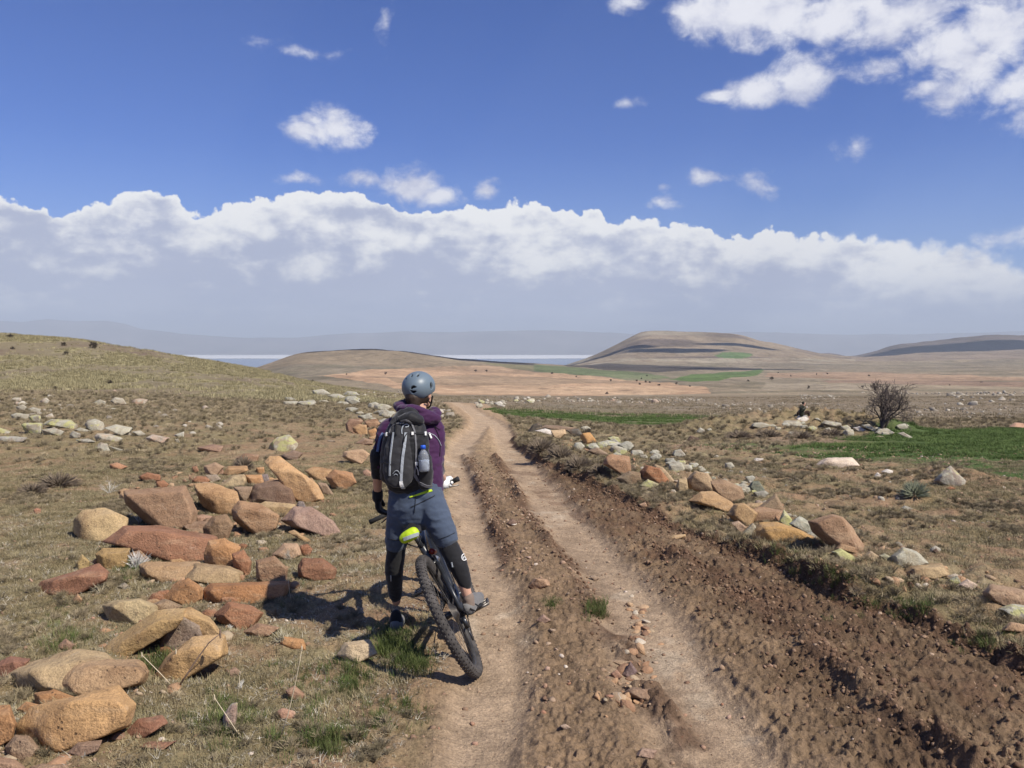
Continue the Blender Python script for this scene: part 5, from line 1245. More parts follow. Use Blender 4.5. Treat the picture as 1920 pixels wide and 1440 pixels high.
# ------------------------------------------------------------------ rider
def build_rider():
    zf = float(gz(-.755, 5.33)[0])
    root = empty('person', (-.66, 5.25, zf), 'cyclist seen from behind in helmet, purple jacket and blue shorts, straddling the bike', 'person')
    hipL, hipR = P3(756, 950, 5.13), P3(806, 945, 5.12)
    kneeL, ankL = P3(742, 1038, 5.16), P3(743, 1128, 5.30)
    kneeR, ankR = P3(840, 1022, 5.02), P3(877, 1118, 4.97)
    pel, wst, chs, nck, hd = P3(781, 935, 5.13), P3(780, 895, 5.18), P3(777, 835, 5.22), P3(784, 782, 5.27), P3(786, 734, 5.32)
    shL, shR = P3(729, 806, 5.24), P3(813, 806, 5.24)
    elL, wrL = P3(710, 868, 5.19), P3(708, 925, 5.26)
    elR, wrR = P3(817, 878, 5.22), P3(833, 908, 5.36)
    grip = BM @ CB(BW2 - .075, .019, .043); gdir = ((BM @ CB(BW2, .015, .045)) - (BM @ CB(BW2 - .13, .024, .042))).normalized()
    wrR = grip + Vector((-.035, -.075, .045))
    yaw = math.radians(-24)                                              # head turned a little to the right
    Rh = Matrix.Rotation(yaw, 3, 'Z') @ Matrix.Rotation(math.radians(4), 3, 'X')
    def H(x, y, z): return hd + Rh @ Vector((x, y, z))
    # body, one continuous skin
    g = [smooth_tube([pel, wst, chs, nck], [(.145, .10), (.125, .085), (.150, .095), (.06, .055)], 20, 5, (1, 0, 0)), smooth_tube([nck, P3(784, 765, 5.29), hd], [.056, .052, .055], 14, 4),
         smooth_tube([chs + Vector((0, 0, .06)), shL, elL, wrL], [.055, .046, .036, .024], 14, 5), smooth_tube([chs + Vector((0, 0, .06)), shR, elR, wrR], [.06, .050, .038, .024], 14, 5),
         smooth_tube([hipL, kneeL, P3(740, 1070, 5.18), ankL], [.078, .046, .042, .028], 16, 5), smooth_tube([hipR, kneeR, P3(858, 1062, 4.98), ankR], [.080, .048, .042, .028], 16, 5),
         ball_geo(H(0, .0, .01), (.074, .092, .108), 3, Rh), ball_geo(H(0, .035, -.055), (.055, .060, .055), 3, Rh), ball_geo(H(0, .088, -.095), (.026, .020, .018), 2, Rh),
         smooth_tube([H(0, .088, .018), H(0, .108, -.022), H(0, .100, -.034)], [.009, .014, .010], 8, 3), ball_geo(H(-.078, -.008, -.018), (.010, .020, .032), 2, Rh), ball_geo(H(.078, -.008, -.018), (.010, .020, .032), 2, Rh),
         ball_geo(H(-.030, .078, -.020), (.018, .016, .016), 2, Rh), ball_geo(H(.030, .078, -.020), (.018, .016, .016), 2, Rh), ball_geo(H(0, .086, -.060), (.022, .014, .008), 2, Rh)]
    def hand(w, d, up, grasp, side):
        """palm, four bent fingers and a thumb; d = direction of the fingers, up = back of the hand, side = thumb side"""
        d, up, side = Vector(d).normalized(), Vector(up).normalized(), Vector(side).normalized(); o = []
        o.append(smooth_tube([w, w + d * .035, w + d * .075], [(.022, .018), (.036, .015), (.038, .013)], 12, 3, side))
        for i, L in enumerate((.070, .078, .073, .057)):
            b = w + d * .072 + side * (.028 - .0185 * i); seg = L / 3; a = 0; p = b; pts = [b - d * .02, b]
            for k in range(3):
                a += (grasp if k == 0 else grasp * 1.15); dd = d * math.cos(a) - up * math.sin(a); p = p + dd * seg; pts.append(p)
            o.append(smooth_tube(pts, [.0095, .0095, .0088, .0080, .0068], 8, 3))
        b = w + d * .025 + side * .025; o.append(smooth_tube([b, b + side * .022 + d * .022 - up * .008, b + side * .024 + d * .052 - up * .022], [.013, .011, .0085], 8, 3)); return o
    # left hand hangs in a loose curl; right hand closes on the grip
    hl = hand(wrL + Vector((0, 0, -.012)), (.05, .10, -1), (-1, -.1, 0), .38, (.05, 1, .1))
    up = Vector((.0, -.25, .95)); up = (up - gdir * up.dot(gdir)).normalized(); fd = (gdir.cross(up)); fd = fd if fd.y > 0 else -fd
    hr = hand(grip + up * .034 - fd * .075, fd, up, .95, -gdir)
    body = remesh('body', g + hl + hr, .0065, M_SKIN, None, 3, None, fac=.45); setpar(body, root)
    # eyes, brows and mouth
    def add(name, geos, mat, par=root):
        V, Fc = join_geo(geos); o = mesh_np(name, np.array(V), Fc, mat, True)
        o.parent = par; o.matrix_parent_inverse = Matrix.Translation(-root.location) if par is root else Matrix(); return o
    for s in (-1, 1): add('eye', [ball_geo(H(s * .030, .088, -.018), (.011, .009, .008), 2, Rh)], M_WHITE)
    add('mouth', [ball_geo(H(0, .097, -.062), (.019, .006, .005), 2, Rh)], m_plain('lips', (.35, .12, .10), .5))
    # hair under the helmet
    hr_g = [ball_geo(H(0, -.018, -.012), (.079, .088, .088), 3, Rh), smooth_tube([H(.0, -.085, -.03), H(.01, -.085, -.075), H(.012, -.075, -.10)], [.050, .040, .026], 10, 3, (1, 0, 0))]
    hair = remesh('hair', hr_g, .008, M_HAIR, None, 2, lambda q: .003 * fbm(q * 60, 3, 2)); setpar(hair, root)
    # helmet shell with vents pushed through
    V, Fc = ico(6); q = V.copy(); q = q[:, :] * np.array([.101, .122, .100])
    th = np.arctan2(V[:, 0], V[:, 1])                                     # 0 = forward
    low = -.052 + .030 * np.cos(th) - .012 * np.cos(2 * th) + .0 
    keep_z = q[:, 2]
    under = keep_z < low; q[under, 2] = low[under] + (keep_z[under] - low[under]) * .02
    sc = np.where(under, np.clip(1 + (keep_z - low) * 9, .80, 1), 1); q[:, 0] *= sc; q[:, 1] *= sc
    vents = []                                                            # (azimuth from the back, height, half widths, tilt)
    def cresc(az, z, w, h, til=0, bend=0): vents.append((az, z, w, h, til, bend))
    cresc(-16, .079, .007, .014, .45); cresc(22, .082, .007, .014, -.45); cresc(4, .012, .020, .0085, .35, .35); cresc(4, -.020, .020, .0085, -.15, -.45)
    cresc(-70, .010, .014, .024, .1); cresc(75, .010, .014, .022, .1); cresc(-128, .03, .012, .022); cresc(128, .03, .012, .022); cresc(-40, .058, .006, .009, .5)
    azb = np.degrees(np.arctan2(V[:, 0], -V[:, 1])) - 12                     # 0 = facing the camera at the back
    isv = np.zeros(len(V), bool)
    for (a, z, w, h, til, bend) in vents:
        dx = ((azb - a + 180) % 360 - 180) / 180 * math.pi * .108 * np.sqrt(np.clip(1 - (z / .1) ** 2, .15, 1)); dz = (q[:, 2] - z) * (1.0 if z < .05 else 1.6)
        x = dx * math.cos(til) + dz * math.sin(til); y = -dx * math.sin(til) + dz * math.cos(til); y = y + bend * (x * x / .02) 
        isv |= (x / w) ** 2 + (y / h) ** 2 < 1
    q[isv & ~under] *= .86
    o = mesh_np('helmet', np.array([tuple(H(*v)) for v in q + np.array([0, -.006, .030])]), Fc, M_HELM, True); o.data.materials.append(M_DARK)
    vi = isv | (under & (sc < .97)); mi = np.array([1 if vi[f].sum() >= 2 else 0 for f in Fc], np.int32); o.data.polygons.foreach_set('material_index', mi); setpar(o, root)
    rim = []
    a_ = np.linspace(0, 2 * math.pi, 48, endpoint=False)
    add('strap', [smooth_tube([H(s * .088, .012, -.03), H(s * .076, .020, -.065), H(s * .045, .045, -.105), H(0, .055, -.115)], [.005] * 4, 6, 3) for s in (-1, 1)] + [smooth_tube([H(s * .085, -.045, -.045), H(s * .077, .0, -.07), H(s * .070, .022, -.075)], [.0045] * 3, 6, 3) for s in (-1, 1)], M_DARK)
    # jacket
    def wrinkle(amp, k=1.):
        def f(q):
            a = fbm(q * np.array([14, 14, 30]) * k, 3, 11); b = fbm(q * np.array([30, 30, 55]) * k, 2, 12)
            return amp * (1 - 2 * np.abs(a)) * .8 + amp * .35 * b
        return f
    jg = [smooth_tube([P3(780, 925, 5.16), P3(780, 880, 5.18), chs, P3(775, 800, 5.25), P3(783, 782, 5.27)], [(.168, .120), (.165, .118), (.178, .122), (.150, .095), (.075, .070)], 24, 5, (1, 0, 0)),
          smooth_tube([P3(752, 800, 5.25), shL + Vector((-.006, 0, .0)), elL.lerp(shL, .35), elL], [.062, .060, .056, .052], 16, 6), smooth_tube([P3(800, 800, 5.25), shR + Vector((.006, 0, 0)), elR.lerp(shR, .35), elR + Vector((0, 0, .04))], [.062, .062, .060, .055], 16, 6)]
    jk = remesh('jacket', jg, .008, M_PURP, None, 5, wrinkle(.007)); setpar(jk, root)
    # hood lying round the neck, thick folded cloth
    hc = P3(783, 772, 5.24); hp = []
    for k in range(17):
        a = math.radians(-215 + 250 * k / 16); hp.append(hc + Vector((.112 * math.cos(a), .100 * math.sin(a), .012 - .026 * math.cos(a) + .012 * math.sin(3 * a))))
    hg = [smooth_tube(hp, [(.024, .036 + .005 * math.sin(k * 1.1)) for k in range(17)], 12, 3, (0, 0, 1)), smooth_tube([P3(752, 772, 5.17), P3(775, 780, 5.13), P3(800, 784, 5.14), P3(820, 786, 5.18)], [(.030, .024), (.036, .026), (.036, .028), (.026, .022)], 12, 5, (0, 0, 1))]
    hd_ = remesh('hood', hg, .0075, M_PURP, None, 2, wrinkle(.008, 1.1)); setpar(hd_, root)
    cf = remesh('cuff', [smooth_tube([elR + Vector((0, 0, .055)), elR.lerp(wrR, .02), elR.lerp(wrR, .30)], [.054, .050, .042], 16, 5)], .008, M_BLACK, None, 3, wrinkle(.005)); setpar(cf, root)
    cf2 = remesh('cuff', [smooth_tube([elL + Vector((0, 0, .05)), elL, elL.lerp(wrL, .38)], [.053, .051, .041], 16, 5)], .008, M_BLACK, None, 3, wrinkle(.005)); setpar(cf2, root)
    # shirt hem hanging out under the jacket
    hem = remesh('shirt_hem', [smooth_tube([P3(779, 905, 5.17), P3(778, 926, 5.15)], [(.160, .125), (.150, .122)], 24, 5, (1, 0, 0))], .009, M_BLACK, None, 3, wrinkle(.004)); setpar(hem, root)
    # gloves over both hands
    gl = hand(wrL + Vector((0, 0, -.012)), (.05, .10, -1), (-1, -.1, 0), .38, (.05, 1, .1)); gr = hand(grip + up * .034 - fd * .075, fd, up, .95, -gdir)
    def fat(gs, e):
        out = []
        for Vv, Ff in gs:
            c = np.array([tuple(v) for v in Vv]); out.append((Vv, Ff))
        return out
    o = remesh('glove', gl + [smooth_tube([wrL + Vector((0, 0, .01)), wrL + Vector((0, 0, -.03))], [.030, .030], 12, 3)], .0045, M_BLACK, None, 1, lambda q: np.full(len(q), .0045)); setpar(o, root)
    o = remesh('glove', gr + [smooth_tube([grip + up * .036 - fd * .085, grip + up * .034 - fd * .055], [.030, .034], 12, 3)], .0045, M_WHITE, None, 1, lambda q: np.full(len(q), .0045)); setpar(o, root)
    # shorts
    sg = [smooth_tube([P3(779, 908, 5.16), P3(780, 930, 5.14), P3(780, 958, 5.12)], [(.150, .115), (.170, .128), (.160, .125)], 24, 5, (1, 0, 0)),
          smooth_tube([P3(757, 945, 5.12), P3(749, 985, 5.14), P3(743, 1018, 5.15)], [(.096, .102), (.080, .084), (.068, .070)], 18, 6), smooth_tube([P3(803, 940, 5.11), P3(817, 968, 5.07), P3(836, 1008, 5.02)], [(.102, .108), (.088, .092), (.074, .076)], 18, 6)]
    sh_ = remesh('shorts', sg, .008, M_SHORT, None, 4, wrinkle(.006, .8)); setpar(sh_, root)
    bs = bvh_of(sh_)
    drape('waist_stripe', bs, [(768, 932), (786, 927), (798, 923), (810, 920)], .014, M_LIME, root, taper=lambda t: .45 + .75 * t)
    drape('pocket_seam', bs, [(770, 951), (790, 942), (815, 929)], .003, M_BLACK, root)
    drape('seam', bs, [(780, 920), (779, 940), (777, 962)], .002, M_DARK, root); drape('seam', bs, [(822, 1011), (838, 1006), (852, 999)], .002, M_DARK, root, off=.002); drape('seam', bs, [(728, 1010), (744, 1013), (759, 1012)], .002, M_DARK, root, off=.002)
    bjk = bvh_of(jk)
    for pl_ in ([(815, 800), (822, 815), (825, 835), (824, 856)], [(808, 795), (816, 800), (824, 806)], [(708, 815), (704, 835), (704, 852)]): drape('seam', bjk, pl_, .0025, M_DARK, root, off=.0015)
    # leg warmers, ankles, socks, shoes
    lw = remesh('leg_warmer', [smooth_tube([P3(744, 1000, 5.15), kneeL, P3(739, 1072, 5.19), P3(742, 1118, 5.28)], [.066, .058, .057, .039], 18, 6)], .007, M_BLACK, None, 4, wrinkle(.002)); setpar(lw, root)
    rwm = remesh('leg_warmer', [smooth_tube([P3(832, 1000, 5.03), kneeR, P3(859, 1060, 4.985), P3(873, 1096, 4.97)], [.068, .060, .058, .037], 18, 6)], .007, M_BLACK, None, 4, wrinkle(.002)); setpar(rwm, root)
    bl = bvh_of(lw, rwm)
    ringp = [(869.5 + 4.6 * math.cos(t), 1045 + 6.0 * math.sin(t)) for t in np.linspace(0, 2 * math.pi, 22)]
    drape('round_logo', bl, ringp, .0045, M_WHITE, rwm_par(root)); drape('logo_letter', bl, [(867.5, 1048), (868.5, 1043), (871, 1043), (872, 1048)], .0035, M_WHITE, root)
    drape('reflective_tab', bl, [(847, 1054), (849, 1063)], .006, M_SILV, root); drape('reflective_tab', bl, [(733, 1079), (733.5, 1089)], .006, M_SILV, root)
    pw = BM @ (PEDR + Vector((.125, 0, 0)))                                # the pedal under the right foot
    ball = pw + Vector((-.022, .02, .034)); toe = pw + Vector((-.015, .095, .026)); heel = ankR + Vector((-.004, -.03, -.080))
    sk = remesh('sock', [smooth_tube([ankR + Vector((.004, 0, -.005)), ankR + Vector((.006, .0, -.05))], [.034, .037], 14, 4)], .006, M_SOCK, None, 2, wrinkle(.003, 2)); setpar(sk, root)
    sR = remesh('shoe', [smooth_tube([heel + Vector((0, .005, .02)), ankR + Vector((.012, .01, -.070)), ankR.lerp(ball, .62) + Vector((0, 0, -.012)), ball, toe], [.030, .036, .038, .037, .026], 16, 5)], .006, M_GREYC, None, 3, wrinkle(.0025, 2)); setpar(sR, root)
    so_ = mesh_np('sole', *(lambda g: (np.array([tuple(v) for v in g[0]]), g[1]))(smooth_tube([heel + Vector((0, 0, -.012)), heel.lerp(ball, .5) + Vector((.004, 0, -.012)), ball + Vector((0, 0, -.032)), toe + Vector((0, .0, -.020))], [(.036, .010), (.034, .010), (.044, .011), (.030, .009)], 14, 5, (.8, -.5, 0))), M_RUBB); setpar(so_, root)
    gl_ = Vector((ankL.x, ankL.y, zf))
    sL = remesh('shoe', [smooth_tube([gl_ + Vector((0, -.045, .045)), gl_ + Vector((.004, .01, .055)), gl_ + Vector((.0, .09, .045)), gl_ + Vector((-.015, .18, .032))], [(.034, .038), (.040, .044), (.042, .036), (.034, .024)], 16, 5, (1, 0, 0))], .006, M_GREYC, None, 3, wrinkle(.0025, 2)); setpar(sL, root)
    sLs = mesh_np('sole', *(lambda g: (np.array([tuple(v) for v in g[0]]), g[1]))(smooth_tube([gl_ + Vector((0, -.06, .012)), gl_ + Vector((0, .02, .012)), gl_ + Vector((0, .10, .012)), gl_ + Vector((-.015, .19, .012))], [(.036, .010), (.034, .010), (.044, .011), (.032, .009)], 14, 5, (1, 0, 0))), M_RUBB); setpar(sLs, root)
    bsh = bvh_of(sR)
    for a_, b_ in (((884, 1130), (896, 1136)), ((881, 1141), (897, 1148))): drape('lace', bsh, [a_, b_], .008, M_DARK, root)
    skL = remesh('sock', [smooth_tube([gl_ + Vector((0, -.012, .11)), gl_ + Vector((0, -.012, .07))], [.036, .042], 14, 4)], .006, M_BLACK, None, 2); setpar(skL, root)
    return root, jk
def rwm_par(r): return r
rider, jacket = build_rider()

def build_pack():
    ctr = P3(763, 905, 5.02)
    root = empty('backpack', tuple(ctr), 'black hiking backpack with grey piping and pale reflective strips on the back of the cyclist', 'backpack')
    secs = [(757, 911, 34, .050), (758, 900, 44, .080), (759, 880, 47, .100), (760, 850, 46, .108), (762, 820, 42, .100), (765, 797, 34, .080), (769, 782, 26, .055), (772, 776, 18, .035)]
    pts = [P3(a, b, 5.045 + .02 * i / 7) for i, (a, b, w, d) in enumerate(secs)]; rad = [(w / F * 5.03, d) for a, b, w, d in secs]
    wr = lambda q: .004 * (1 - 2 * np.abs(fbm(q * np.array([12, 12, 26]), 3, 44))) + .003 * fbm(q * 40, 2, 45)
    b = remesh('main_bag', [smooth_tube(pts, rad, 26, 4, (1, 0, 0))], .008, M_PACK, None, 3, wr); setpar(b, root)
    # front pocket standing proud, dark grey
    fs = [(745, 905, 22, .03), (748, 885, 30, .045), (751, 850, 31, .052), (755, 815, 26, .045), (758, 795, 18, .03)]
    f = remesh('front_pocket', [smooth_tube([P3(a, c, 4.965 + .012 * i) for i, (a, c, w, d) in enumerate(fs)], [(w / F * 5, d) for a, c, w, d in fs], 22, 5, (1, 0, 0))], .008, M_PACKG, None, 3, wr); setpar(f, root)
    g = remesh('side_pocket', [smooth_tube([P3(797, 905, 5.02), P3(797, 880, 5.01), P3(795, 858, 5.02)], [(.044, .05), (.046, .055), (.042, .050)], 18, 5, (1, 0, 0))], .008, M_PACK, None, 3, wr); setpar(g, root)
    tp = remesh('top_lid', [smooth_tube([P3(752, 788, 5.02), P3(768, 783, 5.0), P3(786, 788, 5.02)], [(.034, .030), (.044, .036), (.034, .030)], 16, 5, (0, 1, 0))], .008, M_PACK, None, 3, wr); setpar(tp, root)
    bv = bvh_of(b, f, g, tp)
    D = lambda n, p, w, m, **k: drape(n, bv, p, w, m, root, **k)
    D('piping', [(730, 812), (733, 802), (742, 795), (750, 794)], .007, M_SILV2); D('piping', [(752, 790), (762, 787), (771, 793), (777, 808), (780, 835), (780, 865), (777, 890)], .010, M_SILV2)
    D('piping', [(777, 890), (786, 905), (800, 912), (812, 911)], .016, M_SILV2)
    D('reflective_strip', [(761, 811), (759, 830), (755, 860), (753, 885), (752, 903), (755, 914)], .016, M_SILV, th=.004)
    D('reflective_strip', [(738, 811), (735, 835), (732, 860), (731, 892)], .009, M_SILV, th=.004)
    D('strap_end', [(752, 902), (752, 909), (757, 915)], .020, M_WHITE, th=.006)
    for px, py in ((726, 815), (773, 813), (796, 813), (780, 869)): D('buckle', [(px, py - 3), (px, py + 3)], .013, M_WHITE, th=.008)
    D('compression_strap', [(716, 817), (726, 814), (738, 812)], .010, M_BLACK); D('compression_strap', [(772, 813), (785, 813), (800, 813)], .010, M_BLACK)
    D('compression_strap', [(712, 866), (722, 868), (734, 871)], .009, M_BLACK)
    # loop logo near the top and little paw mark low on the left
    D('logo_mark', [(754, 814), (753, 806), (756, 798), (762, 794), (767, 796), (766, 801), (760, 801)], .005, M_SILV); D('logo_mark', [(750, 795), (753, 794)], .004, M_SILV); D('logo_mark', [(755, 793), (758, 792)], .004, M_SILV)
    D('paw_mark', [(737, 888), (740, 883), (744, 881), (748, 884), (750, 889)], .0035, M_SILV); D('paw_mark', [(739, 891), (742, 887), (746, 891)], .003, M_SILV)
    D('hanging_loop', [(763, 813), (758, 820), (757, 828)], .006, M_RUBB, th=.010)
    D('zip_pull', [(742, 790), (744, 800), (742, 808), (744, 816)], .006, M_RUBB, th=.006); D('zip_cord', [(779, 873), (783, 880), (784, 890)], .004, M_WHITE, th=.005)
    # shoulder strap over the right shoulder with a pale adjuster, cord loop on the right side
    bj = bvh_of(jacket, b)
    drape('shoulder_strap', bj, [(793, 789), (802, 782), (812, 784), (818, 790)], .030, M_PACKG, root, off=.006, th=.006); drape('shoulder_strap', bj, [(748, 784), (740, 788), (735, 796)], .03, M_PACKG, root, off=.006, th=.006)
    drape('adjuster', bj, [(789, 779), (793, 782)], .010, M_WHITE, root, off=.012, th=.006); drape('adjuster', bj, [(797, 783), (801, 780)], .010, M_WHITE, root, off=.012, th=.006)
    drape('cord_loop', bj, [(797, 812), (806, 813), (815, 817), (822, 826), (826, 836)], .003, M_SILV, root, off=.004, th=.003); drape('cord_toggle', bj, [(803, 813), (805, 818), (808, 824)], .010, M_WHITE, root, off=.010, th=.006)
    drape('water_hose', bj, [(719, 812), (714, 822), (711, 836), (709, 848)], .016, M_BLUEG, root, off=.010, th=.008)
    return b
M_SILV2 = m_plain('grey_piping', (.13, .13, .14), .6, var=.1); M_BLUEG = m_plain('dull_blue_strap', (.10, .14, .26), .5, var=.1)
pack = build_pack()

def build_bottle():
    base = P3(796, 884, 4.95); root = empty('water_bottle', tuple(base), 'clear plastic bottle with a blue cap in the side pocket of the backpack', 'bottle')
    ax = (P3(793, 835, 4.955) - base).normalized(); L = (P3(793, 840, 4.955) - base).length
    t = NT('clear_bottle_plastic'); mp = t.fin((.80, .86, .95), .08, None, spec=.6, Transmission_Weight=.75, IOR=1.2, Alpha=.75)
    def prof(ps, mat, name):
        g = tube_geo([base + ax * (h * L) for h, r in ps], [r for h, r in ps], 24); o = mesh_np(name, np.array([tuple(v) for v in g[0]]), g[1], mat, True); return setpar(o, root)
    prof([(0, .028), (.1, .032), (.55, .032), (.72, .029), (.86, .018), (.92, .012), (1.0, .012)], mp, 'bottle_body'); prof([(.96, .016), (1.10, .0155), (1.12, .013)], M_BLUE, 'cap')
    prof([(.02, .027), (.45, .0305), (.50, .030)], m_plain('water_in_bottle', (.30, .34, .40), .1, spec=.5), 'water')
build_bottle()

# ------------------------------------------------------------------ seated person in the distance
def build_seated():
    g0 = px2g(1506, 788, gzs); D = g0[1]
    def Q(px, py, d=0): return P3(px, py, D + d)
    root = empty('person', tuple(Q(1506, 780)), 'distant person in dark clothes sitting on a white stone beyond the rubble heap, facing right', 'person')
    hip, chest, neck, head = Q(1503, 777), Q(1504, 766), Q(1506.5, 761), Q(1508, 756.5)
    knee, foot, el, ha = Q(1515, 772), Q(1517, 783), Q(1507, 769, -.25), Q(1512, 763, -.15)
    s = D / F
    g = [smooth_tube([hip, chest, neck, head], [4.2 * s, 4.4 * s, 2 * s, 2.2 * s], 14, 4), ball_geo(head, 2.7 * s, 2), smooth_tube([hip, knee, foot], [3 * s, 2.2 * s, 1.4 * s], 12, 4), smooth_tube([hip + Vector((0, .3, 0)), knee + Vector((-.1, .3, .03)), foot + Vector((-.1, .3, 0))], [3 * s, 2.2 * s, 1.4 * s], 12, 4),
         smooth_tube([neck + Vector((-.05, -.18, -.1)), el, ha], [1.8 * s, 1.5 * s, 1.1 * s], 10, 4), ball_geo(ha, 1.3 * s, 2), ball_geo(foot + Vector((.05, .1, -.02)), (3 * s, 3.5 * s, 1.3 * s), 2)]
    b = remesh('body', g, .02, M_SKIN, None, 2); setpar(b, root)
    dk = m_cloth('dark_olive_coat', (.020, .022, .012)); br = m_cloth('dark_brown_trousers', (.035, .018, .012))
    o = remesh('coat', [smooth_tube([hip, chest, neck], [4.9 * s, 5.1 * s, 3 * s], 14, 4), smooth_tube([neck + Vector((-.05, -.18, -.1)), el, el.lerp(ha, .8)], [2.6 * s, 2.3 * s, 1.8 * s], 10, 4)], .025, dk, None, 2, lambda q: .02 * fbm(q * 9, 3, 3)); setpar(o, root)
    o = remesh('trousers', [smooth_tube([hip, knee, foot + Vector((0, 0, .06))], [3.8 * s, 3 * s, 2.2 * s], 12, 4), smooth_tube([hip + Vector((0, .3, 0)), knee + Vector((-.1, .3, .03)), foot + Vector((-.1, .3, .06))], [3.8 * s, 3 * s, 2.2 * s], 12, 4)], .025, br, None, 2); setpar(o, root)
    o = remesh('hood', [ball_geo(head + Vector((-.03, 0, .02)), 3.3 * s, 2)], .025, dk, None, 2); setpar(o, root)
    o = remesh('glove', [ball_geo(ha + Vector((.02, 0, 0)), 1.6 * s, 2)], .02, M_WHITE, None, 1); setpar(o, root)
    stone([(1490, 786), (1498, 779), (1512, 779), (1518, 786), (1512, 790), (1495, 791)], 'white stone that the distant person sits on', (.70, .64, .56), sub=3, seed=300)
build_seated()

if globals().get('DBG'):
    def pp(n, v): print('DBG', n, round(CX + F * v.x / v.y), round(HY - F * (v.z - CZ) / v.y))
    pp('barL', BM @ CB(-BW2, .015, .045)); pp('barR', BM @ CB(BW2, .015, .045)); pp('rearcontact', BM @ Vector((0, 0, 0))); pp('reartop', BM @ Vector((0, 0, .74))); pp('front', BM @ Vector((0, 1.12, 0))); pp('seat', BM @ Vector((0, .2, .88))); pp('pedR', BM @ (PEDR + Vector((.125, 0, 0))))
# ------------------------------------------------------------------ scattered ground cover (nobody could count it): instanced on points
def src(name, V, Fc, mat):
    o = mesh_np(name, np.array([tuple(v) for v in V]), Fc, mat, False, link=False); return o
def m_leaf(name, a, b, rough=.8, trans=.25):
    t = NT(name); at = t.N.new('ShaderNodeAttribute'); at.attribute_type = 'INSTANCER'; at.attribute_name = 'tint'
    sp = t.N.new('ShaderNodeSeparateColor'); t.L.new(at.outputs['Color'], sp.inputs[0])
    n = t.noise(22, 3, .6); f = t.math('ADD', t.math('MULTIPLY', n, .8), t.math('SUBTRACT', sp.outputs[0], .4), True)
    c = t.mix(f, a, b); comb = t.N.new('ShaderNodeCombineColor'); k = t.math('ADD', .50, t.math('MULTIPLY', sp.outputs[1], .68))
    for i in range(3): t.L.new(k, comb.inputs[i])
    c = t.mix(1., c, comb.outputs[0], 'MULTIPLY'); return t.fin(c, rough, spec=.15)
def blades(n, h, spread, lean, w, r, seed, segs=3, curl=.5):
    g = np.random.default_rng(seed); V = []; Fc = []
    for i in range(n):
        a = g.uniform(0, 6.283); d = math.sqrt(g.uniform()) * spread; x, y = d * math.cos(a), d * math.sin(a)
        az = a + g.normal(0, .9); ln = g.uniform(.2, 1) * lean; H = h * g.uniform(.45, 1.1); ww = w * g.uniform(.7, 1.3)
        px, py, pz, tilt = x, y, -.01, ln * .5; k = len(V); s = (-math.sin(az) * ww, math.cos(az) * ww)
        for j in range(segs + 1):
            f = 1 - j / segs * .85; V += [(px - s[0] * f, py - s[1] * f, pz), (px + s[0] * f, py + s[1] * f, pz)]
            px += math.cos(az) * math.sin(tilt) * H / segs; py += math.sin(az) * math.sin(tilt) * H / segs; pz += math.cos(tilt) * H / segs; tilt += curl * ln + g.normal(0, .12)
        for j in range(segs): Fc.append((k+2*j, k+2*j+1, k+2*j+3, k+2*j+2))
    return V, Fc
def twiggy(n, h, r, w, seed):
    """low dead shrub: forking twigs from a centre"""
    g = np.random.default_rng(seed); gs = []
    for i in range(n):
        a = g.uniform(0, 6.283); t = g.uniform(.1, 1.25); d = Vector((math.cos(a) * math.sin(t), math.sin(a) * math.sin(t), math.cos(t))); L = g.uniform(.6, 1) * (h if t < .6 else r)
        m = d * L * .5 + Vector(g.normal(0, .04 * L, 3)); e = d * L + Vector(g.normal(0, .09 * L, 3)); gs.append(tube_geo([Vector((0, 0, -.01)), m, e], [w, w * .7, w * .25], 3, caps=False))
        for q in range(2): e2 = m + (d + Vector(g.normal(0, .6, 3))).normalized() * L * .42; gs.append(tube_geo([m, e2], [w * .6, w * .2], 3, caps=False))
    return join_geo(gs)
def chip(seed, flat=.6, sub=2):
    g = np.random.default_rng(seed); V, Fc = ico(sub); q = V * np.array([1, g.uniform(.6, .95), flat * g.uniform(.6, 1.1)])
    q = facet(q.copy(), [(unit(g.normal(size=3)), g.uniform(.55, .85)) for _ in range(9)]); q += unit_rows(q) * (.05 * fbm(q * 2.2 + seed, 2, 6))[:, None]; return q, Fc
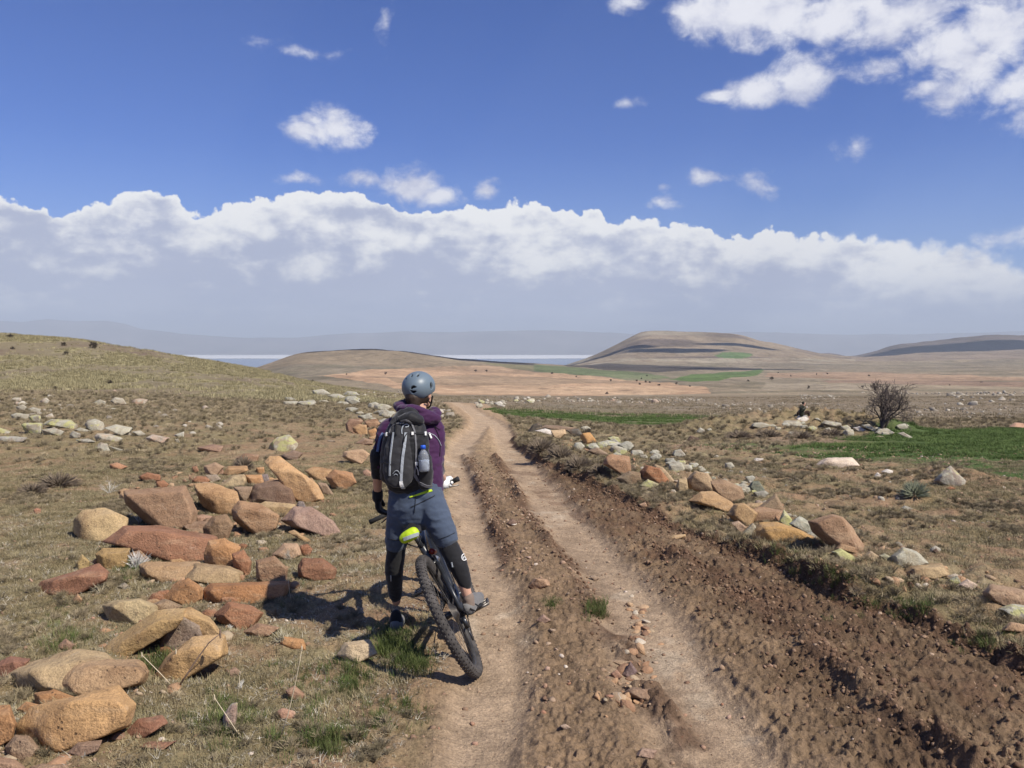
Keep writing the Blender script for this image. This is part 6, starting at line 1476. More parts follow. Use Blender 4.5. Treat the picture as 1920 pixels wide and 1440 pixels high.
def scatter(name, pts, scale, src_list, tint=None, tilt=.0, seed=0, zs=None, kind='stuff'):
    n = len(pts); g = np.random.default_rng(seed); me = bpy.data.meshes.new(name); me.vertices.add(n); me.vertices.foreach_set('co', np.asarray(pts, np.float32).ravel())
    rot = np.stack([g.normal(0, tilt + 1e-6, n), g.normal(0, tilt + 1e-6, n), g.uniform(0, 6.283, n)], 1)
    def at(nm, typ, key, arr): a = me.attributes.new(nm, typ, 'POINT'); a.data.foreach_set(key, arr)
    sc3 = np.stack([scale, scale, scale * (zs if zs is not None else 1)], 1)
    at('rot', 'FLOAT_VECTOR', 'vector', rot.astype(np.float32).ravel()); at('scl', 'FLOAT_VECTOR', 'vector', sc3.astype(np.float32).ravel())
    at('idx', 'INT', 'value', g.integers(0, len(src_list), n).astype(np.int32)); 
    if tint is None: tint = np.stack([g.uniform(0, 1, n), g.uniform(0, 1, n), g.uniform(0, 1, n)], 1)
    at('tint', 'FLOAT_VECTOR', 'vector', tint.astype(np.float32).ravel())
    o = bpy.data.objects.new(name, me); COL.objects.link(o); tag(o, kind=kind)
    coll = bpy.data.collections.new(name + '_pieces')
    for i, s_ in enumerate(src_list): coll.objects.link(s_)
    ng = bpy.data.node_groups.new(name + '_nodes', 'GeometryNodeTree'); ng.interface.new_socket('Geometry', in_out='INPUT', socket_type='NodeSocketGeometry'); ng.interface.new_socket('Geometry', in_out='OUTPUT', socket_type='NodeSocketGeometry')
    N, L = ng.nodes, ng.links; gi, go = N.new('NodeGroupInput'), N.new('NodeGroupOutput'); ip = N.new('GeometryNodeInstanceOnPoints'); ci = N.new('GeometryNodeCollectionInfo')
    ci.inputs['Collection'].default_value = coll; ci.inputs['Separate Children'].default_value = True; ci.inputs['Reset Children'].default_value = True
    def na(nm, dt): a = N.new('GeometryNodeInputNamedAttribute'); a.data_type = dt; a.inputs['Name'].default_value = nm; return a.outputs['Attribute']
    L.new(gi.outputs[0], ip.inputs['Points']); L.new(ci.outputs[0], ip.inputs['Instance']); ip.inputs['Pick Instance'].default_value = True
    L.new(na('idx', 'INT'), ip.inputs['Instance Index']); L.new(na('rot', 'FLOAT_VECTOR'), ip.inputs['Rotation']); L.new(na('scl', 'FLOAT_VECTOR'), ip.inputs['Scale']); L.new(ip.outputs[0], go.inputs[0])
    m = o.modifiers.new('scatter', 'NODES'); m.node_group = ng
    return o
def cand(n, y0, y1, px0=-120, px1=2040, seed=0, power=1.0):
    """points spread evenly over the ground between two distances"""
    g = np.random.default_rng(seed); y = np.sqrt(g.uniform(y0**2, y1**2, n)) if power == 1 else y0 * (y1 / y0) ** g.uniform(0, 1, n)
    px = g.uniform(px0, px1, n); x = (px - CX) / F * y; return x, y, px
def masks(x, y):
    f = near_fields(x, y); P = np.stack([x, y], 1); g1 = fbm(P * np.array([.9, .55]), 4, 101, .6); g2 = fbm(P * 3.3, 4, 111, .65); g3 = fbm(P * np.array([.25, .12]), 3, 121)
    f['grass'] = sst(g1 * .5 + g2 * .6 + g3 * .35, -.28, .22); f['pxy'] = HY + F * (CZ - base_z(x, y)) / y; return f
def off_stones(x, y, k=.9):
    ok = np.ones(len(x), bool)
    for sx, sy, w, t in STONES:
        if sy < 20: ok &= ((x - sx) / (w * k)) ** 2 + ((y - sy) / (t * k)) ** 2 > 1
    return ok
G = np.random.default_rng(99)
M_DRYG = m_leaf('dry_grass', (.42, .34, .21), (.235, .205, .11)); M_GRNG = m_leaf('green_grass', (.075, .115, .030), (.16, .175, .065)); M_HEATH = m_leaf('grey_heath', (.37, .30, .20), (.23, .19, .115)); M_DEAD = m_leaf('bleached_twigs', (.48, .44, .36), (.30, .26, .19))
M_HILLG = m_leaf('yellow_hill_grass', (.44, .39, .22), (.27, .23, .13))
dry = [src('dry_tuft_piece', *blades(46, .050, .075, 1.25, .0016, 1, 10 + i), M_DRYG) for i in range(4)]
mat_ = [src('matted_piece', *blades(60, .032, .095, 1.6, .0017, 1, 20 + i, 3, .7), M_DRYG) for i in range(3)] 
M_CROP = m_leaf('crop_green', (.095, .155, .040), (.165, .195, .070)); crp = [src('crop_piece', *blades(30, .085, .06, .8, .0024, 1, 90 + i), M_CROP) for i in range(3)]
grn = [src('green_tuft_piece', *blades(34, .085, .045, .7, .0019, 1, 30 + i), M_GRNG) for i in range(3)]
hea = [src('heath_piece', *twiggy(34, .060, .080, .0022, 40 + i), M_HEATH) for i in range(3)]

def ground_cover():
    # foreground and middle distance turf
    x, y, px = cand(64000, 3.0, 13.5, seed=1); f = masks(x, y); ok = (f['onroad'] < .12) & (G.uniform(size=len(x)) < .10 + .90 * f['grass']) & off_stones(x, y, .8)
    x, y = x[ok], y[ok]; n = len(x); dens = f['grass'][ok]; r = G.uniform(size=n)
    t = np.stack([G.uniform(0, 1, n) * .7 + .3 * dens, G.uniform(0, 1, n), r], 1); z = gzs(x, y); P = np.stack([x, y, z], 1)
    kind = fbm(np.stack([x, y], 1) * 1.6, 3, 401) + G.normal(0, .18, n)
    a, b, c = kind < -.05, (kind >= -.05) & (kind < .36), kind >= .36
    scatter('dry_grass', P[a], G.uniform(.5, 1.15, a.sum()), dry, t[a], .15, 2); scatter('matted_grass', P[b], G.uniform(.6, 1.25, b.sum()), mat_, t[b], .1, 3); scatter('low_heath', P[c], G.uniform(.45, 1.05, c.sum()), hea, t[c], .1, 4)
    x, y, px = cand(60000, 13.5, 46, seed=5); f = masks(x, y); py = f['pxy']
    crop = inpoly(px, py, [(925, 769), (1100, 760), (1500, 784), (1400, 797), (1300, 806), (1100, 793), (960, 783)]) | inpoly(px, py, [(1470, 846), (1690, 812), (1920, 804), (2300, 802), (2300, 930), (1920, 902), (1680, 872), (1440, 852)])
    ok = (f['onroad'] < .1) & ~crop & (G.uniform(size=len(x)) < .12 + .88 * f['grass']) & (G.uniform(size=len(x)) < .75); x2, y2 = x[ok], y[ok]; n = len(x2); t = np.stack([G.uniform(0, 1, n), G.uniform(0, 1, n), G.uniform(0, 1, n)], 1); P = np.stack([x2, y2, gzs(x2, y2)], 1)
    k = G.uniform(size=n) * .85; s = .9 + y2 / 22
    scatter('turf_clumps', P[k < .6], (s * G.uniform(.6, 1.2, n))[k < .6], mat_ + dry[:2], t[k < .6], .1, 6); scatter('heath_clumps', P[k >= .6], (s * G.uniform(.6, 1.1, n))[k >= .6], hea, t[k >= .6], .1, 7)
    # green crop
    x, y, px = cand(90000, 14, 50, 880, 2100, seed=8); py = HY + F * (CZ - base_z(x, y)) / y; P2 = np.stack([x, y], 1); px = px + 10 * fbm(P2 * .4, 3, 9); py = py + 2.5 * fbm(P2 * .3, 3, 10)
    inA = inpoly(px, py, [(905, 769), (1000, 760), (1100, 760), (1250, 768), (1400, 778), (1520, 784), (1420, 797), (1300, 806), (1180, 796), (1050, 789), (960, 783)]); inB = inpoly(px, py, [(1470, 846), (1560, 826), (1690, 812), (1760, 806), (1920, 804), (2300, 802), (2300, 930), (1920, 902), (1800, 884), (1680, 872), (1540, 862), (1440, 852)])
    row = np.sin((x * .35 + y) * 2 * math.pi / .55) > -.2; thin = fbm(P2 * np.array([.35, .9]), 3, 151) < .18
    ok = (inA & thin & row & (G.uniform(size=len(x)) < .6)) | (inB & (thin | (px > 1740)) & (G.uniform(size=len(x)) < .8)); x, y = x[ok], y[ok]; n = len(x); t = np.stack([G.uniform(0, .5, n), G.uniform(.1, .7, n), G.uniform(0, 1, n)], 1)
    scatter('green_crop', np.stack([x, y, gzs(x, y)], 1), G.uniform(.9, 1.8, n) * (.8 + y / 60), crp, t, .1, 11, zs=.5)
    # green blades by the wheel, along the verge and in the middle ridge
    pts = []; sc = []
    for (cx, cy, rx, ry, n, s) in [(745, 1215, 45, 45, 100, 1.0), (785, 1245, 30, 22, 45, .85), (650, 1270, 50, 45, 60, .7), (1120, 1145, 26, 16, 26, .8), (1030, 1130, 18, 14, 14, .6), (600, 1390, 80, 30, 60, .8), (730, 1340, 70, 40, 50, .6), (430, 1350, 60, 40, 70, .8), (300, 1235, 40, 30, 50, .8), (240, 1065, 25, 20, 30, .8), (1480, 1040, 50, 18, 25, .7), (1560, 1085, 60, 20, 25, .7), (1690, 1140, 90, 25, 35, .7), (1850, 1195, 60, 30, 25, .7), (560, 1290, 60, 60, 40, .6), (505, 1110, 60, 20, 30, .7), (120, 1190, 60, 40, 50, .7)]:
        for _ in range(n):
            q = px2g(cx + G.normal(0, rx * .5), cy + G.normal(0, ry * .5), gzs); pts.append(q); sc.append(s * G.uniform(.6, 1.2))
    pts = np.array(pts); n = len(pts); ok = off_stones(pts[:, 0], pts[:, 1], .8); t = np.stack([G.uniform(0, 1, n), G.uniform(0, 1, n), G.uniform(0, 1, n)], 1)
    scatter('green_grass', pts[ok], np.array(sc)[ok], grn, t[ok], .15, 12)
    # taller verge grass on top of the bank
    x, y, px = cand(40000, 4.2, 18, 940, 2040, seed=13); f = masks(x, y); b = f['b']; g = fbm(np.stack([x, y], 1) * 1.2, 3, 402)
    ok = (b > -.02) & (b < .75) & (G.uniform(size=len(x)) < np.clip(1.1 - b * 1.2, 0, 1) * sst(g, -.5, .15)) & off_stones(x, y, .8); x, y, b = x[ok], y[ok], b[ok]; n = len(x); t = np.stack([G.uniform(.0, 1, n), G.uniform(0, 1, n), G.uniform(0, 1, n)], 1); P = np.stack([x, y, gzs(x, y)], 1)
    hz = (y > 9) | (G.uniform(size=n) < .25); scatter('verge_grass', P[~hz], G.uniform(.6, 1.2, (~hz).sum()), dry, t[~hz], .25, 14); scatter('verge_heath', P[hz], G.uniform(.6, 1.2, hz.sum()), hea, t[hz], .2, 15)
    # straw and leaf litter on bare soil
    x, y, px = cand(16000, 3.0, 9, -100, 960, seed=21); f = masks(x, y); ok = (f['onroad'] < .25) & off_stones(x, y, .8) & (G.uniform(size=len(x)) < .5); x, y = x[ok], y[ok]; n = len(x); t = np.stack([G.uniform(0, .5, n), G.uniform(.3, 1, n), G.uniform(0, 1, n)], 1)
    lit_ = [src('litter_piece', *blades(7, .05, .03, 2.4, .0016, 1, 95 + i, 2, .3), M_DEAD) for i in range(3)]
    scatter('straw_litter', np.stack([x, y, gzs(x, y) + .004], 1), G.uniform(.5, 1.3, n), lit_, t, .2, 22, zs=.45)
    # hill grass on the left
    x, y, px = cand(60000, 42, 112, -150, 760, seed=16); P2 = np.stack([x, y], 1); hp = fbm(P2 * np.array([.09, .05]), 4, 141, .6) + .55 * fbm(P2 * np.array([.5, .2]), 3, 142, .7)
    ok = G.uniform(size=len(x)) < .03 + .75 * sst(hp, .0, .35); x, y = x[ok], y[ok]; n = len(x); t = np.stack([G.uniform(0, 1, n), G.uniform(0, 1, n), G.uniform(0, 1, n)], 1)
    hg = [src('hill_tuft_piece', *blades(16, .17, .20, 1.1, .012, 1, 60 + i, 2), M_HILLG) for i in range(2)]
    scatter('hill_grass', np.stack([x, y, gz(x, y)], 1), G.uniform(.7, 1.6, n), hg, t, .1, 17)
    x, y, px = cand(22000, 44, 118, 620, 2040, seed=18); n = len(x); g = fbm(np.stack([x, y], 1) * .12, 3, 403); ok = G.uniform(size=n) < .25 + .75 * sst(g, -.2, .3); x, y = x[ok], y[ok]; n = len(x); f = masks(x, y); t = np.stack([G.uniform(0, 1, n), G.uniform(0, 1, n), G.uniform(0, 1, n)], 1)
    rd = f['onroad'] < .1
    mo = [src('moor_tuft_piece', *blades(16, .13, .20, 1.2, .012, 1, 70 + i, 2), M_HEATH) for i in range(2)]
    scatter('moor_grass', np.stack([x, y, gz(x, y)], 1)[rd], G.uniform(.6, 1.4, n)[rd], mo, t[rd], .1, 19)
ground_cover()

def m_chip(name, cols):
    t = NT(name); at = t.N.new('ShaderNodeAttribute'); at.attribute_type = 'INSTANCER'; at.attribute_name = 'tint'; sp = t.N.new('ShaderNodeSeparateColor'); t.L.new(at.outputs['Color'], sp.inputs[0])
    c = t.ramp(sp.outputs[0], cols); comb = t.N.new('ShaderNodeCombineColor'); k = t.math('ADD', .7, t.math('MULTIPLY', t.noise(3, 4, .6), .6))
    for i in range(3): t.L.new(k, comb.inputs[i])
    return t.fin(t.mix(1., c, comb.outputs[0], 'MULTIPLY'), .9, t.bump(t.noise(6, 4, .7), .4, .1), spec=.15)
M_GRAV = m_chip('gravel_chips', [(0., (.20, .12, .08)), (.45, (.34, .23, .15)), (.8, (.42, .31, .22)), (.93, (.36, .19, .12)), (1., (.70, .62, .52))]); M_CLOD = m_chip('earth_clods', [(0., (.10, .06, .038)), (.6, (.19, .115, .072)), (1., (.30, .20, .13))]); M_FST = m_chip('field_stones', [(0., (.22, .19, .15)), (.5, (.34, .30, .24)), (.85, (.46, .42, .34)), (1., (.36, .25, .18))])
M_FRAG = m_chip('sandstone_fragments', [(0., (.20, .12, .08)), (.3, (.34, .20, .12)), (.6, (.45, .28, .16)), (.9, (.40, .32, .22)), (1., (.55, .48, .38))])
def chips():
    gr = [src('gravel_piece', *chip(i, .6, 1), M_GRAV) for i in range(5)]; cl = [src('clod_piece', *chip(20 + i, .8, 1), M_CLOD) for i in range(4)]
    x, y, px = cand(70000, 3.0, 12, seed=31); f = masks(x, y); tr = np.maximum(f['tl'], f['tr']); rd = f['onroad']; mudz = rd * sst(f['mudl'], -.1, .2); mid = rd * (1 - tr) * (1 - mudz)
    u = G.uniform(size=len(x)); g = fbm(np.stack([x, y], 1) * 1.3, 3, 404)
    ok = u < (1 - rd) * .16 + mid * .55 * sst(g, -.3, .3) + tr * .10 + mudz * .10; xx, yy = x[ok], y[ok]; n = len(xx); s = .005 + .022 * G.uniform(size=n) ** 4 ; s = np.where(mid[ok] > .5, s * 1.35, s)
    scatter('gravel', np.stack([xx, yy, gzs(xx, yy) + s * .1], 1), s, gr, None, .3, 32)
    x, y, px = cand(110000, 3.0, 14, 700, 2040, seed=33); f = masks(x, y); rd = f['onroad']; mudz = rd * sst(f['mudl'], -.1, .2); rdg = np.exp(-(f['rb'] / .09) ** 2) + np.exp(-(f['rc'] / .10) ** 2) + np.exp(-(f['ra'] / .09) ** 2); foot = np.exp(-((f['b'] + .06) / .09) ** 2)
    g = fbm(np.stack([x, y], 1) * 2.2, 3, 405); u = G.uniform(size=len(x)); tr = np.maximum(f['tl'], f['tr']); ok = u < (mudz * .34 * sst(g, -.35, .25) + rd * np.clip(rdg, 0, 1) * .95 + foot * .8) * (1 - .93 * tr); xx, yy = x[ok], y[ok]; n = len(xx); s = .006 + .021 * G.uniform(size=n) ** 3
    scatter('earth_clods', np.stack([xx, yy, gzs(xx, yy) + s * .25], 1), s, cl, None, .5, 34)
    # stony strip on the right and stones too small to tell apart further off
    x, y, px = cand(16000, 7, 17, 1180, 2040, seed=35); f = masks(x, y); g = fbm(np.stack([x, y], 1) * np.array([.9, .55]), 4, 101, .6) + .6 * fbm(np.stack([x, y], 1) * np.array([.25, .12]), 3, 121); ok = (f['b'] > .8) & (G.uniform(size=len(x)) < .05 + .7 * sst(g, .0, .4)); xx, yy = x[ok], y[ok]; n = len(xx); s = .012 + .035 * G.uniform(size=n) ** 4
    scatter('stony_gravel', np.stack([xx, yy, gzs(xx, yy)], 1), s, gr, None, .3, 36)
    fr = [src('fragment_piece', *chip(70 + i, .55, 2), M_FRAG) for i in range(6)]; pts = []
    for cx, cy, rx, ry, m in [(330, 900, 120, 25, 60), (480, 920, 120, 40, 130), (400, 1000, 120, 40, 130), (330, 1060, 120, 40, 130), (430, 1100, 120, 40, 110), (300, 1170, 120, 50, 110), (180, 1270, 140, 50, 100), (100, 1370, 120, 50, 70), (560, 960, 60, 40, 50), (690, 815, 40, 14, 40),
                              (1180, 870, 40, 12, 60), (1260, 905, 50, 14, 80), (1340, 935, 50, 16, 90), (1420, 970, 50, 16, 90), (1500, 1005, 50, 18, 80), (1600, 1035, 70, 22, 50), (1750, 1090, 90, 25, 60), (1090, 835, 50, 12, 40), (1200, 1180, 30, 60, 60), (1180, 1290, 40, 50, 60)]:
        for _ in range(m): q = px2g(cx + G.normal(0, rx * .5), cy + G.normal(0, ry * .5), gzs); pts.append(q)
    pts = np.array(pts); ok = off_stones(pts[:, 0], pts[:, 1], .7); pts = pts[ok]; n = len(pts)
    scatter('stone_fragments', pts, .012 + .055 * G.uniform(size=n) ** 2.4, fr, None, .5, 38)
    fs = [src('field_stone_piece', *chip(50 + i, .7, 2), M_FST) for i in range(5)]
    pts = []; sc = []
    def strip(line, wpx, n, s0, s1):
        L = np.array(line, float)
        for _ in range(n):
            t = G.uniform(0, len(L) - 1); i = int(t); p = L[i] + (L[min(i + 1, len(L) - 1)] - L[i]) * (t - i); q = px2g(p[0] + G.normal(0, 2), p[1] + G.normal(0, wpx), None, 200); d = q[1]
            pts.append((q[0], q[1], 0)); sc.append(G.uniform(s0, s1) / F * d * (.5 + G.uniform() ** 2))
    strip([(270, 742), (420, 745), (560, 747), (650, 744)], 2.2, 520, 1.2, 3.2); strip([(1040, 753), (1200, 752), (1320, 750)], 2.6, 260, 1.5, 3.6); strip([(1300, 757), (1480, 758), (1640, 760)], 1.5, 150, 1.2, 3.0)
    strip([(1440, 738), (1600, 737), (1760, 738), (1930, 739)], 1.8, 380, 1.2, 3.0); strip([(1700, 775), (1820, 768), (1930, 772)], 6, 120, 1.5, 3.5); strip([(1500, 744), (1570, 746)], 2, 90, 1.5, 3.5); strip([(640, 740), (740, 744), (830, 750)], 5, 160, 1.5, 4.0)
    strip([(560, 760), (700, 762)], 8, 120, 1.5, 3.5); strip([(0, 760), (120, 770)], 10, 60, 1.5, 3); strip([(1000, 830), (1400, 900), (1900, 960)], 20, 200, .8, 2.2); strip([(0, 700), (300, 712), (560, 728)], 10, 220, .8, 2.4)
    strip([(890, 757), (960, 753), (1040, 748), (1120, 750), (1300, 752)], 3, 60, 3, 8); strip([(1290, 772), (1400, 765), (1560, 778), (1700, 776), (1800, 765), (1920, 772)], 6, 60, 3, 9); strip([(1780, 742), (1830, 745), (1900, 742)], 5, 50, 3, 7)
    strip([(1400, 930), (1480, 970), (1560, 1010), (1700, 1050), (1860, 1090)], 12, 34, 5, 14); strip([(800, 752), (815, 772), (845, 786)], 6, 26, 5, 12); strip([(20, 770), (150, 775), (300, 790), (420, 800)], 14, 40, 4, 11); strip([(1330, 870), (1500, 900), (1700, 960), (1880, 1010)], 16, 40, 3, 8)
    pts = np.array(pts); pts[:, 2] = gz(pts[:, 0], pts[:, 1])
    scatter('distant_stones', pts, np.array(sc), fs, None, .3, 37)
chips()

# ------------------------------------------------------------------ middle-distance stones one can count
def rnd_poly(cx, cy, w, h, g):
    n = g.integers(5, 8); a = np.sort(np.linspace(0, 2 * math.pi, n, endpoint=False) + g.uniform(-.35, .35, n)); return [(cx + w / 2 * math.cos(t) * g.uniform(.85, 1.1), cy + h / 2 * math.sin(t) * g.uniform(.8, 1.1)) for t in a]
ORD = ['leftmost', 'second', 'third', 'fourth', 'fifth', 'sixth', 'seventh', 'eighth', 'ninth', 'tenth', 'eleventh', 'twelfth', 'thirteenth', 'fourteenth', 'fifteenth', 'sixteenth', 'seventeenth', 'eighteenth', 'nineteenth', 'twentieth']
def stone_field(n, fn, wr, hr, cols, label, group, mat, seed, sub=2, marks=None):
    g = np.random.default_rng(seed); L = []
    for i in range(n):
        cx, cy = fn(g); w = g.uniform(*wr); h = w * g.uniform(*hr); L.append((cx, cy, w, h))
    L.sort(); cnt = {}
    for i, (cx, cy, w, h) in enumerate(L):
        mk = min(marks, key=lambda m: (m[0] - cx) ** 2 + (2 * (m[1] - cy)) ** 2); k = cnt.get(mk, 0); cnt[mk] = k + 1
        lab = f"{ORD[min(k, 19)]}{' from the left' if k else ''} of the {label} {mk[2]}"
        stone(rnd_poly(cx, cy, w, h, g), lab, cols[int(g.integers(len(cols)))], seed=seed * 100 + i, mat=mat if g.uniform() < .92 or mat is M_ROCK else M_YEL, sub=sub, group=group, thick=.8)
def along(line, sx, sy):
    L = np.array(line, float)
    def f(g): t = g.uniform(0, len(L) - 1); i = int(t); p = L[i] + (L[i + 1] - L[i]) * (t - i); return p[0] + g.normal(0, sx), p[1] + g.normal(0, sy)
    return f
LG = [PAL, (.33, .31, .25), (.28, .26, .21), (.39, .36, .28)]
def along(line, sx, sy):
    L = np.array(line, float)
    def f(g): t = g.uniform(0, len(L) - 1); i = int(t); p = L[i] + (L[i + 1] - L[i]) * (t - i); return p[0] + g.normal(0, sx), p[1] + g.normal(0, sy)
    return f
stone_field(50, along([(1090, 818), (1160, 838), (1240, 858), (1310, 878), (1370, 905), (1410, 925)], 12, 8), (12, 32), (.45, .75), LG, 'pale lichen stones', 'pale stones heaped on the crest of the right bank', M_LICH, 51, 3,
    [(1110, 815, 'by the round orange stone'), (1165, 845, 'above the brick red boulder'), (1230, 858, 'above the deep red boulder'), (1290, 880, 'above the black-faced boulder'), (1350, 895, 'behind the slab standing on edge'), (1410, 925, 'before the dark grey lone stone')])
stone_field(28, along([(560, 748), (640, 752), (700, 765), (745, 790)], 20, 9), (14, 38), (.28, .45), LG, 'low pale slabs', 'pale slabs behind the left shoulder of the cyclist', M_LICH, 53, 2,
    [(560, 745, 'below the left hill'), (640, 752, 'left of the cyclist'), (700, 766, 'beside the hood'), (740, 788, 'above the red stack')])
stone_field(12, along([(880, 758), (920, 757), (990, 752)], 8, 3), (9, 18), (.45, .65), [WHT, WHT, PAL], 'white stones', 'white stones at the bend of the track', M_LICH, 55, 2, [(900, 757, 'at the bend of the track'), (990, 752, 'behind the green strip')])
stone_field(16, along([(1330, 806), (1450, 802), (1560, 800), (1690, 812)], 16, 5), (10, 24), (.4, .6), LG, 'small grey stones', 'small stones of the rubble heap', M_LICH, 56, 2,
    [(1360, 806, 'left on the rubble heap'), (1500, 800, 'mid rubble heap'), (1660, 808, 'under the bare tree')])

stone_field(54, along([(250, 930), (330, 905), (420, 900), (500, 900), (560, 905), (520, 950), (450, 980), (330, 1000), (260, 1040), (400, 1040), (480, 1050), (420, 1110), (320, 1120), (240, 1160), (300, 1210), (150, 1260)], 22, 14), (16, 40), (.42, .7), [TAN, ORG, BRN, (.36, .24, .15), (.42, .27, .15), RED], 'small sandstone chunks', GL, M_ROCK, 61, 3,
    [(270, 930, 'by the big brown block'), (420, 905, 'by the tilted tan block'), (540, 900, 'by the long pale orange slab'), (480, 985, 'below the reddish tan wedge'), (330, 1020, 'around the long dark red slab'), (440, 1060, 'by the rounded orange stone'), (330, 1120, 'around the orange pyramid'), (250, 1170, 'around the pale yellow block'), (170, 1260, 'above the largest orange boulder')])
# ------------------------------------------------------------------ bare tree, bushes, dead plants
M_BARK = m_plain('grey_bark', (.12, .095, .085), .9, var=.35, nscale=12, bump=.5, bdist=.01)
def add_mesh(name, geo, mat, parent=None, loc=None, smooth=True):
    o = mesh_np(name, np.array([tuple(v) for v in geo[0]]), geo[1], mat, smooth)
    if parent is not None: o.parent = parent
    return o
def grow(base, height, seed, nstem=5, spread=.6, r0=.05, depth=5, twig=.004, kids=(3, 4)):
    g = random.Random(seed); trunk, limbs, twigs = [], [], []
    def rec(p, d, L, r, k, store):
        pts = [p]; q = p; dd = d.copy(); n = 4
        for i in range(n):
            dd = (dd + Vector([g.gauss(0, .17) for _ in range(3)]) + Vector((0, 0, .05))).normalized(); q = q + dd * L / n; pts.append(q)
        (trunk if k == 0 else limbs if k <= 1 else twigs).append(tube_geo(pts, [max(twig, r * (1 - .45 * i / n)) for i in range(n + 1)], 6 if k < 2 else 3, caps=False))
        if k >= depth: return
        for j in range(g.randint(*kids)):
            t = g.uniform(.35, 1.); i = min(int(t * n), n - 1); s = pts[i].lerp(pts[i + 1], t * n - i)
            nd = (dd + Vector([g.gauss(0, 1) for _ in range(3)]) * spread + Vector((0, 0, .12))).normalized(); rec(s, nd, L * g.uniform(.52, .78), r * .55, k + 1, store)
    for i in range(nstem):
        a = g.uniform(0, 6.28); rec(base + Vector((g.uniform(-.12, .12), g.uniform(-.12, .12), -.08)), Vector((math.cos(a) * .26, math.sin(a) * .26, 1)).normalized(), height * g.uniform(.38, .5), r0 * g.uniform(.7, 1), 0, None)
    return join_geo(trunk), join_geo(limbs), join_geo(twigs)
def bare_tree():
    b = px2g(1656, 803, gzs); s = b[1] / F; root = empty('bare_tree', tuple(b), 'leafless thorny tree with a dense tangle of grey twigs beyond the rubble heap', 'tree')
    t, l, w = grow(Vector((0, 0, 0)), 92 * s * 1.12, 5, 6, .48, .05, 5, .0042, (3, 3))
    for nm, ge in (('trunk', t), ('limb', l), ('crown', w)): add_mesh(nm, ge, M_BARK, root)
bare_tree()
def bush(px, py, h, label, seed, name='bush', group=None, mat=None, dense=3, cat='bush'):
    b = px2g(px, py, gz if py < 760 else gzs, 900); s = b[1] / F; H = h * s; root = empty(name, (b[0], b[1], float(gz(b[0], b[1])[0]) if b[1] < 120 else b[2]), label, cat, group); g = np.random.default_rng(seed)
    t, l, w = grow(Vector((0, 0, 0)), H, seed, 5, .85, H * .03, 3, H * .010, (4, 5)); add_mesh('stem', join_geo([t, l]), M_BARK, root); add_mesh('crown', w, mat or M_BARK, root)
M_BUSH = m_plain('dark_bush_twigs', (.075, .060, .045), .9, var=.3)
for i, (px, py, h, lb) in enumerate([(18, 634, 14, 'dark bush on the left hill crest at the edge of the photo'), (121, 648, 14, 'dark bush below the crest of the left hill, left of the darkest one'), (175, 653, 20, 'darkest bush below the crest of the left hill'), (124, 665, 14, 'bush halfway down the left hill under two others'), (22, 655, 10, 'small bush near the left edge of the hill'), (206, 721, 15, 'round purplish bush below the left hill'), (103, 730, 12, 'low bush left of the round purplish one'), (213, 748, 13, 'low spreading bush behind the upper row of stones'), (408, 680, 8, 'tiny bush on the falling skyline of the left hill'), (434, 683, 7, 'tiny bush lowest on the skyline of the left hill'), (1103, 815, 24, 'small grey bush standing on the tip of the right bank'), (586, 716, 8, 'little bush where the left hill meets the fields')]):
    bush(px, py, h * .85, lb, 500 + i, mat=M_BUSH)
ORD2 = ['first '] + [o + ' ' for o in ORD[1:]] + ['twenty-%s ' % o for o in ('first', 'second', 'third', 'fourth', 'fifth', 'sixth', 'seventh', 'eighth', 'ninth')]
for i, (px, py, h) in enumerate(sorted([(723, 702, 6), (1035, 702, 6), (892, 697, 6), (912, 697, 5), (1145, 714, 5), (1236, 724, 6), (1268, 721, 6), (1294, 726, 5), (1200, 722, 6), (1194, 715, 5), (1210, 717, 5), (1218, 718, 5), (1203, 711, 4), (1213, 706, 4), (1080, 707, 4), (1447, 712, 9), (1402, 716, 6), (1459, 700, 4), (1483, 706, 4), (1531, 703, 4), (1629, 706, 5), (1516, 728, 7), (1618, 727, 6), (1780, 725, 6), (1734, 722, 4), (1840, 719, 5), (1138, 739, 6), (650, 703, 4), (1551, 702, 4)])):
    bush(px, py, h, f'tiny dark bush, {ORD2[i]}from the left among those dotting the distant fields', 600 + i, 'field_bush', 'bushes dotting the distant fields', M_BUSH)

M_THORN = m_plain('bleached_thorn', (.62, .60, .56), .8, var=.15)
def thorn(px, py, r, n, label, seed, mat=None, w=.0022, flat=1.):
    b = px2g(px, py, gzs); s = b[1] / F; g = twiggy(n, r * s, r * s * flat, w, seed); root = empty('dead_plant', tuple(b), label, 'dead plant'); add_mesh('twigs', g, mat or M_THORN, root)
thorn(258, 1066, 38, 46, 'silvery white dead thistle tuft in the middle of the left pile', 701, w=.0028)
thorn(262, 980, 44, 7, 'white forked thorn twig between the smooth tan boulder and the brown block', 702, w=.0032)
thorn(205, 925, 34, 14, 'dry seeded weed standing behind the left pile', 703, M_DEAD2 if 'M_DEAD2' in globals() else None, .0018)
thorn(188, 1112, 30, 26, 'straw coloured dead weed right of the sunken reddish stone', 704, m_plain('straw_weed', (.42, .36, .24), .85), .0018)
thorn(545, 1050, 26, 22, 'grey dead weed above the square dark red block', 705, m_plain('grey_weed', (.40, .37, .31), .85), .0016)
thorn(432, 1180, 11, 10, 'tiny white flower head in front of the brick red boulder', 706, w=.0022)
thorn(452, 1290, 15, 16, 'white fluffy seed head on a stalk near the bottom of the turf', 707, w=.0022)
thorn(530, 1205, 30, 30, 'pale lichen-like dry plant in front of the small orange slab', 708, m_plain('pale_dry_leaf', (.46, .42, .30), .85), .0024, 1.2)
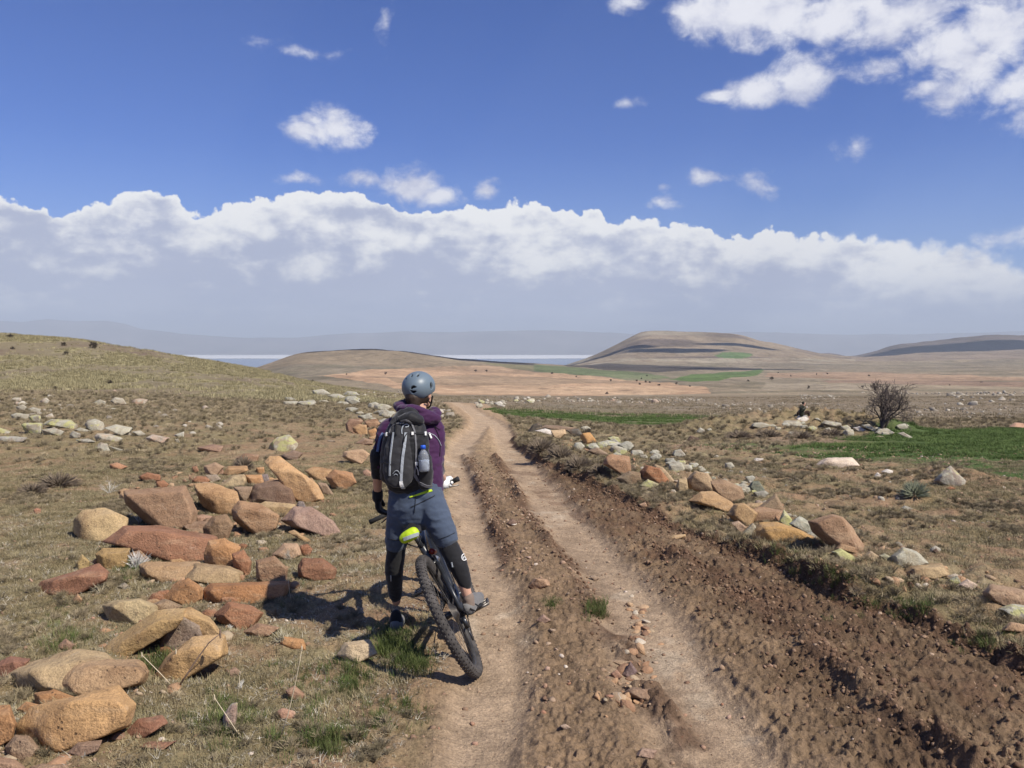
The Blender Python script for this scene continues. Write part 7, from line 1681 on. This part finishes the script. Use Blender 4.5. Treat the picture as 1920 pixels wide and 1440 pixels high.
thorn(1365, 1015, 14, 14, 'small grey dead plant under the bank', 709, m_plain('grey_plant', (.30, .27, .22), .85), .0016)
def stalk(pts, r, label, mat, depth=0):
    b = px2g(pts[0][0], pts[0][1], gzs); D = b[1]; Q = [P3(px, py, D + depth * i) for i, (px, py) in enumerate(pts)]; root = empty('dry_stalk', tuple(b), label, 'dry stalk')
    g = tube_geo(Q, [r * (1 - .5 * i / len(Q)) for i in range(len(Q))], 6); o = add_mesh('stem', g, mat); setpar(o, root)
    e = add_mesh('seed_head', ball_geo(Q[-1], (r * 1.3, r * 1.3, r * 6), 2), mat); setpar(e, root)
M_STALK = m_plain('straw', (.55, .46, .32), .8, var=.15); M_TWIG = m_plain('brown_twig', (.22, .15, .11), .8, var=.25)
stalk([(336, 1286), (352, 1262), (372, 1232), (392, 1205), (413, 1188)], .0045, 'brown dead twig slanting across the big curved golden stone', M_TWIG)
stalk([(338, 1284), (322, 1292), (300, 1302), (266, 1319)], .0040, 'pale dry stick lying at the foot of the curved golden stone', M_STALK)
stalk([(341, 1276), (336, 1250), (330, 1223)], .0032, 'short straw stalk in front of the curved golden stone', M_STALK)
stalk([(322, 1286), (300, 1262), (278, 1240), (266, 1228)], .0028, 'thin dry stalk leaning left before the curved golden stone', M_STALK)
stalk([(525, 1384), (540, 1340), (552, 1290), (562, 1240), (566, 1216)], .0024, 'tall pale grass stalk right of the small pink stones', M_STALK)
stalk([(443, 1320), (448, 1290), (450, 1262)], .0020, 'thin stalk beside the upright splinter of stone', M_STALK)
stalk([(452, 1384), (430, 1350), (402, 1308)], .0026, 'thin dry stalk leaning over the upright splinter of stone', M_STALK)
stalk([(547, 1132), (543, 1110), (540, 1085)], .0016, 'fine grass stalk at the edge of the shadow of the cyclist', M_STALK)

# low cushion plants one can tell apart
M_CUSH = m_plain('grey_green_cushion', (.24, .26, .18), .9, var=.3, nscale=40, bump=.6, bdist=.01)
def cushion(px, py, w, h, label, seed, mat=None):
    b = px2g(px, py, gzs); s = b[1] / F; root = empty('cushion_plant', tuple(b), label, 'shrub'); gs = []
    g = np.random.default_rng(seed)
    for i in range(340):
        a = g.uniform(0, 6.283); t = math.acos(g.uniform(0, 1)); d = Vector((math.cos(a) * math.sin(t), math.sin(a) * math.sin(t) * .8, math.cos(t))); R = Vector((d.x * w * s / 2, d.y * w * s / 2, d.z * h * s)); k = g.uniform(.75, 1.05); wd = .005 * b[1] / 8
        gs.append(tube_geo([R * .35, R * k + Vector(g.normal(0, .008 * b[1] / 8, 3))], [wd, wd * .3], 3, caps=False))
    add_mesh('foliage', join_geo(gs), mat or M_CUSH, root)
cushion(1715, 930, 62, 30, 'grey-green cushion shrub on the open ground right of the bank', 801)
M_HEA2 = m_plain('brown_heath_twigs', (.19, .15, .11), .9, var=.35, nscale=20)
for i, (px, py, w, h, lb) in enumerate([(1015, 848, 60, 30, 'grey heather clump at the far tip of the right bank'), (1050, 862, 62, 30, 'grey heather clump on the bank, second from its far tip'), (1085, 880, 62, 28, 'grey heather clump where the bank begins to bend'), (1125, 890, 50, 22, 'dark heather clump left of the brick red boulder'), (110, 912, 90, 28, 'brown heather patch left of the upper pile'), (60, 925, 60, 22, 'low brown heather at the left edge of the photo'), (1385, 822, 60, 16, 'brown scrub on the left half of the rubble heap'), (1440, 820, 60, 16, 'brown scrub mid rubble heap'), (1500, 822, 60, 16, 'grey scrub below the broad pale slab of the heap'), (1560, 818, 50, 14, 'grey scrub below the long grey slab of the heap'), (455, 880, 46, 26, 'reddish dry bush behind the light orange block')]):
    cushion(px, py, w, h, lb, 810 + i, M_HEA2)
